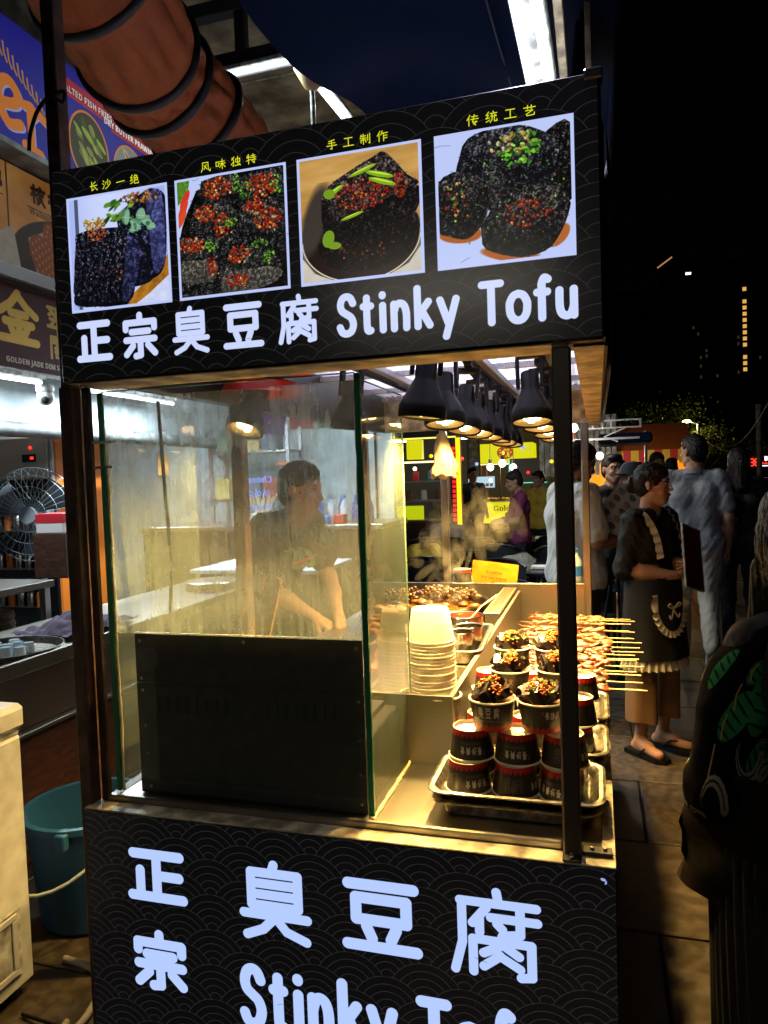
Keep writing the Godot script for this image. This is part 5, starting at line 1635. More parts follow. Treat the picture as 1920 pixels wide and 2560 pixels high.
func build_cups() -> void:
	var L1 := "upside down printed cup on the front tray, at its trough-side front corner"
	var G := "black printed paper cups"
	var base := .842
	var proto := make_cup(L1, G)
	proto.position = Vector3(-.323, base, -.222)
	proto.rotation.y = 2.83
	var k := 0
	for q in [[-.214, -.222, 3.64, "at the middle of its front edge"], [-.107, -.216, 1.7, "behind the front post"], [-.33, -.328, 2.2, "in its back row on the trough side"], [-.222, -.33, 3.9, "in the middle of its back row"], [-.108, -.328, 5.2, "in its back row on the post side"]]:
		copy(proto, Vector3(q[0], base, q[1]), q[2], "upside down printed cup on the front tray, " + q[3])
	for q in [[-.317, -.245, 2.4, "trough-side front"], [-.21, -.24, 2.3, "middle front"], [-.104, -.238, 3.64, "post-side front"], [-.3, -.35, 2.2, "trough-side back"], [-.19, -.35, 4.4, "post-side back"]]:
		copy(proto, Vector3(q[0], base + .069, q[1]), q[2], "upside down printed cup, second layer of the front stack, %s" % q[3])
	# second tray: two layers; third tray the same
	for q in [[-.318, -.5], [-.2, -.5], [-.09, -.5], [-.26, -.6], [-.15, -.6]]: copy(proto, Vector3(q[0], base, q[1]), rng.randf() * TAU, "upside down black printed cup standing on the second steel tray")
	for q in [[-.29, -.53], [-.19, -.53], [-.086, -.52]]: copy(proto, Vector3(q[0], base + .069, q[1]), rng.randf() * TAU, "upside down black printed cup stacked on the cups of the second tray")
	for q in [[-.33, -.76], [-.21, -.78], [-.09, -.76]]: copy(proto, Vector3(q[0], base, q[1]), rng.randf() * TAU, "upside down black printed cup standing on the third steel tray")
	for q in [[-.34, -.74], [-.22, -.75], [-.08, -.73]]: copy(proto, Vector3(q[0], base + .069, q[1]), rng.randf() * TAU, "upside down black printed cup stacked on the cups of the third tray")
	# filled cups, upright, on top
	var full := [[-.267, -.252, 3.86, "front"], [-.155, -.256, 1.6, "front"], [-.256, -.515, .6, "second"], [-.134, -.53, .5, "second"], [-.278, -.765, .5, "third"], [-.158, -.77, 3.7, "third"]]
	for q in full:
		var c := copy(proto, Vector3(q[0], base + .138 + .069, q[1]), 0., "upright printed cup heaped with tofu atop the %s cup stack on the %s side" % [q[3], "trough" if k % 2 == 0 else "post"])
		c.basis = Basis(Vector3(0, 1, 0), q[2]) * Basis(Vector3(1, 0, 0), PI)
		# a second cup nested below shows as a doubled rim
		tofu_portion(Vector3(q[0], base + .138 + .069, q[1]), q[3], k)
		k += 1
	# loose cups standing in the trough, seen from above
	for q in [[-.505, -.49, "front"], [-.44, -.487, "front"]]:
		var c := copy(proto, Vector3(q[0] + .0, .976, q[1]), 0., "empty upright printed cup standing in the trough before the bowl stack")
		c.basis = Basis(Vector3(1, 0, 0), PI)
	var stray := copy(proto, Vector3(-.69, 1.025, -2.215), 1., "white and black cup standing on the cart's back wall beside the yellow bag")

func tofu_portion(at: Vector3, which: String, seed_: int) -> void:
	var t := thing("stinky_tofu", "black tofu under orange chilli mince, %s stack, cup on the %s side" % [which, "trough" if seed_ % 2 == 0 else "post"], "tofu", at, "helpings of black tofu")
	var r := RandomNumberGenerator.new()
	r.seed = 100 + seed_
	# a sheet of sauce just under the rim closes the cup
	part(t, "sauce", MB.new().lathe([Vector2(.047, -.012), Vector2(.03, -.008), Vector2(0, -.006)], 20), mats["sauce"])
	var spots := [[.018, .016, .014, .5, .75], [-.02, .02, .012, -.5, .55], [.002, .022, -.02, .2, -.3], [-.004, .006, .028, .9, .9], [.03, .01, -.006, 1.2, -.5], [-.03, .008, -.012, .3, .4]]
	for q in spots:
		var mb := MB.new()
		mb.paint(Color(.008, .0075, .007))
		var n := 6
		# a puffed block: a rounded box with a rough skin
		var g := []
		var hs := Vector3(.02, .0115, .02)
		for ax in 3:
			for sg in [-1., 1.]:
				mb.xf = Transform3D.IDENTITY
				var rows := []
				for j in n + 1:
					var row := []
					for i in n + 1:
						var w := Vector3.ZERO
						w[ax] = sg; w[(ax + 1) % 3] = -1. + 2. * i / n; w[(ax + 2) % 3] = -1. + 2. * j / n
						var p := w * hs
						var inner := (w * (hs - Vector3.ONE * .004)).clamp(-(hs - Vector3.ONE * .004), hs - Vector3.ONE * .004)
						p = inner + (p - inner).normalized() * .004
						p *= 1. + .1 * noise.get_noise_3dv((p + Vector3.ONE * (seed_ + q[0]) * 3.) * 1800.)
						row.append(p)
					rows.append(row)
				for j in n:
					for i in n:
						var a: Vector3 = rows[j][i]; var b: Vector3 = rows[j][i + 1]; var d: Vector3 = rows[j + 1][i + 1]; var e: Vector3 = rows[j + 1][i]
						mb.flat(a, b, d, a); mb.flat(a, d, e, a)
		var o := part(t, "tofu_piece", mb, mats["tofu"])
		o.transform = Transform3D(Basis.from_euler(Vector3(q[4] + r.randf_range(-.2, .2), q[3] + r.randf(), r.randf_range(-.4, .4))), Vector3(q[0] + r.randf_range(-.004, .004), q[1], q[2]))
	var mb2 := MB.new()
	var pal := [Color(.5, .09, .006), Color(.6, .17, .008), Color(.38, .025, .006), Color(.66, .26, .015), Color(.5, .1, .008)]
	var heaps := []
	for e in 4: heaps.append(Vector3(r.randf_range(-.024, .024), r.randf_range(.013, .02), r.randf_range(-.02, .03)))
	for e in 520:
		var a := r.randf() * TAU
		var d := sqrt(r.randf()) * .046
		var p := Vector2(cos(a) * d, sin(a) * d)
		var near := 0.
		for h in heaps: near = maxf(near, 1. - Vector2(h.x, h.z).distance_to(p) / h.y)
		if near < r.randf() * .45 and r.randf() > .05: continue
		mb2.paint(pal[r.randi() % 5])
		var s := r.randf_range(.0019, .0038)
		mb2.blob(Vector3(p.x, .036 * (1. - pow(d / .054, 2.)) + .006 + .009 * near * r.randf(), p.y), Vector3(s, s * .8, s), .3, noise, 1. + e, 6, 4)
	var ch := part(t, "chilli_mince", mb2, mats["crumb"])
	ch.set_meta("kind", "stuff")
	for e in 7:
		var lf := MB.new()
		lf.paint(Color(.1, .22, .03).lerp(Color(.3, .42, .08), r.randf()))
		var s := r.randf_range(.008, .014)
		lf.sheet(func(u, v): return Vector3((u - .5) * s * (1. + .4 * sin(v * 9.)), .3 * s * sin(u * 5. + v * 4.), (v - .5) * s * 1.4 * sin(PI * clampf(u + .12, 0., 1.))), 5, 5)
		var o := part(t, "coriander_leaf", lf, mats["leaf"])
		var a := r.randf() * TAU
		var rr := r.randf_range(.012, .04)
		o.transform = Transform3D(Basis.from_euler(Vector3(r.randf_range(-.6, .6), r.randf() * TAU, r.randf_range(-.6, .6))), Vector3(cos(a) * rr, .05 - rr * .55, sin(a) * rr))

func build_bowl_stack() -> void:
	# about twenty nested bowls, upside down, in a torn clear sleeve
	var prof_wall := [Vector2(.065, .004), Vector2(.052, .088), Vector2(.05, .0905), Vector2(.046, .0895), Vector2(.045, .085), Vector2(0, .084)]
	var b := thing("paper_bowl", "cream paper bowl nested upside down in the tall clear wrapped stack", "paper bowl", Vector3(-.478, .905, -.545), "stacked cream paper bowls")
	part(b, "wall", MB.new().lathe(prof_wall, 36), mats["paper_bowl"])
	var rim := []
	for k in 9: rim.append(Vector2(.0655 + cos(TAU * k / 8.) * .003, .003 + sin(TAU * k / 8.) * .003))
	rim.reverse()
	part(b, "rolled_rim", MB.new().lathe(rim, 36), mats["paper_bowl"])
	for k in range(1, 22):
		var c := copy(b, Vector3(-.478 + rng.randf_range(-.0015, .0015), .905 + k * .0098, -.545 + rng.randf_range(-.0015, .0015)), rng.randf())
		c.rotation.x = rng.randf_range(-.01, .01)
		if k == 21: c.set_meta("label", "topmost cream paper bowl showing its bare tapered wall above the wrapped stack")
	var w := thing("plastic_sleeve", "torn clear plastic sleeve wrapped loosely round the stack of cream bowls", "plastic sleeve", Vector3(-.478, .903, -.545))
	part(w, "sleeve", MB.new().sheet(func(u, v):
		var a: float = u * TAU
		var r: float = .0725 + .004 * noise.get_noise_2d(u * 700., v * 300.) + .003 * sin(u * 37. + v * 20.)
		return Vector3(cos(a) * r, .012 + v * (.235 + .02 * sin(u * 12.)), sin(a) * r), 90, 26), mats["plastic_film"])

func build_cookware() -> void:
	# small steel pots
	for q in [[-.478, .999, -.975, .044, .09, "small empty steel pot, the one next to the bowl stack"], [-.462, .999, -1.075, .044, .09, "small empty steel pot between the sauce pot and another small pot"], [-.505, .999, -1.215, .07, .1, "wide steel pot filled with red chilli sauce"]]:
		var r: float = q[3]; var h: float = q[4]
		var p := thing("steel_pot", q[5], "pot", Vector3(q[0], q[1] - .048, q[2]))
		part(p, "wall", MB.new().lathe([Vector2(0, 0), Vector2(r * .96, 0), Vector2(r, .004), Vector2(r, h), Vector2(r + .004, h + .002), Vector2(r + .0025, h + .004), Vector2(r - .002, h + .002), Vector2(r - .0022, .006), Vector2(0, .006)], 40), mats["bright_steel"])
		if r > .05:
			var sm := MB.new()
			sm.paint(L("8a2408"))
			sm.sheet(func(u, v):
				var a: float = u * TAU
				var rr: float = v * (r - .003)
				return Vector3(cos(a) * rr, h - .02 + .007 * noise.get_noise_2d(cos(a) * rr * 4000., sin(a) * rr * 4000.), sin(a) * rr), 30, 8)
			part(p, "chilli_sauce", sm, mats["squid"])
	var sp := solo("ladle", "pale ladle with its handle leaning out of the red sauce pot", "ladle", MB.new().tube([Vector3(0, 0, 0), Vector3(.045, .05, -.04), Vector3(.1, .085, -.09)], [.004, .0045, .006], 8, true, .5).blob(Vector3(0, -.004, 0), Vector3(.02, .01, .02)), mats["bamboo"], Vector3(-.49, 1.03, -1.215))
	# long steel chip box with a perforated lid along the trough wall
	var lb := thing("steel_box", "long narrow steel box with a perforated lid along the trough wall", "steel box", Vector3(-.445, .903, -1.83))
	part(lb, "box_wall", MB.new().bx(-.03, .03, 0, .1, -.33, .33, .004), mats["bright_steel"])
	var lid := part(lb, "lid", MB.new().bx(-.034, .034, .1005, .106, -.335, .335, .002), mats["steel"])
	for k in 22: part(lid, "painted_hole_row", MB.new().bx(-.022, .022, .1062, .107, -.3 + k * .028, -.3 + k * .028 + .008), mats["slot"])  # holes drawn as near-black strips, their shade put into the colour
	# big flat pan of hot oil, heaped with frying
	var w := thing("frying_pan", "wide shallow pan of bubbling oil and frying tofu steaming at the back", "pan", Vector3(-.79, .903, -1.8))
	part(w, "pan_wall", MB.new().lathe([Vector2(0, .0), Vector2(.26, .0), Vector2(.275, .02), Vector2(.29, .09), Vector2(.296, .092), Vector2(.294, .096), Vector2(.285, .09), Vector2(.268, .02), Vector2(0, .015)], 48), mats["grimy_black"])
	part(w, "hot_oil", MB.new().lathe([Vector2(.278, .06), Vector2(0, .06)], 40), mats["oil"])
	for k in 26:
		var a := rng.randf() * TAU
		var r := sqrt(rng.randf()) * .24
		var mb := MB.new().paint(Color(.05, .03, .012).lerp(Color(.2, .1, .02), rng.randf()))
		mb.blob(Vector3.ZERO, Vector3(.026, .013, .026), .3, noise, 1., 10, 6)
		part(w, "frying_piece", mb, mats["squid"]).transform = Transform3D(Basis.from_euler(Vector3(rng.randf_range(-.3, .3), rng.randf() * 6., rng.randf_range(-.3, .3))), Vector3(cos(a) * r, .066 + (.25 - r) * .07 * rng.randf(), sin(a) * r))
	# mound of fried bits against the far rim
	var md := MB.new()
	for k in 320:
		var a := rng.randf_range(-2.6, -.6)
		var r := rng.randf_range(.16, .28)
		md.paint(Color(.05, .022, .006).lerp(Color(.2, .085, .014), rng.randf()))
		md.blob(Vector3(cos(a) * r, .075 + rng.randf() * .05, sin(a) * r), Vector3.ONE * rng.randf_range(.004, .013), .5, noise, 1., 6, 4)
	part(w, "fried_crumbs", md, mats["squid"]).set_meta("kind", "stuff")
	# yellow paper bag standing against the back wall
	var bag := thing("paper_bag", "yellow paper bag with red print standing behind the cart's back wall", "paper bag", Vector3(-.535, 1.025, -2.24))
	bag.rotation.z = -.12
	var ym := mat("yellow_paper", "e0a412", .7)
	part(bag, "bag", MB.new().sheet(func(u, v): return Vector3(-.115 + .23 * u, -.03 + .13 * v, .01 * sin(u * PI) + .003 * noise.get_noise_2d(u * 300., v * 300.)), 16, 10), ym)
	part(bag, "bag_back", MB.new().sheet(func(u, v): return Vector3(-.115 + .23 * u, -.03 + .128 * v, -.02 + .003 * noise.get_noise_2d(u * 200., v * 310.)), 8, 6), ym)
	for q in [["Golden", .05, .022], ["Stir Fry Young", .022, .018], ["鲜", .0, .01]]:
		if q[0] != "鲜": text(bag, q[0], q[2], Vector3(.0, q[1], .0145), Basis.IDENTITY, mat("red_ink", "b0281c", .7), true)
	part(bag, "round_mark", MB.new().lathe([Vector2(.02, 0), Vector2(.016, .001), Vector2(0, .001)], 18), mats["red_ink"]).transform = Transform3D(Basis(Vector3(1, 0, 0), PI / 2), Vector3(0, -.018, .0135))
	# plastic bag hung from the lamp track
	solo("plastic_bag", "thin white plastic bag hanging knotted from the lamp track", "plastic bag", MB.new().sheet(func(u, v):
		var a: float = u * TAU
		var r: float = lerpf(.014, .04, pow(v, .8)) * (1. + .55 * noise.get_noise_2d(u * 420., v * 120.))
		return Vector3(cos(a) * r + .008 * v, -.13 * v * (1. + .2 * noise.get_noise_1d(u * 500.)), sin(a) * r * .35), 60, 14), mat("thin_plastic", "75675a", .45), Vector3(-.475, 1.7, -.76))
	mats["thin_plastic"].backlight_enabled = true
	mats["thin_plastic"].backlight = Color(.2, .17, .15)
	var bt := thing("water_bottle", "clear water bottle with a blue label behind the front post", "bottle", Vector3(-.13, 1.025, -2.27))
	part(bt, "bottle_body", MB.new().lathe([Vector2(0, 0), Vector2(.028, 0), Vector2(.03, .01), Vector2(.03, .1), Vector2(.012, .135), Vector2(.012, .15)], 18), mat("clear_pet", "b8c4cc", .1))
	part(bt, "bottle_label", MB.new().lathe([Vector2(.0305, .03), Vector2(.0305, .08)], 18), mat("blue_label", "2a6cc0", .5))
	part(bt, "cap", MB.new().lathe([Vector2(.014, .148), Vector2(.014, .164), Vector2(0, .165)], 12), mats["blue_label"])

func build_skewers() -> void:
	var n := 0
	for row in [[-.80, 2, "nearest skewers by the third tofu cups", 0], [-.92, 2, "brown squid skewers over the third tray", 0], [-1.04, 2, "brown squid skewers over the fourth tray", 0], [-1.14, 2, "brown squid skewers over the fourth tray", 0], [-1.26, 2, "brown squid skewers over the fourth tray", 0], [-1.38, 2, "pale squid skewers over the fifth tray", 1], [-1.48, 2, "pale squid skewers over the fifth tray", 1], [-1.62, 2, "pale squid skewers near the cart's back wall", 1], [-1.76, 2, "pale squid skewers near the cart's back wall", 1], [-1.86, 2, "pale squid skewers near the cart's back wall", 1]]:
		for k in row[1]:
			var z: float = row[0] - k * .048 + rng.randf_range(-.008, .008)
			var y := .9 + rng.randf_range(0, .02)
			var x1 := .118 + rng.randf_range(-.03, .012)
			var s := thing("squid_skewer", "%s squid skewer, number %d counting back from the tofu cups" % ["brown" if row[3] == 0 else "pale", n + 1], "skewer", Vector3(x1, y + .004, z), "grilled squid skewers")
			s.rotation = Vector3(0, rng.randf_range(-.05, .07), rng.randf_range(-.012, .012))
			part(s, "stick", MB.new().tube([Vector3(0, 0, 0), Vector3(-.34, 0, 0), Vector3(-.42, 0, 0)], [.0022, .0022, .0008], 6), mats["bamboo"])
			var r := RandomNumberGenerator.new()
			r.seed = 500 + n
			n += 1
			var mb := MB.new()
			var dark := Color(.1, .012, .005); var mid := Color(.25, .048, .013)
			if row[3] == 1:
				dark = Color(.24, .05, .018); mid = Color(.42, .16, .05)
			# body pieces: folded slabs threaded on the stick
			for e in 14:
				mb.paint(dark.lerp(mid, r.randf()))
				mb.xf = Transform3D(Basis.from_euler(Vector3(r.randf_range(-.6, .6), r.randf_range(-.5, .5), r.randf_range(-.4, .4))), Vector3(-.12 - e * .021 + r.randf_range(-.006, .006), r.randf_range(-.004, .008), r.randf_range(-.014, .014)))
				mb.blob(Vector3.ZERO, Vector3(r.randf_range(.016, .034), r.randf_range(.004, .01), r.randf_range(.009, .02)), .5, noise, 1. + e, 8, 5)
			mb.xf = Transform3D.IDENTITY
			part(s, "squid_meat", mb, mats["squid"])
			# curling arms
			for e in 5:
				var pts := []
				var rr := []
				var p := Vector3(r.randf_range(-.4, -.13), .006, r.randf_range(-.012, .012))
				var a := r.randf_range(2., 4.2)
				var up := r.randf_range(.1, .9)
				for q in 9:
					pts.append(p)
					rr.append(.0042 * (1. - q * .095))
					p += Vector3(cos(a) * .011, sin(up) * .0014, sin(a) * .011)
					a += r.randf_range(.1, .4) * (1. if e % 2 else -1.)
					up += .12
				var tm := MB.new()
				tm.paint(dark.lerp(mid, r.randf() * .5) * .8)
				tm.tube(pts, rr, 6)
				part(s, "squid_arm", tm, mats["squid"])

func text(parent: Node, s: String, size: float, at: Vector3, bs: Basis, m: Material, serif := false, called := "lettering") -> MeshInstance3D:
	var t := TextMesh.new()
	var f := SystemFont.new()
	f.font_names = PackedStringArray(["Droid Serif" if serif else "Droid Sans"])
	f.font_weight = 700
	t.font = f
	t.font_size = 32
	t.pixel_size = size / 32.0
	t.depth = size * .04
	t.text = s
	t.curve_step = 2.0
	var o := part_mesh(parent, called, t, m)
	o.transform = Transform3D(bs, at)
	return o

# ---------------------------------------------------------------- ground
func build_ground() -> void:
	var gm := mat("joint", "17140f", .9)
	var g := setting("ground", MB.new().bx(-60, 80, -.3, -.012, -160, 30), gm)
	var sm := []
	for k in 4:
		var m := mat("slab%d" % k, ["5a5046", "4f463d", "625749", "554a3e"][k], .48)
		grain(m, "stone", .9 + k * .13, .25, "stone")
		sm.append(m)
	var shapes := []
	for k in 3: shapes.append(MB.new().bx(-.2965 + k * .0006, .2965, -.0115, 0., -.296, .2965 - k * .0008, .004).mesh())
	var n := 0
	for j in 17:
		for i in 17:
			var x := -4.65 + i * .6 + (.3 if j % 2 else 0.)
			var z := 1.1 - j * .63
			if x < -2.6 and z < -3.: continue
			var o := part_mesh(g, "paving_slab", shapes[(i * 7 + j * 3) % 3], sm[(i * 5 + j * 11 + i * j) % 4])
			o.position = Vector3(x, -.0006 * ((i * 3 + j) % 4), z)
			o.scale.z = 1.045
			n += 1
	var far := mat("far_paving", "5a5046", .48)
	grain(far, "stone", .5, .2, "stone")
	setting("pavement", MB.new().bx(-30, 40, -.0105, -.004, -60, -9.5), far)
	# a hair tie dropped on the slabs
	var pts := []
	for k in 17: pts.append(Vector3(cos(TAU * k / 16.) * .024, 0, sin(TAU * k / 16.) * .02))
	solo("hair_tie", "small loop of elastic lying on the paving", "elastic loop", MB.new().tube(pts, .0015, 6, false), mat("rubber", "6a5a3c", .6), Vector3(.125, .003, -.98))

# ---------------------------------------------------------------- the hall and the shop on the left
func tube_lamp(called: String, label: String, a: Vector3, b: Vector3, tubes: Array, energy: float, colour: Color, facing := Vector3.DOWN) -> Node3D:
	var t := thing(called, label, "tube light", (a + b) / 2)
	var ax := (b - a).normalized()
	var l := a.distance_to(b)
	var y := -facing
	var x := y.cross(ax).normalized()
	var inner := Node3D.new()
	inner.name = "frame"
	var fr := part(t, "fixture", MB.new().box(Vector3(0, .022, 0), Vector3(.05 + .04 * (tubes.size() - 1), .03, l + .05), .004), mats["fixture_white"])
	fr.transform.basis = Basis(x, y, ax)
	for k in tubes.size():
		var off := (k - (tubes.size() - 1) * .5) * .05
		var p := part(t, "tube", MB.new().tube([Vector3(off, -.012, -l / 2), Vector3(off, -.012, l / 2)], .0135, 12), mats["tube_white"] if tubes[k] else mats["tube_dead"])
		p.transform.basis = Basis(x, y, ax)
		for e in [-1., 1.]: part(p, "end_cap", MB.new().tube([Vector3(off, -.012, e * l / 2), Vector3(off, -.012, e * (l / 2 + .02))], .0145, 10), mats["screw"])
	if energy > 0.:
		var li := AreaLight3D.new()
		li.name = "tube_glow_light"
		li.light_color = colour
		li.light_energy = energy
		li.area_size = Vector2(.03, l)
		li.area_range = 12.
		li.area_attenuation = 2.
		li.shadow_enabled = true
		t.add_child(li)
		# an area light shines along its own -z, its length along its y
		li.transform = Transform3D(Basis(x, ax, -facing) if x.cross(ax).dot(-facing) > 0 else Basis(-x, ax, -facing), facing * .032)
	return t

func board(called: String, label: String, zs: float, length: float, y0: float, y1: float, tex: Texture2D, glow_: float, depth := .1) -> Node3D:
	var x := -3.4
	var t := thing(called, label, "sign", Vector3(x, y0, zs - length / 2))
	var h := y1 - y0
	part(t, "sign_box", MB.new().bx(-depth, -.003, 0, h, -length / 2, length / 2, .004), mats["fixture_white"])
	var m := mat(called + "_face_" + label.left(9), "ffffff", .8)
	m.albedo_texture = tex
	if glow_ > 0.:
		m.albedo_color = Color(.35, .35, .35)
		m.emission_enabled = true
		m.emission_texture = tex
		m.emission_energy_multiplier = glow_
	var mb := MB.new()
	mb.quad(Vector3(0, .006, length / 2 - .006), Vector3(0, .006, -length / 2 + .006), Vector3(0, h - .006, -length / 2 + .006), Vector3(0, h - .006, length / 2 - .006), Vector3(1, 0, 0))
	part(t, "sign_face", mb, m)
	return t

func build_left_shop() -> void:
	var wall := mat("shop_wall", "a4adb0", .7)
	grain(wall, "plaster", .5)
	var grey := mat("shop_grey", "7c8284", .6)
	grain(grey, "blotch", .8)
	var sh := thing("shop", "brightly lit food shop with a pale soffit behind the row of boards", "shop", Vector3(-4.6, 0, -3.))
	part(sh, "back_wall", MB.new().bx(-1.3, -1.2, 0, 4.4, -4., 4.), wall)
	part(sh, "end_wall", MB.new().bx(-1.2, 1.15, 0, 2.9, -2.6, -2.5), wall)
	part(sh, "soffit", MB.new().bx(-1.2, 1.05, 2.42, 2.5, -2.5, 3.8), wall)
	part(sh, "lintel", MB.new().bx(.6, 1.0, 2.0, 2.4195, -2.5, 3.8), wall)
	part(sh, "pipe_run", MB.new().tube([Vector3(1.06, 1.96, 3.), Vector3(1.06, 1.96, -2.4)], .05, 10), grey)
	part(sh, "upper_wall", MB.new().bx(.9, 1.08, 2.5, 5.0, -4., 4.), grey)
	part(sh, "canopy_edge", MB.new().bx(1.085, 1.36, 3.57, 3.61, -4., 4., .004), grey)
	part(sh, "metal_strip", MB.new().bx(1.085, 1.25, 2.85, 2.93, -4., 4., .006), mats["aluminium"])
	var b := board("shop_sign", "dark red shop sign with gold brush characters under the bun pictures", -2.03, 1.81, 2.31, 2.84, print_dimsum(), 0.)
	text(b, "GOLDEN JADE DIM SUM", .047, Vector3(.004, .055, .539), Basis(Vector3(0, 1, 0), PI / 2), mat("pale_gold", "a89c8c", .5))
	b = board("picture_board", "brown board of steamed and walnut shaped bun photographs", -1.69, 1.59, 2.94, 3.56, print_buns(), .3)
	text(b, "Walnut Bun", .052, Vector3(.004, .385, -.06), Basis(Vector3(0, 1, 0), PI / 2), mat("dark_ink", "3a2014", .6), true)
	b = board("shop_sign", "blue shop sign with orange brush letters and dishes in orange ovals", -1.98, 2.53, 3.62, 4.45, print_blue(), .42)
	for q in [["SALTED FISH FRIES", .235, .655, .06], ["DRY BUTTER PRAWNS", -.24, .615, .06]]: text(b, q[0], q[3], Vector3(.004, q[2], q[1]), Basis(Vector3(0, 1, 0), PI / 2), mat("white_ink", "e8e6e4", .6))
	tube_lamp("tube_light", "lit fluorescent tube under the dark red shop sign", Vector3(-3.33, 2.25, -1.15), Vector3(-3.33, 2.25, -2.33), [true], 2.6, Color(.88, .96, 1.))
	tube_lamp("tube_light", "lit fluorescent tube seen through the steamed glass of the cart", Vector3(-3.33, 2.25, -2.62), Vector3(-3.33, 2.25, -3.8), [true], 7., Color(.88, .96, 1.))
	tube_lamp("tube_light", "lit fluorescent tube on the shop soffit behind the fridge", Vector3(-4.4, 2.4, -4.6), Vector3(-4.4, 2.4, -3.4), [true], 6., Color(.9, .96, 1.))
	var cam := thing("security_camera", "white dome security camera fixed under the dark red sign", "camera", Vector3(-3.3, 2.2, -2.33))
	part(cam, "mount", MB.new().lathe([Vector2(0, .02), Vector2(.05, .02), Vector2(.055, 0), Vector2(.05, -.02), Vector2(0, -.02)], 20), mats["fixture_white"])
	part(cam, "dome", MB.new().blob(Vector3(0, -.05, 0), Vector3(.05, .055, .05), 0., null, 1., 16, 10), mats["fixture_white"])
	part(cam, "lens", MB.new().blob(Vector3(.02, -.072, .025), Vector3(.026, .026, .026), 0., null, 1., 12, 8), mats["slot"])
	# drinks fridge
	var f := thing("drinks_fridge", "tall black fronted drinks fridge with orange side panel behind the fan", "fridge", Vector3(-4.43, 0, -3.55))
	part(f, "cabinet", MB.new().bx(-.44, .4, .06, 1.98, -.35, .33, .02), mat("fridge_orange", "c46a22", .35))
	part(f, "header", MB.new().bx(-.44, .375, 1.66, 1.985, .331, .37, .01), mat("fridge_white", "c4c0b4", .4))
	part(f, "header_display", MB.new().bx(.14, .27, 1.79, 1.85, .3705, .376, .002), mats["slot"])
	part(f, "display_light", MB.new().bx(.22, .25, 1.81, 1.83, .3765, .3785), glow("led_red", "ff3020", 2.))
	part(f, "warning_light", MB.new().blob(Vector3(.22, 1.9, .374), Vector3(.014, .014, .008)), mats["led_red"])
	part(f, "corner_trim", MB.new().bx(.3755, .41, 1.63, 1.99, .331, .372, .012), mats["aluminium"])
	part(f, "door_frame", MB.new().bx(-.44, -.36, .1, 1.655, .331, .36, .004).bx(.3, .4, .1, 1.655, .331, .36, .004).bx(-.359, .299, 1.56, 1.655, .331, .36, .004).bx(-.359, .299, .1, .2, .331, .36, .004), mats["black_metal"])
	part(f, "door_glass", MB.new().bx(-.359, .299, .2005, 1.5595, .333, .341), mat("dark_glass", "0b0e10", .08))
	for k in 4:
		var s := part(f, "shelf", MB.new().bx(-.35, .29, .35 + k * .3, .362 + k * .3, .342, .345), mats["aluminium"])
		for e in 7: part(s, "can", MB.new().lathe([Vector2(0, .0), Vector2(.03, 0), Vector2(.03, .1), Vector2(.022, .115), Vector2(0, .115)], 10, Vector3(-.3 + e * .09, .364 + k * .3, .372)), mats["tray_steel"] if e % 3 else mats["fridge_orange"])
	# standing fan
	var fan := thing("standing_fan", "large grey standing fan with wire cage before the fridge", "fan", Vector3(-3.86, 0, -2.8))
	fan.rotation.y = .35
	var cage := MB.new()
	for k in 36:
		var a := TAU * k / 36.
		cage.tube([Vector3(cos(a) * .05, 1.4 + sin(a) * .05, .11), Vector3(cos(a) * .22, 1.4 + sin(a) * .22, .1), Vector3(cos(a) * .33, 1.4 + sin(a) * .33, .03), Vector3(cos(a) * .3, 1.4 + sin(a) * .3, -.06), Vector3(cos(a) * .08, 1.4 + sin(a) * .08, -.1)], .0016, 4, false)
	for q in [[.33, .03, .004], [.28, .075, .0025], [.2, .1, .002], [.12, .107, .002]]:
		var pts := []
		for k in 41: pts.append(Vector3(cos(TAU * k / 40.) * q[0], 1.4 + sin(TAU * k / 40.) * q[0], q[1]))
		cage.tube(pts, q[2], 5, false)
	part(fan, "wire_cage", cage, mat("wire_grey", "8c9496", .4, .6))
	part(fan, "hub", MB.new().tube([Vector3(0, 1.4, .1), Vector3(0, 1.4, .125)], .06, 20), mat("fan_grey", "7e868c", .5))
	for k in 3:
		var a := TAU * k / 3. + .6
		part(fan, "blade", MB.new().sheet(func(u, v):
			var r: float = .05 + u * .24
			var turn_: float = a + (v - .5) * (.5 + .5 * u)
			return Vector3(cos(turn_) * r, 1.4 + sin(turn_) * r, .02 + (v - .5) * .08), 6, 5), mat("blade_grey", "3c444a", .4))
	part(fan, "motor", MB.new().tube([Vector3(0, 1.4, -.02), Vector3(0, 1.4, -.2)], [.08, .065], 16), mats["fan_grey"])
	part(fan, "pole", MB.new().tube([Vector3(0, 1.35, -.12), Vector3(0, .04, -.12)], .018, 10), mats["aluminium"])
	part(fan, "base", MB.new().lathe([Vector2(0, .04), Vector2(.05, .04), Vector2(.22, .012), Vector2(.23, .0), Vector2(0, 0)], 28, Vector3(0, 0, -.12)), mats["black_metal"])
	# side table with blue gloves, stack of plates below
	var st := thing("steel_table", "dark topped steel table beside the fan", "table", Vector3(-3.4, 0, -1.5))
	part(st, "table_top", MB.new().bx(-.6, .4, 1.02, 1.06, -.48, .8, .004), mats["dark_steel"])
	part(st, "shelf", MB.new().bx(-.55, .35, .68, .7, -.44, .75), mats["dark_steel"])
	for q in [[-.56, -.44], [.36, -.44], [-.56, .76], [.36, .76]]: part(st, "leg", MB.new().bx(q[0] - .02, q[0] + .02, 0, 1.0195, q[1] - .02, q[1] + .02), mats["aluminium"])
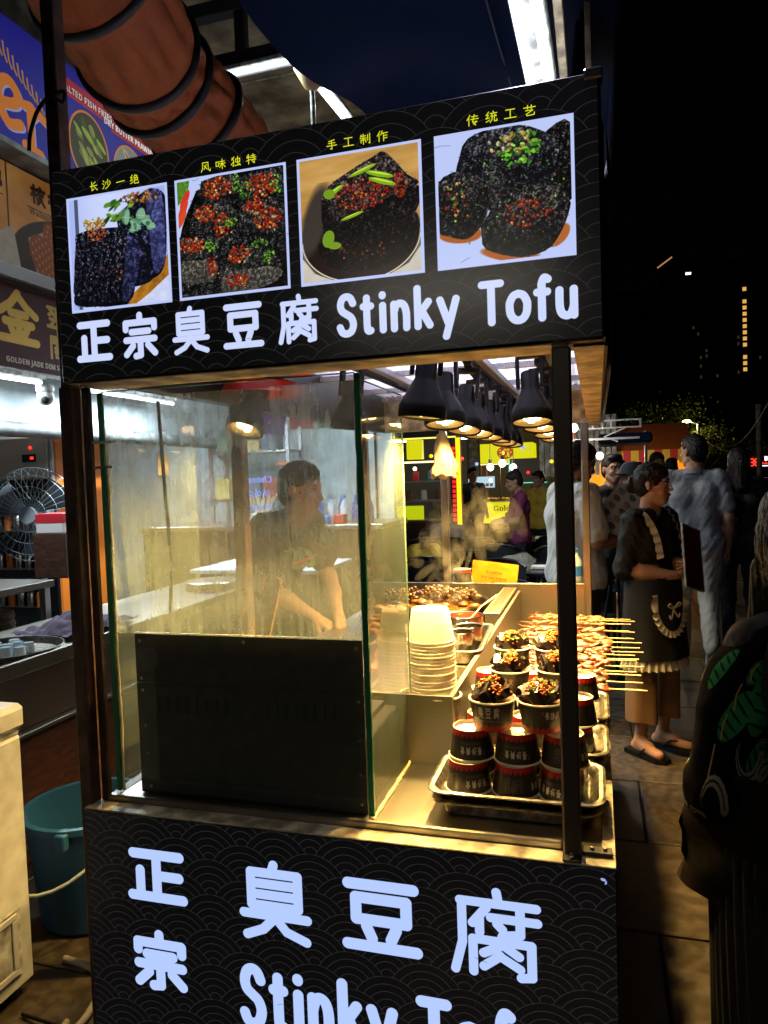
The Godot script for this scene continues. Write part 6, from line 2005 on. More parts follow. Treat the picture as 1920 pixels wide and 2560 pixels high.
	for k in 16: solo("plate", "tan plate in the stack on the shelf under the dark table", "plate", MB.new().lathe([Vector2(0, 0), Vector2(.09, .0), Vector2(.14, .01), Vector2(.142, .014), Vector2(.09, .004), Vector2(0, .004)], 20), mat("tan_plate", "8a7c6c", .5), Vector3(-3.2 + .004 * sin(k * 2.), .702 + k * .0135, -1.68), "stacked plates")
	var gl := MB.new()
	for k in 5: gl.blob(Vector3(-.05 + k * .03, .02, .02 * sin(k * 2.)), Vector3(.03, .018, .06), .3, noise, 1. + k)
	solo("rubber_gloves", "crumpled blue rubber gloves lying on the dark table", "gloves", gl, mat("glove_blue", "1f3cb4", .4), Vector3(-3.25, 1.06, -1.45))
	solo("wooden_cabinet", "small dark wooden cabinet fixed beside the fan", "cabinet", MB.new().bx(-.12, .12, -.14, .14, -.16, .16, .004), mats["dark_wood"], Vector3(-3.3, 1.16, -2.45))
	var rb := thing("red_box", "red and white box standing on the wooden cabinet", "box", Vector3(-3.3, 1.302, -2.45))
	part(rb, "carton", MB.new().bx(-.1, .1, 0, .06, -.15, .15, .002), mat("carton_white", "c8c0bc", .6))
	part(rb, "red_lid", MB.new().bx(-.102, .102, .0605, .12, -.152, .152, .002), mat("carton_red", "b01c28", .5))
	# long steel counter of the shop
	var sc := thing("steel_counter", "long steel wash counter with brown lower panel behind the bucket", "counter", Vector3(-2.55, 0, -1.85))
	part(sc, "worktop", MB.new().bx(-.33, .32, .855, .875, -1.4, 1.28, .004), mats["steel"])
	part(sc, "splash_lip", MB.new().bx(.32, .335, .84, .9, -1.4, 1.28, .003), mats["steel"])
	part(sc, "steel_front", MB.new().bx(.3, .318, .62, .84, -1.4, 1.28, .002), mats["dark_steel"])
	part(sc, "ledge", MB.new().bx(.3, .36, .6, .618, -1.4, 1.28, .003), mats["steel"])
	part(sc, "brown_panel", MB.new().bx(.28, .3, .16, .5995, -1.4, 1.28, .002), mats["dark_wood"])
	part(sc, "base_rail", MB.new().bx(.27, .31, .13, .1595, -1.4, 1.28), mats["dark_steel"])
	part(sc, "body", MB.new().bx(-.33, .27, .05, .8545, -1.4, 1.28), mats["dark_wood"])
	var cl := solo("cleaning_cloth", "crumpled mauve cloth heaped on the steel wash counter", "cloth", MB.new().sheet(func(u, v):
		var p := Vector2(u - .5, v - .5)
		return Vector3(p.x * .36, .012 + .09 * maxf(0., 1. - p.length() * 2.1) + .035 * absf(noise.get_noise_2d(u * 260., v * 260.)), p.y * .5), 40, 40), mat("mauve_cloth", "5c4a60", .9), Vector3(-2.5, .878, -1.55))
	grain(mats["mauve_cloth"], "weave", 9.)
	var tt := thing("round_tray", "round steel tray with wet glasses beside the mauve cloth", "tray", Vector3(-2.45, .877, -1.05))
	part(tt, "dish", MB.new().lathe([Vector2(0, 0), Vector2(.2, 0), Vector2(.22, .03), Vector2(.224, .03), Vector2(.203, -.002), Vector2(0, -.001)], 32), mats["tray_steel"])
	for k in 9: solo("drinking_glass", "small upturned glass drying on the round steel tray", "glass", MB.new().lathe([Vector2(.026, 0), Vector2(.022, .04), Vector2(0, .042)], 14), mats["clear_pet"], Vector3(-2.45 + .11 * cos(k * 2.4) * sqrt(k / 9.), .879, -1.05 + .11 * sin(k * 2.4) * sqrt(k / 9.)), "glasses drying on the tray")

func build_foreground_left() -> void:
	var fm := mat("freezer_skin", "c2c4c4", .45)
	grain(fm, "plaster", 1.1)
	var f := thing("chest_freezer", "worn cream chest freezer with a scuffed side and vent panel beside the teal bucket", "freezer", Vector3(-2.08, 0, .1))
	part(f, "cabinet", MB.new().bx(-.33, .33, .04, .82, -.475, .8, .012), fm)
	part(f, "lid", MB.new().bx(-.34, .342, .835, .915, -.485, .81, .016), fm)
	part(f, "lid_seal", MB.new().bx(-.325, .325, .8205, .8345, -.465, .79), mats["fixture_white"])
	var vp := part(f, "vent_panel", MB.new().bx(.3305, .338, .09, .3, -.42, .0, .004), mats["fixture_white"])
	part(vp, "vent_frame", MB.new().bx(.3382, .343, .27, .29, -.4, -.02, .002).bx(.3382, .343, .1, .12, -.4, -.02, .002).bx(.3382, .343, .1205, .2695, -.4, -.38, .002).bx(.3382, .343, .1205, .2695, -.04, -.02, .002), fm)
	for k in 4: part(f, "foot", MB.new().lathe([Vector2(0, 0), Vector2(.025, 0), Vector2(.02, .04), Vector2(0, .04)], 12, Vector3([-.28, .28, -.28, .28][k], 0, [-.42, -.42, .72, .72][k])), mats["black_metal"])
	var b := thing("bucket", "large teal plastic bucket with a white wire handle on the floor", "bucket", Vector3(-1.86, 0, -.78))
	part(b, "bucket_wall", MB.new().lathe([Vector2(0, .004), Vector2(.165, .004), Vector2(.175, .012), Vector2(.212, .4), Vector2(.226, .402), Vector2(.226, .385), Vector2(.2285, .385), Vector2(.2285, .407), Vector2(.206, .407), Vector2(.17, .016), Vector2(0, .012)], 48), mat("teal_plastic", "1b4a6c", .42))
	part(b, "handle_lug", MB.new().bx(.05, .09, .345, .4, .205, .235, .004), mats["teal_plastic"])
	var hp := []
	for k in 15:
		var a := PI * k / 14.
		hp.append(Vector3(-.02 + cos(a) * .215, .37 - sin(a) * .15, .07 + .1 * sin(a) + (.13 if k < 7 else .13) * sin(a)))
	part(b, "wire_handle", MB.new().tube(hp, .006, 8), mat("handle_white", "a8b4b4", .5))
	var cm := mat("cable_grey", "8a8478", .6)
	solo("grey_cable", "thick grey cable looping on the floor beside the freezer", "cable", MB.new().tube(curve([Vector3(-1.75, .012, -.5), Vector3(-1.58, .012, -.46), Vector3(-1.5, .013, -.3), Vector3(-1.5, .012, -.12), Vector3(-1.4, .012, .0), Vector3(-1.25, .012, -.06), Vector3(-1.13, .02, -.12)]), .011, 10), cm)
	solo("grey_cable", "grey cable bending towards the cart's foot beside the looped cable", "cable", MB.new().tube(curve([Vector3(-1.52, .034, -.24), Vector3(-1.47, .02, .06), Vector3(-1.36, .012, .14), Vector3(-1.2, .012, .1), Vector3(-1.06, .03, -.02)]), .01, 10), cm)
	solo("black_cable", "thin black cable lying across the floor under the cart's corner", "cable", MB.new().tube(curve([Vector3(-1.7, .008, -.26), Vector3(-1.45, .03, -.22), Vector3(-1.2, .008, -.25), Vector3(-1.0, .01, -.3)]), .005, 8), mats["lamp_black"])
	solo("black_cable", "black cable hanging down inside the steamed glass beside the left post", "cable", MB.new().tube(curve([Vector3(-1.16, 1.8, -.3), Vector3(-1.14, 1.6, -.28), Vector3(-1.125, 1.35, -.27), Vector3(-1.15, 1.1, -.28), Vector3(-1.16, .82, -.3)]), .005, 8), mats["lamp_black"])

func curve(p: Array, steps := 7) -> Array:
	var o := []
	for k in p.size() - 1:
		for s in steps + (1 if k == p.size() - 2 else 0): o.append((p[k] as Vector3).cubic_interpolate(p[k + 1], p[maxi(k - 1, 0)], p[mini(k + 2, p.size() - 1)], float(s) / steps))
	return o

# ---------------------------------------------------------------- overhead
func build_overhead() -> void:
	var cm := mat("hall_ceiling", "a89c84", .8)
	grain(cm, "blotch", .35)
	var hall := setting("ceiling", MB.new().bx(-9, -.6, 5.3, 5.4, -16, -2.2), cm)
	for k in 7: setting("ceiling_joint", MB.new().bx(-9, -.6, 5.294, 5.299, -2.7 - k * 1.1, -2.68 - k * 1.1), mats["fixture_white"], hall)
	for k in 5: setting("ceiling_joint", MB.new().bx(-1.2 - k * 1.2, -1.18 - k * 1.2, 5.294, 5.299, -16, -2.2), mats["fixture_white"], hall)
	var iron := mat("truss_iron", "1e2630", .55, .3)
	var tr := thing("roof_truss", "dark steel roof truss crossing under the beige hall ceiling", "truss", Vector3(-2.4, 4.6, -3.56))
	part(tr, "lower_chord", MB.new().bx(-4., 1.2, 0, .12, -.06, .06, .004), iron)
	part(tr, "upper_chord", MB.new().bx(-4., 1.2, .42, .52, -.05, .05, .004), iron)
	for x in [-1.6, -1.05, -.5, -.06, .5]: part(tr, "strut", MB.new().bx(x - .04, x + .04, .1205, .4195, -.035, .035), iron)
	var tr2 := thing("roof_truss", "dark steel roof truss end nearer the orange duct", "truss", Vector3(-2.4, 4.9, -2.6))
	part(tr2, "chord", MB.new().bx(-3., .6, 0, .14, -.08, .08, .004), iron)
	tube_lamp("ceiling_tube", "ceiling light with one lit and one dead tube under the truss", Vector3(-2.85, 4.57, -3.52), Vector3(-1.98, 4.57, -3.5), [true, false], 2.2, Color(.92, 1., .98))
	tube_lamp("ceiling_tube", "twin lit ceiling tubes running back from the pale cone", Vector3(-1.93, 4.5, -3.7), Vector3(-1.88, 4.5, -4.9), [true, true], 2.2, Color(.95, .98, 1.))
	var kn := thing("ceiling_fan_rod", "beige cone and thin rod hanging where the ceiling tubes meet", "ceiling fitting", Vector3(-1.93, 4.5, -3.58))
	part(kn, "cone", MB.new().lathe([Vector2(.0, .1), Vector2(.13, .1), Vector2(.13, .03), Vector2(.06, -.1), Vector2(.02, -.13), Vector2(0, -.13)], 24), mat("beige_paint", "b89c74", .5))
	part(kn, "rod", MB.new().tube([Vector3(0, -.12, 0), Vector3(0, -1.2, 0)], .018, 10), mats["fixture_white"])
	part(kn, "hook", MB.new().tube([Vector3(0, .1, 0), Vector3(0, .8, 0)], .012, 8), mats["black_metal"])
	# orange flexible duct with black hoops
	var dm := mat("duct_cloth", "964c1a", .8)
	grain(dm, "plaster", 2.6, .06, "weave")
	dm.roughness_texture = null
	dm.backlight_enabled = true
	dm.backlight = Color(.25, .12, .06)
	var du := thing("flexible_duct", "orange flexible ventilation duct with black hoops sagging over the sign", "duct", Vector3(0, 0, 0))
	var ctrl := [Vector3(-1.75, 4.1, .3), Vector3(-1.83, 3.62, -.45), Vector3(-1.87, 3.38, -1.16), Vector3(-1.93, 3.34, -1.5), Vector3(-1.88, 3.24, -1.85), Vector3(-1.8, 2.98, -2.3), Vector3(-1.7, 2.5, -2.9), Vector3(-1.7, 2.1, -3.3)]
	for k in ctrl.size(): ctrl[k] += Vector3(.05, .06, 0)
	var axis := curve(ctrl, 14)
	var hoop_at := [4, 14, 24, 33, 43, 53, 64, 76, 88]
	var rr := []
	for k in axis.size():
		var near := 9
		for h in hoop_at: near = mini(near, absi(h - k))
		rr.append(.245 + .012 * exp(-near * near * .35) + .006 * sin(k * 1.9))
	var seg := 90
	var du_mb := MB.new()
	var x := Vector3(1, 0, 0)
	var grid := []
	for k in axis.size():
		var t: Vector3 = (axis[mini(k + 1, axis.size() - 1)] - axis[maxi(k - 1, 0)]).normalized()
		x = (x - t * x.dot(t)).normalized()
		var y := t.cross(x)
		var near := 9
		for h in hoop_at: near = mini(near, absi(h - k))
		var slack := 1. - exp(-near * near * .12)
		var row := []
		for s in seg + 1:
			var a := TAU * (s % seg) / seg
			var r: float = rr[k] * (1. + slack * (.16 * absf(sin(a * 6.5 + sin(k * .15) * .6)) - .09 + .08 * noise.get_noise_2d(a * 160., k * 5.)))
			row.append(axis[k] + (x * cos(a) + y * sin(a)) * r)
		grid.append(row)
	du_mb.sheet(func(u, v): return grid[roundi(v * (axis.size() - 1))][roundi(u * seg)], seg, axis.size() - 1)
	part(du, "duct_sleeve", du_mb, dm)
	for h in hoop_at:
		var t: Vector3 = (axis[h + 1] - axis[h - 1]).normalized()
		var hx := Vector3(1, 0, 0)
		hx = (hx - t * hx.dot(t)).normalized()
		var hy := t.cross(hx)
		var pts := []
		for k in 33: pts.append(axis[h] + (hx * cos(TAU * k / 32.) + hy * sin(TAU * k / 32.)) * .256)
		part(du, "hoop", MB.new().tube(pts, .021, 8, false, 1.), mat("hoop_black", "121214", .6))
	# navy canopy over the cart
	var nm := mat("navy_cloth", "0e1829", .8)
	grain(nm, "weave", 6.)
	nm.metallic_specular = .1
	var ca := thing("canopy", "dark navy fabric canopy stretched above the cart", "canopy", Vector3.ZERO)
	part(ca, "cloth", MB.new().sheet(func(u, v):
		var z: float = lerpf(.5, -3.2, v)
		var lx: float = -1.13 + .17 * clampf((.5 - z) / 1.2, 0., 1.2) + .12 * clampf((-z - .6), 0., 2.)
		var rx := .06
		var px_: float = lerpf(lx, rx, u)
		return Vector3(px_, 3.02 + .16 * sin(u * PI) - .05 * sin(v * PI) + .02 * sin(u * 9. + v * 5.) - .03 * pow(1. - u, 6.) + .05 * sin(v * 13. + u * 7.) * (1.1 - u) + .02 * sin(v * 31. - u * 9.), z), 40, 40), nm)
	part(ca, "hem", MB.new().tube(curve([Vector3(.06, 3.02, .5), Vector3(.06, 2.98, -.8), Vector3(.06, 2.97, -2.), Vector3(.06, 3.02, -3.2)]), .014, 8), nm)
	part(ca, "seam", MB.new().tube(curve([Vector3(-.36, 3.165, .5), Vector3(-.34, 3.11, -.8), Vector3(-.3, 3.11, -2.)]), .004, 6), mat("navy_seam", "101a2c", .7))
	part(ca, "rolled_side_cloth", MB.new().sheet(func(u, v): return Vector3(-.045 + .02 * sin(u * 20.) + .012 * sin(v * 7.), 2.3 + .72 * v, -.95 - .35 * u), 16, 10), nm)
	part(ca, "canopy_pole", MB.new().bx(-.03, -.012, 2.3, 3.0, -.94, -.92, .002), mats["cream_board"])
	part(ca, "cross_rail", MB.new().bx(-.104, -.08, 2.745, 2.77, -1.4, .3, .002), mats["cream_board"])
	part(ca, "wooden_strut", MB.new().bar(Vector3(-.09, 2.31, -1.05), Vector3(-.09, 2.745, -1.05), .04, .03, .003), mats["wood"])
	tube_lamp("canopy_tube", "bright twin fluorescent fixture hung under the navy canopy behind the sign", Vector3(-.172, 2.72, .1), Vector3(-.148, 2.72, -1.35), [true, true], 3.2, Color(.86, .87, 1.))
	tube_lamp("canopy_tube", "bright fluorescent tube hung over the cart's lilac roof sheet", Vector3(-.7, 2.6, -1.2), Vector3(-.7, 2.6, -2.4), [true], 2.6, Color(.86, .87, 1.))
	tube_lamp("tube_light", "added unseen fluorescent tube behind the camera, lighting the cart front", Vector3(-1.5, 2.75, 3.), Vector3(-.3, 2.75, 3.), [true], 1.4, Color(1., .95, .86))  # added tube out of view, gives front light to fryer, posts and freezer
	var rp := solo("brown_pole", "slim brown pole rising behind the cart's left corner", "pole", MB.new().bx(-.024, .024, 0, 3.35, -.024, .024, .003), mats["brown_post"], Vector3(-1.6, 0, -.5))
	solo("black_rope", "frayed black rope knotted round the slim brown pole", "rope", MB.new().tube(curve([Vector3(.02, 2.77, .03), Vector3(.045, 2.78, .02), Vector3(.04, 2.75, .02), Vector3(.01, 2.76, .04), Vector3(-.04, 2.74, .03), Vector3(-.065, 2.7, .03), Vector3(-.08, 2.66, .03), Vector3(-.085, 2.62, .03)]), .006, 7), mats["lamp_black"], Vector3(-1.6, 0, -.5))
	var rh := thing("red_hood", "red round hood hanging behind the steamed glass", "hood", Vector3(-1.1, 1.862, -.8))
	part(rh, "shade", MB.new().lathe([Vector2(.145, 0), Vector2(.15, .004), Vector2(.13, .035), Vector2(.05, .06), Vector2(0, .062)], 32).lathe([Vector2(.143, .001), Vector2(.12, .028), Vector2(0, .03)], 32), mat("hood_red", "b01a1a", .35))
	part(rh, "housing", MB.new().bx(-.1, .16, .063, .13, -.08, .08, .004), mats["hood_red"])

# ---------------------------------------------------------------- behind the glass
func build_back_kitchen() -> void:
	var w := mat("back_wall_paint", "b4c2c4", .7)
	grain(w, "plaster", .5)
	var k := thing("kitchen_wall", "pale blue-white kitchen wall behind the vendor", "wall", Vector3(-2.9, 0, -5.4))
	part(k, "wall_panel", MB.new().bx(-1.6, .97, 0, 3.2, -.1, 0.), w)
	part(k, "conduit", MB.new().tube([Vector3(.8, .9, .02), Vector3(.8, 2.6, .02)], .012, 8), mats["black_metal"])
	part(k, "menu_picture", MB.new().bx(-.1, .16, 2.1, 2.45, .002, .01), mat("menu_red", "8c1c28", .5))
	part(k, "menu_picture", MB.new().bx(.2, .46, 2.1, 2.45, .002, .01), mat("menu_green", "5a6c48", .5))
	part(k, "menu_picture", MB.new().bx(-.45, -.14, 2.05, 2.5, .002, .01), mat("menu_purple", "4a2c6c", .5))
	var c := thing("prep_counter", "dark prep counter along the pale kitchen wall", "counter", Vector3(-2.7, 0, -4.6))
	part(c, "top", MB.new().bx(-1.3, 1.0, 1.16, 1.2, -.4, .4, .004), mats["steel"])
	part(c, "front", MB.new().bx(-1.28, .98, .1, 1.1595, -.38, .36), mats["black_metal"])
	var pet := mat("blue_pet", "3a5c9c", .15)
	for e in 7:
		var b := thing("bottle", "%s bottle standing on the prep counter behind the vendor" % ["blue capped clear", "clear"][e % 2], "bottle", Vector3(-2.32 + e * .075, 1.201, -4.4 - (e % 3) * .08), "bottles on the prep counter")
		part(b, "bottle_body", MB.new().lathe([Vector2(0, 0), Vector2(.034, 0), Vector2(.036, .01), Vector2(.036, .14), Vector2(.014, .2), Vector2(.014, .215)], 14), pet if e % 2 == 0 else mats["clear_pet"])
		part(b, "cap", MB.new().lathe([Vector2(.016, .21), Vector2(.016, .235), Vector2(0, .236)], 10), mats["blue_label"])
	solo("plastic_tub", "red and blue tubs of sauce on the prep counter edge", "tub", MB.new().bx(-.1, .0, 0, .08, -.05, .05, .006), mats["carton_red"], Vector3(-2.05, 1.201, -4.3))
	solo("plastic_tub", "blue lidded tub beside the red tub on the prep counter", "tub", MB.new().bx(-.05, .06, 0, .07, -.05, .05, .006), mats["blue_label"], Vector3(-2.24, 1.201, -4.27))
	var sk := thing("stick_bundle", "white tub bristling with bamboo sticks behind the vendor", "sticks", Vector3(-2.82, 1.201, -4.3))
	part(sk, "tub", MB.new().lathe([Vector2(0, 0), Vector2(.12, 0), Vector2(.15, .1), Vector2(.14, .1), Vector2(0, .02)], 20), mats["paper_white"])
	for e in 22: part(sk, "stick", MB.new().tube([Vector3(0, .02, 0), Vector3(rng.randf_range(-.13, .13), rng.randf_range(.2, .28), rng.randf_range(-.08, .08))], .004, 5), mats["bamboo"])
	var sh := thing("shelf_rack", "steel rack of boxes and bags seen dimly through the glass", "shelf", Vector3(-3.15, 0, -4.9))
	for x in [-.4, .4]:
		for z in [-.15, .15]: part(sh, "upright", MB.new().bx(x - .015, x + .015, 0, 2.1, z - .015, z + .015), mats["aluminium"])
	for y in [.4, .9, 1.4, 1.85]: part(sh, "shelf_board", MB.new().bx(-.42, .42, y, y + .02, -.17, .17), mats["steel"])
	var cols := ["a89468", "5c6470", "8c4a3c", "c4bca8", "6c7c68", "b0a060"]
	for e in 14: solo("carton", "%s carton on the steel rack behind the glass" % ["tan", "slate", "rust", "pale", "olive", "straw"][e % 6], "carton", MB.new().bx(-.07, .07, 0, .1 + .05 * (e % 3), -.1, .1, .004), mat("carton%d" % (e % 6), cols[e % 6], .7), Vector3(-3.47 + (e % 5) * .165, [.921, 1.421, 1.871][e / 5], -4.9), "cartons on the steel rack")
	for e in 4: solo("steamer_pot", ["wide steel steamer pot at the foot of the stack by the kitchen table", "middle steel steamer pot in the stack", "upper steel steamer pot in the stack", "lidded steel steamer pot topping the stack"][e], "pot", MB.new().lathe([Vector2(0, 0), Vector2(.17, 0), Vector2(.175, .02), Vector2(.17, .11), Vector2(.178, .115), Vector2(.17, .12), Vector2(0, .12)], 30), mats["tray_steel"], Vector3(-2.5, .45 + e * .121, -2.85), "stacked steamer pots")
	solo("stool", "low steel stand holding the steamer pots", "stand", MB.new().bx(-.2, .2, .42, .449, -.2, .2, .004).bx(-.18, -.15, 0, .42, -.18, -.15).bx(.15, .18, 0, .42, -.18, -.15).bx(-.18, -.15, 0, .42, .15, .18).bx(.15, .18, 0, .42, .15, .18), mats["dark_steel"], Vector3(-2.5, 0, -2.85))
	var kt := thing("kitchen_table", "pale topped kitchen table behind the steamer pots", "table", Vector3(-2.35, 0, -3.5))
	part(kt, "top", MB.new().bx(-.5, .5, .93, .96, -.35, .35, .004), w)
	for q in [[-.45, -.3], [.45, -.3], [-.45, .3], [.45, .3]]: part(kt, "leg", MB.new().bx(q[0] - .02, q[0] + .02, 0, .9295, q[1] - .02, q[1] + .02), mats["aluminium"])
	solo("wooden_box", "shallow wooden condiment box on the pale kitchen table", "box", MB.new().bx(-.12, .12, 0, .04, -.08, .08, .003), mats["wood"], Vector3(-2.3, .961, -3.3))
	tube_lamp("tube_light", "lit fluorescent tube on the kitchen ceiling above the vendor", Vector3(-2.7, 2.7, -3.9), Vector3(-1.6, 2.7, -3.9), [true], 7., Color(.9, .97, 1.))
	# glowing mirrored letters standing in for a sign reflected in the glass
	var ns := thing("reflected_letters", "blue and orange reversed letters standing in for a sign reflected in the glass", "LED sign", Vector3(-2.16, 1.5, -2.9))
	part(ns, "added_clear_board", MB.new().bx(-.2, .36, -.16, .28, -.006, -.004), mats["glass"])  # added board, only there to carry the reflected letters
	var bl := glow("blue_glow", "86a2ff", 1.3)
	var og := glow("reflected_orange", "ff8a30", 1.3)
	var back := Basis(Vector3(0, 1, 0), PI)
	text(ns, "Cheese", .062, Vector3(0, .09, 0), back, bl)
	text(ns, "Potato", .062, Vector3(0, -.09, 0), back, bl)
	for e in 3:
		part(ns, "reflected_mark", MB.new().lathe([Vector2(.018, 0), Vector2(.013, .002), Vector2(.009, 0)], 14), bl).transform = Transform3D(Basis(Vector3(1, 0, 0), PI / 2), Vector3(-.05 + e * .06, .0, 0))
		part(ns, "reflected_mark", MB.new().bar(Vector3(-.08 + e * .06, -.03, 0), Vector3(-.07 + e * .06, .03, 0), .006, .004), bl)
	text(ns, "Cheese Potato", .028, Vector3(.24, .19, 0), back, og)

# ---------------------------------------------------------------- seating and further stalls
func make_chair() -> Node3D:
	var c := thing("cafe_chair", "black curved back chair at the market tables", "chair", Vector3.ZERO, "black chairs of the seating area")
	var m := mat("chair_black", "16181a", .35)
	part(c, "seat", MB.new().bx(-.21, .21, .43, .455, -.2, .21, .008), m)
	part(c, "backrest", MB.new().sheet(func(u, v):
		var a: float = lerpf(-1.15, 1.15, u)
		return Vector3(sin(a) * .25, .6 + .26 * v - .06 * pow(absf(a) / 1.15, 2.) * v, -.02 - cos(a) * .2), 14, 4).tube(curve([Vector3(-.228, .8, -.1), Vector3(-.16, .845, -.18), Vector3(0, .865, -.222), Vector3(.16, .845, -.18), Vector3(.228, .8, -.1)]), .013, 8), m)
	for q in [[-.19, .19], [.19, .19]]: part(c, "leg", MB.new().tube([Vector3(q[0], .43, q[1]), Vector3(q[0] * 1.1, 0, q[1] * 1.1)], .013, 8), m)
	for q in [-1., 1.]: part(c, "leg", MB.new().tube([Vector3(.235 * q, .72, -.1), Vector3(.2 * q, .43, -.17), Vector3(.22 * q, 0, -.24)], .013, 8), m)
	return c

func build_seating() -> void:
	var c := make_chair()
	var spots := [[-.56, -3.7, 2.6], [-.78, -4.4, .3], [-.15, -4.3, 2.9], [-.42, -5.6, -.2], [-.95, -6.1, 2.8], [-.45, -6.7, .2], [-1.45, -5.0, 3.0], [.22, -5.9, .4], [-1.35, -6.5, -.4], [.2, -7.0, 2.8], [-1.1, -7.7, .1]]
	for k in spots.size():
		var q: Array = spots[k]
		if k == 0:
			c.position = Vector3(q[0], 0, q[1])
			c.rotation.y = q[2]
		else:
			copy(c, Vector3(q[0], 0, q[1]), q[2])
	var tm := mat("table_dark", "24262a", .25)
	for q in [[-.6, -5.0, "dark square table nearest the steaming pan"], [-1.55, -6.9, "dark square table where people sit eating"], [.1, -6.4, "dark square table beyond the man in white"], [-.8, -7.9, "dark square table before the yellow kiosk"]]:
		var t := thing("cafe_table", q[2], "table", Vector3(q[0], 0, q[1]))
		part(t, "table_top", MB.new().bx(-.38, .38, .72, .745, -.38, .38, .004), tm)
		part(t, "column", MB.new().tube([Vector3(0, .72, 0), Vector3(0, .02, 0)], .03, 10), mats["black_metal"])
		part(t, "foot", MB.new().bx(-.26, .26, 0, .02, -.26, .26, .004), mats["black_metal"])
		if q[0] > -1.:
			solo("napkin_pack", "pale packet of tissues on the %s" % q[2], "tissues", MB.new().bx(-.08, .08, 0, .03, -.05, .05, .006), mats["paper_white"], Vector3(q[0] + .1, .7465, q[1] + .1))
	solo("clear_bag", "crumpled clear plastic bag left on the table behind the steam", "plastic bag", MB.new().blob(Vector3(0, .06, 0), Vector3(.14, .08, .1), .5, noise, 1., 16, 10), mats["plastic_film"], Vector3(-.68, .7465, -4.85))

func kiosk(label: String, at: Vector3, w: float, face: String, mark: String, txt: String, e: float) -> Node3D:
	var k := thing("market_kiosk", label, "kiosk", at)
	var ym := mat("kiosk_face_" + face, face, .5)
	ym.albedo_texture = print_round(face, mark)
	ym.albedo_color = Color(.3, .3, .3)
	ym.emission_enabled = true
	ym.emission_texture = ym.albedo_texture
	ym.emission_energy_multiplier = e
	var yp := glow("kiosk_panel_" + face, face, e)
	part(k, "fascia_box", MB.new().bx(-w / 2, w / 2, 1.85, 2.38, -.1, -.004), mats["sign_frame"])
	var mb := MB.new()
	mb.quad(Vector3(-w / 2, 1.86, 0), Vector3(w / 2, 1.86, 0), Vector3(w / 2, 2.37, 0), Vector3(-w / 2, 2.37, 0), Vector3(0, 0, 1))
	part(k, "sign_face", mb, ym)
	part(k, "side_sign", MB.new().bx(w / 2 + .002, w / 2 + .05, 1.86, 2.37, -1.2, -.01), yp)
	part(k, "lit_edge_light", MB.new().bx(-w / 2, w / 2, 1.83, 1.848, -.08, .0), glow("kiosk_edge", "ffe0a0", 2.5))
	part(k, "counter_panel_sign", MB.new().bx(-w / 2, w / 2, .3, .85, -.04, 0), yp)
	text(k, txt, .19, Vector3(0, .68, .004), Basis.IDENTITY, mat("red_ink", "b0281c", .7), true)
	part(k, "counter_top", MB.new().bx(-w / 2, w / 2, .8515, .88, -.9, .01), mats["steel"])
	for q in [[-.5, -.03], [.5, -.03], [-.5, -1.1], [.5, -1.1], [-.12, -.03]]: part(k, "post", MB.new().bx(q[0] * w - .02, q[0] * w + .02, .88 if q[0] == -.12 else .0, 1.85, q[1] - .02, q[1] + .02), mats["wood"])
	part(k, "basket", MB.new().bx(.1, .34, .885, 1.06, -.3, -.1, .006), mats["wood"])
	for e2 in 6: part(k, "food_heap", MB.new().paint(Color(.4, .2, .05).lerp(Color(.6, .45, .2), rng.randf())).blob(Vector3(-.5 + e2 * .1, .92, -.2), Vector3(.06, .05, .06), .3, noise, 1. + e2), mats["squid"])
	var l := OmniLight3D.new()
	l.name = "kiosk_lamp_light"
	l.light_color = Color(1., .86, .4)
	l.light_energy = 1.2
	l.light_size = .1
	l.omni_range = 9.
	l.omni_attenuation = 2.
	l.shadow_enabled = true
	k.add_child(l)
	l.position = Vector3(0, 1.78, -.3)
	return k

func bulb(label: String, at: Vector3, energy: float, r := .05) -> void:
	var b := thing("light_bulb", label, "light bulb", at)
	part(b, "bulb_glass", MB.new().blob(Vector3.ZERO, Vector3(r, r * 1.1, r), 0., null, 1., 14, 8), glow("bulb_white", "fff6e8", 5.))
	part(b, "socket", MB.new().tube([Vector3(0, r, 0), Vector3(0, r * 2.2, 0)], r * .5, 10), mats["black_metal"])
	part(b, "flex", MB.new().tube([Vector3(0, r * 2.2, 0), Vector3(0, r * 2.2 + .5, 0)], .006, 6), mats["black_metal"])
	var l := OmniLight3D.new()
	l.name = "bulb_light"
	l.light_color = Color(1., .95, .86)
	l.light_energy = energy
	l.light_size = r
	l.omni_range = 12.
	l.omni_attenuation = 2.
	l.shadow_enabled = true
	b.add_child(l)

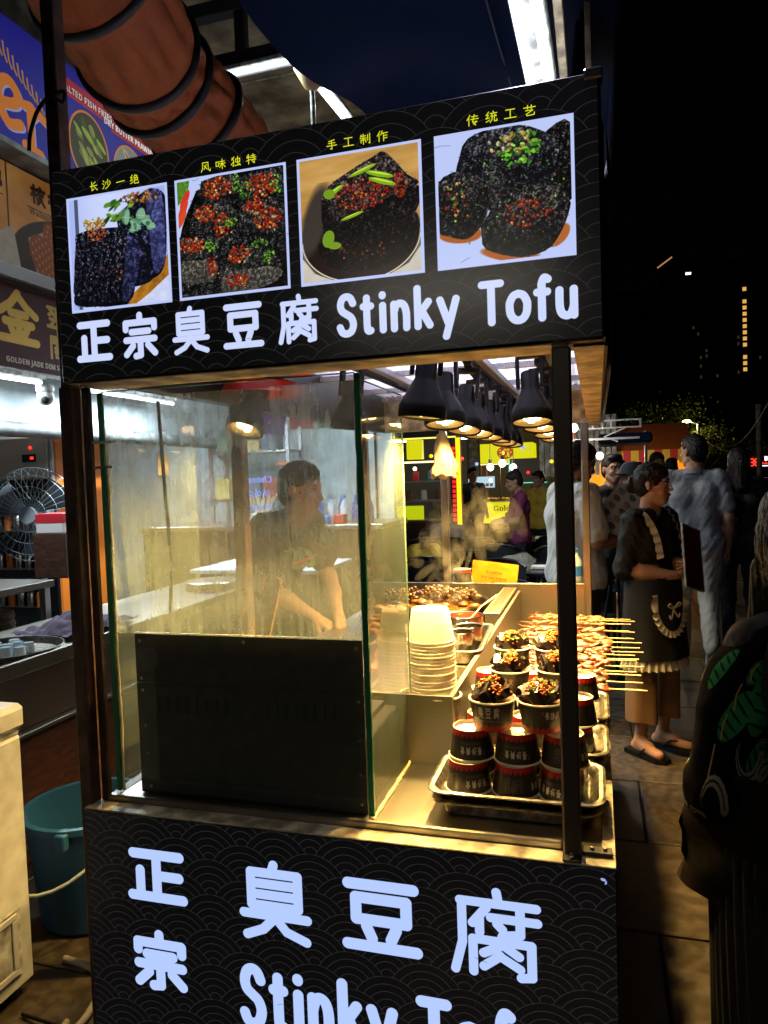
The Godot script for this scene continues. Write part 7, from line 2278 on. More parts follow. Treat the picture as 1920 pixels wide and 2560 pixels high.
func build_market() -> void:
	kiosk("yellow lit kiosk with a round red emblem far behind the steam", Vector3(-2.29, 0, -17.5), 1.3, "dcd800", "a8401c", "Golden", 1.0)
	# nearer kiosk on the left with red LED characters
	var k := thing("market_kiosk", "kiosk with red LED characters and yellow box behind the side glass", "kiosk", Vector3(-2.2, 0, -7.7))
	part(k, "header", MB.new().bx(-1.2, .46, 2.08, 2.5, -.2, 0., .004), mats["black_metal"])
	part(k, "header_edge_light", MB.new().bx(-1.2, .46, 2.06, 2.078, -.02, .01), glow("edge_yellow", "f0e060", 1.6))
	var rl := glow("led_sign_red", "ff1420", 2.2)
	for e in 4:
		for s in GL[["行", "光", "临", "光"][e]]:
			var p := []
			for q in range(0, s.size(), 2): p.append(Vector3(-.62 + e * .27 + s[q] * .2, 2.44 - s[q + 1] * .28, .006))
			for q in p.size() - 1: part(k, "led_stroke", MB.new().bar(p[q], p[q + 1], .02, .01), rl)
	part(k, "yellow_box_sign", MB.new().bx(-.16, .04, 1.8, 2.05, -.02, .1, .006), glow("box_yellow", "d8d400", 1.0))
	part(k, "yellow_box_sign", MB.new().bx(-.6, -.36, 1.8, 2.05, -.02, .1, .006), mats["box_yellow"])
	part(k, "shelf_light", MB.new().bx(-1.2, .3, 1.755, 1.775, -.1, .02), mats["kiosk_edge"])
	for y in [1.25, 1.5]: part(k, "shelf_board", MB.new().bx(-1.2, .3, y, y + .02, -.3, 0), mats["aluminium"])
	for e in 14: part(k, "jar", MB.new().lathe([Vector2(0, 0), Vector2(.04, 0), Vector2(.04, .1), Vector2(.03, .13), Vector2(0, .13)], 10, Vector3(-1.1 + e * .1, 1.271 if e % 2 else 1.521, -.12)), [mats["blue_label"], mats["wood"], mats["carton_red"], mats["paper_white"]][e % 4])
	part(k, "counter", MB.new().bx(-1.2, .3, 0, 1.0, -.5, 0), mats["dark_wood"])
	part(k, "green_panel_sign", MB.new().bx(-.5, .02, 1.02, 1.2, .0, .02), glow("panel_lime", "c8d800", .8))
	part(k, "post", MB.new().bx(.3, .36, 0, 2.07, -.06, 0), mats["wood"])
	# upright red and yellow LED strip
	var v := thing("led_pillar", "upright yellow LED pillar with a red dotted edge", "LED sign", Vector3(-1.72, 0, -7.6))
	part(v, "pillar", MB.new().bx(-.08, .06, .9, 2.05, -.06, .0), mats["dark_wood"])
	part(v, "led_strip_light", MB.new().bx(.0, .055, .95, 2.05, .001, .012), glow("led_amber", "ffd000", 1.6))
	for e in 16: part(v, "led_dot_light", MB.new().bx(-.05, -.015, 1.0 + e * .06, 1.035 + e * .06, .001, .012), rl)
	# screen board behind
	var sc := thing("menu_screen", "pale glowing menu screen beyond the seated people", "screen", Vector3(-2.62, 1.4, -15.5))
	part(sc, "screen_case", MB.new().bx(-.33, .33, -.15, .15, -.06, -.004), mats["black_metal"])
	part(sc, "screen_light", MB.new().bx(-.31, .31, -.13, .13, -.003, .0), glow("screen_pale", "b8dcec", .9))
	for e in 6: part(sc, "screen_picture", MB.new().bx(-.28 + e * .095, -.21 + e * .095, -.1, -.03, .001, .004), [mats["carton_red"], mats["wood"], mats["menu_green"]][e % 3])
	var tc := thing("display_board", "teal outlined dark display board on the yellow kiosk's right", "display board", Vector3(-1.55, 1.5, -14.5))
	part(tc, "dark_board", MB.new().bx(-.3, .5, -.12, .4, -.03, 0), mats["slot"])
	part(tc, "teal_light", MB.new().bx(-.31, -.285, -.14, .4, .001, .01).bx(-.285, .5, -.14, -.12, .001, .01), glow("led_teal", "2ce0b0", 1.0))
	for q in [[-2.05, 1.72, -13., "the one next to the pale menu screen"], [-1.75, 1.78, -12.5, "the highest of those over the yellow counter"], [-1.62, 1.7, -13.2, "the one next to the teal display"], [-2.6, 1.9, -12., "alone behind the amber LED pillar"]]: bulb("round white bulb glowing far back, %s" % q[3], Vector3(q[0], q[1], q[2]), 1.2, .07)
	bulb("white bulb hanging by the striped awning", Vector3(.03, 1.82, -11.1), 1.6, .06)
	bulb("white bulb hanging under the dark frames behind the cart's back post", Vector3(-.2, 1.94, -4.9), .5, .035)
	for e in 14:
		var p := Vector3(-3.1 + e * .21, 1.72 + .3 * sin(e * 2.3), -11. - (e * 37 % 9) * .4)
		solo("fairy_light", "tiny %s light among the far stalls" % ["white", "amber", "green", "red", "blue"][e % 5], "light", MB.new().blob(Vector3.ZERO, Vector3(.035, .035, .035), 0., null, 1., 8, 5), [mats["bulb_white"], mats["led_amber"], mats["panel_lime"], mats["led_sign_red"], mats["blue_glow"]][e % 5], p, "tiny lights among the far stalls")
	# dark hall wall behind all, with panels
	var hw := thing("market_hall", "dim market hall wall closing the seating area far behind", "building", Vector3(-4., 0, -21.))
	part(hw, "wall", MB.new().bx(-8, 3.8, 0, 5.3, -.3, 0), mat("dim_wall", "6a6a66", .8))
	for e in 5: part(hw, "pier", MB.new().bx(-7 + e * 2.4, -6.7 + e * 2.4, 0, 5.2, .001, .2), mats["shop_grey"])
	for e in 3: part(hw, "ceiling_strip_light", MB.new().bx(-5 + e * 2.6, -3.6 + e * 2.6, 2.6, 2.64, 2., 2.1), mats["tube_white"])
	# slatted grey shed side
	var sd := thing("shed_wall", "grey corrugated shed side with an orange lit strip beside the yellow kiosk", "wall", Vector3(-.55, 0, -12.5))
	for e in 14: part(sd, "slat", MB.new().bx(-.5 + e * .1, -.42 + e * .1, 1.5, 2.6, -.05, 0), mats["shop_grey"])
	part(sd, "orange_strip_light", MB.new().bx(.1, .13, 1.5, 2.5, .01, .03), glow("led_orange_strip", "ff6a20", 1.1))
	part(sd, "pink_cloth", MB.new().sheet(func(u, v): return Vector3(-.1 + u * .3, 1.7 + v * .4 + .05 * sin(u * 9.), .05 + .03 * sin(u * 14. + v * 6.)), 10, 6), mat("pink_cloth", "9a5a62", .9))
	# striped awning stall
	var aw := thing("awning_stall", "stall with a red and yellow scalloped awning under orange light", "stall", Vector3(.6, 0, -13.))
	var red := mat("awning_red", "c02a24", .7)
	var yel := mat("awning_yellow", "e0b030", .7)
	part(aw, "awning_roof", MB.new().sheet(func(u, v): return Vector3(-1.1 + 2.2 * u, 1.93 + .55 * v, -.0 - 1.2 * v), 4, 4), mat("awning_orange", "b85a20", .7))
	for e in 16:
		var poly := PackedVector2Array()
		var x0 := -1.1 + e * .1375
		poly.append(Vector2(x0, 1.93)); poly.append(Vector2(x0, 1.74))
		for a in 7: poly.append(Vector2(x0 + .069 - cos(PI * a / 6.) * .068, 1.74 - sin(PI * a / 6.) * .07))
		poly.append(Vector2(x0 + .137, 1.93))
		part(aw, "scallop", MB.new().slab(poly, .0, .008), red if e % 2 else yel)
	part(aw, "lit_back_wall", MB.new().bx(-1.1, 1.1, .8, 1.9, -1.3, -1.2), yel)
	part(aw, "counter", MB.new().bx(-1.1, 1.1, 0, .9, -.5, -.1), red)
	for x in [-1.08, 1.08]: part(aw, "pole", MB.new().bx(x - .02, x + .02, 0, 2.0, -.05, -.01), mats["aluminium"])
	var l := OmniLight3D.new()
	l.name = "awning_lamp_light"
	l.light_color = Color(1., .74, .4)
	l.light_energy = 1.6
	l.light_size = .08
	l.omni_range = 9.
	l.omni_attenuation = 2.
	l.shadow_enabled = true
	aw.add_child(l)
	l.position = Vector3(.2, 1.62, -.6)
	part(aw, "lamp_bulb", MB.new().blob(Vector3(.2, 1.62, -.6), Vector3(.05, .05, .05), 0., null, 1., 10, 6), mats["bulb_white"])
	# dark folded parasol frames
	var pf := thing("folded_canopy", "dark folded canopy with a pale steel ladder frame beyond the cart", "canopy", Vector3(.2, 1.85, -6.))
	part(pf, "dark_cloth", MB.new().bx(-.2, .3, -.02, .08, -.9, .0, .02), mats["navy_cloth"])
	part(pf, "frame_rail", MB.new().bx(-.4, .2, .2, .215, -.01, .01).bx(-.4, .2, .13, .142, -.01, .01).bx(-.5, .18, .02, .04, .01, .03), mats["aluminium"])
	for x in [-.25, -.08, .19]: part(pf, "rung", MB.new().bx(x - .007, x + .007, .1425, .1995, -.008, .008), mats["aluminium"])
	part(pf, "brace", MB.new().bar(Vector3(.05, .13, 0), Vector3(-.15, .05, .0), .012, .01).bar(Vector3(-.15, .05, 0), Vector3(-.02, .0, 0), .012, .01), mats["aluminium"])
	solo("flag_pole", "thin pale pole standing behind the striped awning", "pole", MB.new().tube([Vector3(0, 0, 0), Vector3(0, 2.1, 0)], .02, 8), mats["aluminium"], Vector3(.62, 0, -9.))

# ---------------------------------------------------------------- the dark street
func build_street() -> void:
	# tower block with a lit stair column
	var t := thing("apartment_tower", "dark apartment tower with one column of lit stair windows", "building", Vector3(66., 0, -366.))
	var dk := mat("night_concrete", "1c1c20", .95)
	part(t, "tower_wall", MB.new().bx(-34, 14, 0, 96, -20, -1.), dk)
	var lit := glow("window_lit", "ffc060", .8)
	var dim := glow("window_dim", "8c6a48", .12)
	for e in 14:
		if e == 3 or e == 12: continue
		part(t, "window_light", MB.new().bx(-.6, 1.0, 45. + e * 2.8, 46.7 + e * 2.8, -.99, -.9), lit)
	for q in [[-22, 66], [-20, 63], [-19, 52], [-19, 48], [-16.5, 55], [-16.5, 52.5], [-19, 43], [-12, 43], [-3, 60], [-3, 57], [-3, 44], [-27, 39], [6, 50]]: part(t, "window_dim_light", MB.new().bx(q[0], q[0] + .9, q[1], q[1] + 1.4, -.99, -.9), dim)
	var t2 := thing("office_tower", "unlit tower with a slanting orange roof light", "building", Vector3(33., 0, -340.))
	part(t2, "tower_wall", MB.new().bx(-30, 5, 0, 80, -20, -1.), dk)
	part(t2, "roof_edge_light", MB.new().bar(Vector3(-6, 89, 0), Vector3(0, 93, 0), .5, .5), glow("roof_amber", "ffb070", .5))
	part(t2, "roof_point_light", MB.new().bx(5.5, 7.5, 85, 85.7, -.9, 0), mats["tube_white"])
	# street lamp and trees
	var sl := thing("street_lamp", "tall street lamp shining through the trees", "street lamp", Vector3(3.3, 0, -28.))
	part(sl, "pole", MB.new().tube([Vector3(.35, 0, 0), Vector3(.35, 3.2, 0)], .06, 8), mats["aluminium"])
	part(sl, "arm", MB.new().tube([Vector3(.35, 3.2, 0), Vector3(0, 3.34, 0)], .035, 8), mats["aluminium"])
	part(sl, "lamp_head", MB.new().blob(Vector3(-.05, 3.32, 0), Vector3(.16, .06, .1), 0., null, 1., 12, 6), glow("street_glow", "fff0b0", 5.))
	var l := OmniLight3D.new()
	l.name = "street_lamp_light"
	l.light_color = Color(1., .9, .55)
	l.light_energy = 2.4
	l.light_size = .12
	l.omni_range = 30.
	l.omni_attenuation = 2.
	l.shadow_enabled = true
	sl.add_child(l)
	l.position = Vector3(-.05, 3.2, 0)
	for q in [[1.9, -26.2, 3.6, "leafy street tree on the near side of the street lamp", 1.3], [4.0, -29.5, 3.2, "leafy street tree right under the street lamp", 1.1], [5.6, -31.5, 2.6, "low dark street tree beyond the street lamp", 1.2], [2.6, -31., 4.4, "tall dark tree behind the street lamp", 1.6]]:
		tree(Vector3(q[0], 0, q[1]), q[2], q[4], q[3])
	var n := thing("neon_sign", "red, green and white neon shop sign far down the street", "neon sign", Vector3(6.0, 1.7, -30.))
	var nr := glow("neon_red", "ff3424", 2.4)
	for x in [-.17, .0]:
		for y in [-.07, .07]:
			var pts := []
			for e in 15: pts.append(Vector3(x + cos(TAU * e / 14.) * .065, y + sin(TAU * e / 14.) * .07, 0))
			part(n, "neon_ring_light", MB.new().tube(pts, .022, 6, false), nr)
	part(n, "neon_leaf_light", MB.new().blob(Vector3(-.34, -.06, 0), Vector3(.09, .12, .03), .3, noise, 1., 10, 6), glow("neon_green", "38e030", 1.6))
	text(n, "BCO", .24, Vector3(.5, .13, 0), Basis.IDENTITY, glow("neon_white", "ffe8f4", 2.))
	for e in 7: part(n, "neon_script_light", MB.new().tube([Vector3(.2 + e * .1, -.08, 0), Vector3(.23 + e * .1, .0, 0), Vector3(.26 + e * .1, -.07, 0), Vector3(.3 + e * .1, -.05, 0)], .012, 5), nr)
	part(n, "neon_bar_light", MB.new().bx(.1, .9, -.17, -.13, 0, .02), mats["neon_white"])
	part(n, "support_post", MB.new().bx(.0, .05, -1.7, -.2, -.1, -.05), mats["black_metal"])
	solo("utility_pole", "plain grey utility pole before the neon sign", "pole", MB.new().tube([Vector3(0, 0, 0), Vector3(0, 3.2, 0)], .07, 10), mats["shop_grey"], Vector3(4.15, 0, -20.))
	solo("overhead_wire", "slack pale wire strung between poles over the street", "wire", MB.new().tube(curve([Vector3(1.9, 2.25, -14.), Vector3(2.25, 1.98, -14.3), Vector3(2.7, 2.02, -14.6), Vector3(3.1, 2.4, -15.), Vector3(3.5, 3.0, -15.4)]), .01, 6), mats["fixture_white"])
	# parked cars, low and dark, along the kerb
	var cb := mat("car_dark", "2a0e10", .2, .3)
	var car := thing("parked_car", "dark red parked car half hidden down the street", "car", Vector3(3.6, 0, -12.))
	part(car, "body", MB.new().slab(PackedVector2Array([Vector2(-2.1, .3), Vector2(2.1, .3), Vector2(2.15, .7), Vector2(1.5, .86), Vector2(.9, 1.32), Vector2(-.9, 1.36), Vector2(-1.7, .92), Vector2(-2.12, .82)]), -.85, .85), cb)
	part(car, "side_window", MB.new().slab(PackedVector2Array([Vector2(-1.4, .92), Vector2(1.2, .92), Vector2(.8, 1.26), Vector2(-.85, 1.29)]), .851, .858), mats["dark_glass"])
	for x in [-1.3, 1.35]: part(car, "wheel", MB.new().lathe([Vector2(0, -.1), Vector2(.3, -.1), Vector2(.32, -.06), Vector2(.32, .06), Vector2(.3, .1), Vector2(0, .1)], 20), mats["lamp_black"]).transform = Transform3D(Basis(Vector3(1, 0, 0), PI / 2), Vector3(x, .32, .78))
	part(car, "tail_light", MB.new().bx(-2.14, -2.1, .7, .8, .5, .8), glow("tail_red", "c01818", .8))

func tree(at: Vector3, h: float, spread: float, label: String) -> void:
	var t := thing("street_tree", label, "tree", at, "trees round the street lamp")
	var bark := mat("bark", "4a3a2a", .9)
	part(t, "trunk", MB.new().tube([Vector3.ZERO, Vector3(.04, h * .4, .02), Vector3(-.03, h * .75, 0)], [.11, .08, .035], 8), bark)
	for e in 5:
		var a := e * 1.3
		part(t, "limb", MB.new().tube([Vector3(0, h * (.4 + .06 * e), 0), Vector3(cos(a) * spread * .5, h * (.58 + .06 * e), sin(a) * spread * .5), Vector3(cos(a) * spread * .85, h * (.66 + .07 * e), sin(a) * spread * .85)], [.05, .03, .012], 6), bark)
	var mb := MB.new()
	for e in 26:
		var c := Vector3(rng.randf_range(-1, 1), rng.randf_range(-.5, .6), rng.randf_range(-1, 1)) * spread * .8 + Vector3(0, h * .8, 0)
		for q in 55:
			var p := c + Vector3(rng.randfn(), rng.randfn() * .6, rng.randfn()) * spread * .2
			mb.paint(Color(.05, .08, .02).lerp(Color(.12, .14, .03), rng.randf()))
			var u := Vector3(rng.randfn(), rng.randfn(), rng.randfn()).normalized() * .06
			var w := u.cross(Vector3(rng.randfn(), rng.randfn(), rng.randfn()).normalized()) * .7
			mb.flat(p - u, p + w, p + u)
			mb.flat(p - u, p - w, p + u)
	part(t, "crown", mb, mats["leaf"])

# ---------------------------------------------------------------- people
func ruffle(root: Node3D, pts: Array, side: Vector3, width: float, m: Material, waves_ := 26.) -> void:
	var c := curve(pts, 12)
	var mb := MB.new()
	mb.sheet(func(u, v):
		var f: float = u * (c.size() - 1)
		var i: int = mini(int(f), c.size() - 2)
		var p: Vector3 = (c[i] as Vector3).lerp(c[i + 1], f - i)
		var t: Vector3 = (c[i + 1] - c[i]).normalized()
		var w := t.cross(side).normalized()
		return p + w * (v - .3) * width + side * (.004 + .011 * v * sin(u * waves_ * TAU)) + t * (.006 * v * cos(u * waves_ * TAU)), int(waves_ * 8), 3)
	part(root, "ruffle", mb, m)

func build_people() -> void:
	var dark := Color(.016, .015, .016)
	var s1 := Color(.36, .2, .12)
	var s2 := Color(.46, .24, .14)
	# --- the vendor, leaning over the pan
	var J := pose(1.74)
	J["pelvis"] = Vector3(0, .94, -.06); J["waist"] = Vector3(0, 1.1, -.01); J["chest"] = Vector3(0, 1.27, .08); J["neck"] = Vector3(0, 1.415, .17); J["head"] = Vector3(0, 1.53, .235)
	for q in [["l", 1.], ["r", -1.]]:
		J["shoulder_" + q[0]] = Vector3(.15 * q[1], 1.365, .13)
		J["hip_" + q[0]] = Vector3(.09 * q[1], .92, -.07)
		J["knee_" + q[0]] = Vector3(.1 * q[1], .5, -.03)
	J["elbow_r"] = Vector3(-.17, 1.1, .16); J["wrist_r"] = Vector3(-.04, .96, .32)
	J["elbow_l"] = Vector3(.17, 1.1, .22); J["wrist_l"] = Vector3(.08, .95, .36)
	var v := person("vendor in a dark printed T-shirt leaning over the pan behind steamed glass", Vector3(-1.54, 0, -1.76), PI / 2 - .42, J, {"fat": .88, "skin": s1, "top": dark, "legs": Color(.05, .06, .03), "shoe": dark, "sleeve": .62, "loose": 1.2, "cell": .011, "head_cell": .0048, "head_basis": Basis(Vector3(0, 1, 0), .35) * Basis(Vector3(1, 0, 0), .12), "hair": "short", "hands": [{"curl": .45, "palm": Vector3(-.4, -1, .2)}, {"curl": .45, "palm": Vector3(.4, -1, .2)}], "lips": Color(.3, .12, .09)})
	var cap := MB.new().paint(Color(.02, .021, .03))
	cap.lathe([Vector2(.086, .012), Vector2(.087, .03), Vector2(.078, .068), Vector2(.04, .09), Vector2(0, .094)], 24, Vector3.ZERO, 0., 1., 1., 1.12)
	var cp := part(v, "knit_cap", cap, mats["soft_paint"])
	cp.transform = Transform3D(Basis(Vector3(0, 1, 0), .35) * Basis(Vector3(1, 0, 0), -.1), J["head"] + Vector3(0, .035, -.015))
	var lg := mat("shirt_green", "4c7a3c", .8)
	for e in [["2", -.03], ["0", .04]]: text(v, e[0], .17, Vector3(e[1] * 1.1, 1.215, .2), Basis(Vector3(1, 0, 0), -.62), lg, false, "shirt_print")
	part(v, "shirt_print", MB.new().bar(Vector3(-.07, 1.19, .222), Vector3(.08, 1.215, .222), .008, .003).bar(Vector3(-.05, 1.175, .228), Vector3(.03, 1.19, .228), .006, .003), mats["red_ink"])
	# --- the waitress
	J = pose(1.6)
	J["shoulder_r"] = Vector3(-.135, 1.295, -.01); J["shoulder_l"] = Vector3(.135, 1.295, -.01)
	J["elbow_r"] = Vector3(-.165, 1.03, -.05); J["wrist_r"] = Vector3(-.04, 1.01, .17)
	J["elbow_l"] = Vector3(.165, 1.03, .0); J["wrist_l"] = Vector3(.05, 1.06, .18)
	J["toe_r"] = Vector3(-.12, .045, .12); J["toe_l"] = Vector3(.12, .045, .12)
	var w := person("waitress in a black ruffled apron and tan trousers hugging a menu board", Vector3(.262, 0, -2.78), .82, J, {"skin": s2, "top": Color(.022, .02, .018), "legs": Color(.26, .15, .07), "shoe": s2, "sleeve": 1.02, "loose": 1.15, "fat": .8, "leg_cloth": 1.0, "cell": .0105, "wrinkle": .014, "head_cell": .0045, "head_basis": Basis(Vector3(0, 1, 0), .5), "hair": "bun", "hair_colour": Color(.018, .009, .007), "hands": [{"curl": .7, "palm": Vector3(-.6, 0, .2), "dir": Vector3(-.7, .1, .5)}, {"curl": .75, "palm": Vector3(.3, .6, -.5), "dir": Vector3(.8, .05, .35)}], "lips": Color(.3, .1, .08)})
	var cream := mat("ruffle_cream", "d8ccb0", .8)
	var am := mat("apron_black", "15140f", .8)
	part(w, "apron", MB.new().sheet(func(u, vv):
		var a: float = lerpf(-1.9, 1.9, u)
		var r: float = .163 + .032 * (1. - vv) + .006 * sin(u * 30.) * (1. - vv)
		return Vector3(sin(a) * r * 1.05, lerpf(.55, .98, vv), cos(a) * r * .88 - .01), 40, 12), am)
	# wide trouser legs, open at the hem above the ankles
	for q in [-1., 1.]:
		part(w, "trouser_leg", MB.new().sheet(func(u, vv):
			var a: float = u * TAU
			var y: float = lerpf(.2, .9, vv)
			var r: float = lerpf(.088, .08, vv) * (1. + .06 * sin(a * 5. + vv * 2.) * (1. - vv) + .05 * noise.get_noise_2d(a * 60., y * 400.))
			return Vector3(.093 * q + cos(a) * r * .92, y + .008 * sin(a * 3.), sin(a) * r - .01), 40, 24), mat("tan_trouser", "7d5c38", .85))
	# ruffles: shoulder straps, pocket, hem
	for q in [-1., 1.]: ruffle(w, [Vector3(.13 * q, 1.26, -.1), Vector3(.11 * q, 1.34, -.04), Vector3(.1 * q, 1.325, .04), Vector3(.09 * q, 1.22, .105), Vector3(.085 * q, 1.1, .13)], Vector3(.5 * q, .45, .7).normalized(), .035, cream, 11.)
	var pk := []
	for e in 13:
		var a := PI * e / 12.
		var x := -cos(a) * .085
		var y := .86 - sin(a) * .16 + (.05 if e == 0 or e == 12 else 0.)
		var an := x / .16 - .25
		pk.append(Vector3(sin(an) * .178, y, cos(an) * .166 + .0))
	ruffle(w, pk, Vector3(-.25, 0, .97), .035, cream, 14.)
	var hm := []
	for e in 13:
		var a := lerpf(-1.9, 1.9, e / 12.)
		hm.append(Vector3(sin(a) * .235, .535, cos(a) * .185 - .01))
	part(w, "hem_ruffle", MB.new().sheet(func(u, vv):
		var a: float = lerpf(-1.9, 1.9, u)
		var r: float = .188 + .014 * (1. - vv) * sin(u * 120.) + .012 * (1. - vv)
		return Vector3(sin(a) * r * 1.03, .495 + .065 * vv, cos(a) * r * .82 - .01), 130, 4), cream)
	for q in [[-.03, .03, .0], [.035, .03, 0.], [-.025, -.05, 0.], [.03, -.045, 0.]]:
		part(w, "bow", MB.new().tube(curve([Vector3(0, 0, 0), Vector3(q[0], q[1], .006), Vector3(q[0] * 1.5, q[1] * .6, .004)] + ([Vector3(0, 0, 0)] if q[1] > 0 else [])), .0045, 6), cream).position = Vector3(-.045, .83, .166)
	# rubber sandals
	for q in [-1., 1.]:
		part(w, "sandal", MB.new().slab(PackedVector2Array([Vector2(-.04, -.1), Vector2(.04, -.1), Vector2(.048, .04), Vector2(.05, .12), Vector2(.03, .155), Vector2(-.02, .155), Vector2(-.045, .11), Vector2(-.042, .0)]), 0., .022), mats["lamp_black"]).transform = Transform3D(Basis(Vector3(1, 0, 0), PI / 2) * Basis(Vector3(0, 0, 1), 0.), Vector3(.1 * q, .026, -.0))
		part(w, "sandal_strap", MB.new().tube(curve([Vector3(-.045, .02, .0), Vector3(-.03, .06, .04), Vector3(.0, .062, .075), Vector3(.03, .06, .04), Vector3(.045, .02, .0)]), .008, 6, true, .5), mats["lamp_black"]).position = Vector3(.1 * q, 0, .0)
	var clip := MB.new()
	for e in 6: clip.blob(Vector3(cos(e) * .016, sin(e * 1.7) * .016, 0), Vector3(.009, .009, .006), 0., null, 1., 6, 4)
	part(w, "hair_clip", clip, mat("clip_pink", "d09888", .3)).position = (J["head"] as Vector3) + Vector3(-.08, .03, -.085)
	var mb := thing("menu_board", "dark menu board with a grey rim hugged by the waitress", "menu", Vector3(.45, 1.1, -2.63))
	mb.rotation = Vector3(-.15, 1.1, -.25)
	part(mb, "board", MB.new().bx(-.11, .11, -.16, .16, -.004, .004, .002), mat("menu_dark", "5c1c14", .25))
	part(mb, "rim", MB.new().bx(-.118, -.1105, -.165, .165, -.006, .006, .002).bx(.1105, .118, -.165, .165, -.006, .006, .002).bx(-.11, .11, -.167, -.1605, -.006, .006).bx(-.11, .11, .1605, .167, -.006, .006), mats["fixture_white"])
	# --- man in the grey polo shirt, walking away
	J = pose(1.83)
	J["knee_r"] = Vector3(-.1, .53, .02); J["ankle_r"] = Vector3(-.11, .17, -.22); J["toe_r"] = Vector3(-.115, .06, -.1)
	J["knee_l"] = Vector3(.1, .52, .1); J["ankle_l"] = Vector3(.1, .09, .1)
	J["toe_l"] = Vector3(.11, .03, .26)
	J["elbow_r"] = Vector3(-.25, 1.18, -.05); J["wrist_r"] = Vector3(-.25, .93, .05); J["elbow_l"] = Vector3(.24, 1.18, -.02); J["wrist_l"] = Vector3(.2, .95, .12)
	var gp := person("man in a grey polo shirt and pale trousers walking away along the stalls", Vector3(.72, 0, -4.85), PI - .1, J, {"skin": Color(.3, .16, .1), "top": Color(.19, .185, .195), "legs": Color(.34, .3, .25), "shoe": Color(.32, .3, .28), "sleeve": .72, "loose": 1.25, "leg_width": 1.18, "fat": 1.16, "cell": .0125, "head_cell": .0065, "head_basis": Basis(Vector3(0, 1, 0), .75), "hair": "short", "hands": [{"curl": .4, "palm": Vector3(-1, 0, 0)}, {"curl": .35, "palm": Vector3(1, 0, 0)}], "wrinkle": .008})
	part(gp, "collar", MB.new().lathe([Vector2(.086, 0), Vector2(.07, .035), Vector2(.064, .036), Vector2(.078, .0)], 20, J["neck"] + Vector3(0, -.012, .0), 0., 1., 1.1, 1.), mat("polo_collar", "6a6872", .8))
	for q in [["l", .1, .03, .18], ["r", -.11, .11, -.16]]: part(gp, "shoe_sole", MB.new().box(Vector3(0, 0, 0), Vector3(.085, .02, .26), .008), mats["paper_white"]).transform = Transform3D(Basis(Vector3(1, 0, 0), 0. if q[0] == "l" else .75), Vector3(q[1], .012 if q[0] == "l" else .07, q[3]))
	# --- man in a white polo shirt reading a menu, behind the post
	J = pose(1.77)
	J["elbow_r"] = Vector3(-.25, 1.15, .02); J["wrist_r"] = Vector3(-.14, 1.15, .28); J["elbow_l"] = Vector3(.24, 1.15, .02); J["wrist_l"] = Vector3(.12, 1.2, .28)
	J["head"] = (J["head"] as Vector3) + Vector3(0, -.02, .03)
	var wp := person("heavy man in a white polo shirt reading a printed menu behind the posts", Vector3(-.16, 0, -3.2), PI / 2 + .5, J, {"skin": Color(.24, .11, .07), "top": Color(.52, .5, .46), "legs": Color(.02, .02, .022), "shoe": dark, "sleeve": .75, "loose": 1.3, "fat": 1.28, "cell": .0125, "head_cell": .0065, "head_basis": Basis(Vector3(1, 0, 0), .3), "hair": "short", "hands": [{"curl": .6, "palm": Vector3(-.5, .3, 0)}, {"curl": .6, "palm": Vector3(.5, .3, 0)}]})
	var mn := thing("printed_menu", "white printed menu sheet held up by the man in white", "menu", Vector3(.125, 1.32, -3.2))
	mn.rotation = Vector3(-.5, .35, -.75)
	var mm := mat("menu_print", "ffffff", .5)
	mm.albedo_texture = print_menu()
	var q4 := MB.new()
	q4.quad(Vector3(-.12, -.17, .002), Vector3(.12, -.17, .002), Vector3(.12, .17, .002), Vector3(-.12, .17, .002), Vector3(0, 0, 1))
	part(mn, "front_print", q4, mm)
	part(mn, "back_board", MB.new().bx(-.12, .12, -.17, .17, -.002, .001), mats["paper_white"])
	# --- bystanders further back
	J = pose(1.7)
	person("dark haired man facing the street between the waitress and the striped awning", Vector3(.1, 0, -4.95), .5, J, {"skin": Color(.26, .14, .09), "top": Color(.03, .028, .03), "legs": dark, "shoe": dark, "cell": .018, "head_cell": .0065, "hair": "quiff"})
	J = pose(1.62)
	J["elbow_l"] = Vector3(.2, 1.05, .1); J["wrist_l"] = Vector3(.1, 1.1, .32)
	var cap2 := person("person in a black shirt and cap pointing at the white polo man's menu", Vector3(.24, 0, -4.1), -1.2, J, {"skin": Color(.2, .1, .065), "top": Color(.02, .02, .022), "legs": dark, "shoe": dark, "cell": .016, "head_cell": .0065, "hair": "short"})
	part(cap2, "cap", MB.new().paint(Color(.015, .015, .017)).lathe([Vector2(.092, 0), Vector2(.09, .05), Vector2(.06, .09), Vector2(0, .1)], 18, (J["head"] as Vector3) + Vector3(0, .03, 0)).box((J["head"] as Vector3) + Vector3(0, .035, .11), Vector3(.12, .01, .09), .004), mats["soft_paint"])
	J = pose(1.72)
	person("person in dark clothes walking away to the right of the grey polo man", Vector3(1.12, 0, -5.25), PI + .15, J, {"skin": Color(.2, .11, .07), "top": Color(.018, .018, .02), "legs": Color(.02, .02, .024), "shoe": dark, "cell": .02, "head_cell": .0065, "hair": "long", "sleeve": .7})
	J = pose(1.75)
	person("short haired passer-by half hidden behind the grey polo man's head", Vector3(.62, 0, -7.2), .3, J, {"skin": Color(.24, .13, .085), "top": Color(.03, .026, .024), "legs": dark, "shoe": dark, "cell": .024, "head_cell": .0065, "hair": "short"})
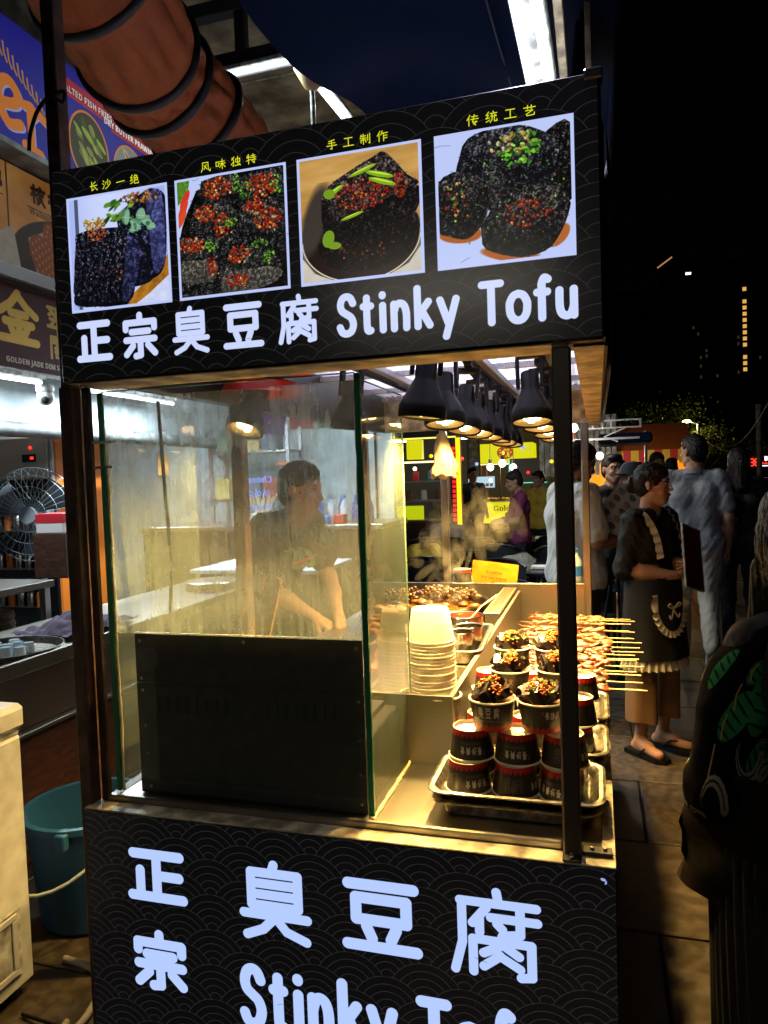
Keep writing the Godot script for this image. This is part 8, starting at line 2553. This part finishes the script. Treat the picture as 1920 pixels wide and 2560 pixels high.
	# --- seated at the tables
	for q in [["seated woman with glasses and long dark hair facing the cart", -1.82, -8.0, .1, Color(.42, .22, .18), "long", Color(.3, .17, .12), 0.], ["seated person in a grey shirt seen from behind with a shoulder strap", -1.74, -6.95, PI + .2, Color(.16, .17, .19), "short", Color(.24, .13, .09), 0.], ["seated child in yellow bowed over a pink drink", -1.86, -6.3, .4, Color(.5, .36, .04), "short", Color(.24, .13, .09), .35], ["woman in a dark pink flowered top with a top knot eating side-on", -.86, -6.75, -1.3, Color(.12, .02, .06), "topknot", Color(.26, .15, .1), .2]]:
		var Z := pose(1.62 if q[7] < .3 else 1.35)
		if q[5] != "topknot":
			for k in Z:
				if Z[k] is Vector3: Z[k] += Vector3(0, -.4 * Z["s"], 0)
			for e in [["l", 1.], ["r", -1.]]:
				Z["knee_" + e[0]] = Vector3(.12 * e[1], .47, .38); Z["ankle_" + e[0]] = Vector3(.12 * e[1], .09, .36); Z["toe_" + e[0]] = Vector3(.12 * e[1], .03, .5)
		Z["head"] = (Z["head"] as Vector3) + Vector3(0, -.05, .1) * (q[7] * 2.)
		for e in [["l", 1.], ["r", -1.]]:
			Z["elbow_" + e[0]] = (Z["shoulder_" + e[0]] as Vector3) + Vector3(.06 * e[1], -.26, .08); Z["wrist_" + e[0]] = (Z["shoulder_" + e[0]] as Vector3) + Vector3(-.04 * e[1], -.28, .3)
		var pr := person(q[0], Vector3(q[1], 0, q[2]), q[3], Z, {"skin": q[6], "top": q[4], "legs": dark, "shoe": dark, "cell": .02, "head_cell": .0065, "hair": q[5], "sleeve": .7, "head_basis": Basis(Vector3(1, 0, 0), q[7])})
		if q[5] == "long":
			var gl := MB.new()
			for e in [-1., 1.]:
				var pts := []
				for k in 13: pts.append(Vector3(.032 * e + cos(TAU * k / 12.) * .022, .005 + sin(TAU * k / 12.) * .018, .1))
				gl.tube(pts, .002, 5, false)
			part(pr, "glasses", gl, mats["lamp_black"]).position = Z["head"]
		if q[5] != "topknot":
			var ch := copy(get_node("cafe_chair"), Vector3(q[1], 0, q[2]) - Vector3(sin(q[3]), 0, cos(q[3])) * .02, q[3], "black chair under one of the seated people")
	J = pose(1.6)
	person("woman in a mustard top standing beside the grey shed wall", Vector3(-.8, 0, -8.9), -.6, J, {"skin": Color(.3, .18, .12), "top": Color(.4, .28, .04), "legs": dark, "shoe": dark, "cell": .024, "head_cell": .0065, "hair": "bun"})
	solo("pink_drink", "glass of pink drink on the eaters' table", "drink", MB.new().lathe([Vector2(0, 0), Vector2(.03, 0), Vector2(.038, .13), Vector2(0, .125)], 14), mat("drink_pink", "d0305c", .2), Vector3(-1.7, .7465, -6.65))
	# more of the crowd, further off
	var src := get_children().filter(func(n): return String(n.name).begins_with("person"))
	for q in [[4, .9, -8.6, 2.8, "dark clad walker far along the stalls beside the striped awning"], [6, .3, -9.4, -.4, "far walker with hanging hair before the striped awning"], [7, -.3, -8.2, 1.9, "far diner standing between the tables and the shed wall"], [9, -1.2, -9.6, 2.4, "far diner in grey by the yellow kiosk"], [4, -2.0, -10.5, .6, "far diner in black by the amber LED pillar"], [6, 1.5, -7.4, 3.1, "long haired walker ahead of the dark clad pedestrian"]]:
		copy(src[q[0]], Vector3(q[1], src[q[0]].position.y, q[2]), q[3], q[4], "person")
	build_jacket_person()

func build_jacket_person() -> void:
	# close by, back half turned to us, hand pushed into the trousers' pocket
	var J := pose(1.53)
	J["neck"] = Vector3(.045, 1.29, -.01); J["head"] = Vector3(.075, 1.425, .02)
	J["shoulder_l"] = Vector3(.165, 1.225, -.01); J["elbow_l"] = Vector3(.205, .985, -.05); J["wrist_l"] = Vector3(.2, .86, .06)
	var p := person("close bystander in a loose black top with green and white printed sleeve", Vector3(.42, 0, -.09), PI - .05, J, {"skin": Color(.3, .17, .11), "top": Color(.02, .017, .015), "legs": Color(.012, .012, .014), "shoe": Color(.01, .01, .01), "sleeve": 2.0, "cell": .012, "head_cell": .007, "hair": "long", "fat": 1.25, "hair_colour": Color(.006, .004, .0035)})
	var jm := mat("jacket_print", "ffffff", .85)
	jm.metallic_specular = .12
	jm.albedo_texture = print_jacket()
	var sh: Vector3 = J["shoulder_l"]; var el: Vector3 = J["elbow_l"]; var wr: Vector3 = J["wrist_l"]
	var path := curve([sh + Vector3(-.06, .02, 0), sh + Vector3(.0, -.03, -.005), sh.lerp(el, .55) + Vector3(.012, 0, -.01), el + Vector3(.01, .0, -.01), el.lerp(wr, .5) + Vector3(.01, 0, 0), wr], 7)
	part(p, "printed_sleeve", MB.new().sheet(func(u, v):
		var f: float = v * (path.size() - 1)
		var i: int = mini(int(f), path.size() - 2)
		var c: Vector3 = (path[i] as Vector3).lerp(path[i + 1], f - i)
		var t: Vector3 = (path[i + 1] - path[i]).normalized()
		var x := t.cross(Vector3(0, 0, 1)).normalized()
		var y := t.cross(x)
		var a: float = u * TAU
		var r: float = lerpf(.05, .07, sin(minf(v * 1.6, 1.) * PI * .5)) * (1. + .04 * sin(a * 3. + v * 14.) + .14 * noise.get_noise_2d(a * 60., v * 420.))
		return c + (x * cos(a) + y * sin(a)) * r, 48, 40, Vector2(1.3, 1.2)), jm)
	part(p, "loose_hem", MB.new().sheet(func(u, v):
		var a: float = u * TAU
		var r: float = .24 + .03 * sin(a * 3. + 1.) * (1. - v) + .02 * noise.get_noise_2d(a * 90., v * 200.)
		return Vector3(cos(a) * r * 1.12, lerpf(.74, 1.02, v), sin(a) * r * .85), 60, 14), mat("black_jersey", "1a1613", .85))
	mats["black_jersey"].metallic_specular = .15
	# wide ribbed trousers: every rib is a fold of the cloth
	for q in [-1., 1.]:
		part(p, "ribbed_trouser", MB.new().sheet(func(u, v):
			var a: float = u * TAU
			var r: float = lerpf(.125, .15, v) * (1. + .022 * sin(a * 46.) + .03 * sin(a * 3. + v * 5.))
			return Vector3(.1 * q + cos(a) * r, lerpf(.1, .86, v), sin(a) * r), 230, 10), mat("ribbed_black", "171412", .7))

func build_steam() -> void:
	var root := Node3D.new()
	root.name = "steam"
	add_child(root)
	root.set_meta("kind", "stuff"); root.set_meta("label", "steam curling up from the hot pan"); root.set_meta("category", "steam")
	var r := RandomNumberGenerator.new()
	r.seed = 4
	# strands that curl as they rise
	for q in [[-.8, -1.82, .0, 1.], [-.74, -1.86, 1.2, 1.2], [-.68, -1.9, 2.1, 1.2], [-.63, -1.88, 3.3, 1.3], [-.58, -1.94, 4.4, 1.2], [-.9, -1.78, 5.2, .7], [-.66, -1.84, .7, .9]]:
		var p := Vector3(q[0], 1.0, q[1])
		var a: float = q[2]
		for e in 14:
			var f := FogVolume.new()
			f.name = "puff"
			f.shape = RenderingServer.FOG_VOLUME_SHAPE_ELLIPSOID
			var w := .03 + .0036 * e
			f.size = Vector3(w * r.randf_range(.35, .8), w * r.randf_range(1.2, 2.4), w * r.randf_range(.5, 1.)) * (2. if e < 2 else 1.25)
			var m := FogMaterial.new()
			m.albedo = Color(.95, .95, .95)
			m.density = q[3] * r.randf_range(.4, 1.5) * lerpf(1.1, .16, e / 13.)
			f.material = m
			root.add_child(f, true)
			f.position = p
			f.rotation = Vector3(r.randf_range(-.7, .7), r.randf() * 3., r.randf_range(-1.1, 1.1))
			a += r.randf_range(.2, .75) * (1. if q[2] < 2.5 else -1.)
			p += Vector3(cos(a) * .04 + .012, .03 + r.randf_range(-.008, .012), sin(a) * .025)
	# the warm damp air shut in behind the glass
	var b := FogVolume.new()
	b.name = "puff"
	b.shape = RenderingServer.FOG_VOLUME_SHAPE_BOX
	b.size = Vector3(.64, .58, .3)
	var bm := FogMaterial.new()
	bm.albedo = Color(.95, .95, .95)
	bm.density = .35
	b.material = bm
	root.add_child(b, true)
	b.position = Vector3(-.857, 1.5, -.28)

func _ready() -> void:
	rng.seed = 11
	noise.seed = 5
	noise.frequency = .01
	noise.fractal_octaves = 3
	# camera
	var cam := Camera3D.new()
	cam.name = "camera"
	cam.fov = 70.57
	cam.near = .05
	cam.far = 900.
	add_child(cam)
	cam.position = Vector3(-.0207, 1.57, 1.4254)
	cam.rotation = Vector3(-.0464, .2875, -.0345)
	cam.current = true
	# night sky, a little town glow
	var we := WorldEnvironment.new()
	we.name = "world"
	var env := Environment.new()
	env.background_mode = Environment.BG_SKY
	var sky := Sky.new()
	var sm := ProceduralSkyMaterial.new()
	sm.sky_top_color = Color(.03, .034, .05)
	sm.sky_horizon_color = Color(.05, .048, .05)
	sm.ground_bottom_color = Color(.02, .02, .02)
	sm.ground_horizon_color = Color(.04, .04, .04)
	sky.sky_material = sm
	env.sky = sky
	env.background_energy_multiplier = .12
	env.tonemap_mode = Environment.TONE_MAPPER_LINEAR
	env.tonemap_exposure = 1.0
	env.sdfgi_enabled = true
	env.ssao_enabled = true
	env.ssil_enabled = true
	env.volumetric_fog_enabled = true
	env.volumetric_fog_density = 0.
	we.environment = env
	add_child(we)
	make_materials()
	build_ground()
	build_overhead()
	build_left_shop()
	build_foreground_left()
	build_back_kitchen()
	build_seating()
	build_market()
	build_street()
	build_cart()
	build_lamps()
	build_glass_case()
	build_fryer()
	build_trays()
	build_cookware()
	build_bowl_stack()
	build_cups()
	build_skewers()
	build_people()
	build_steam()
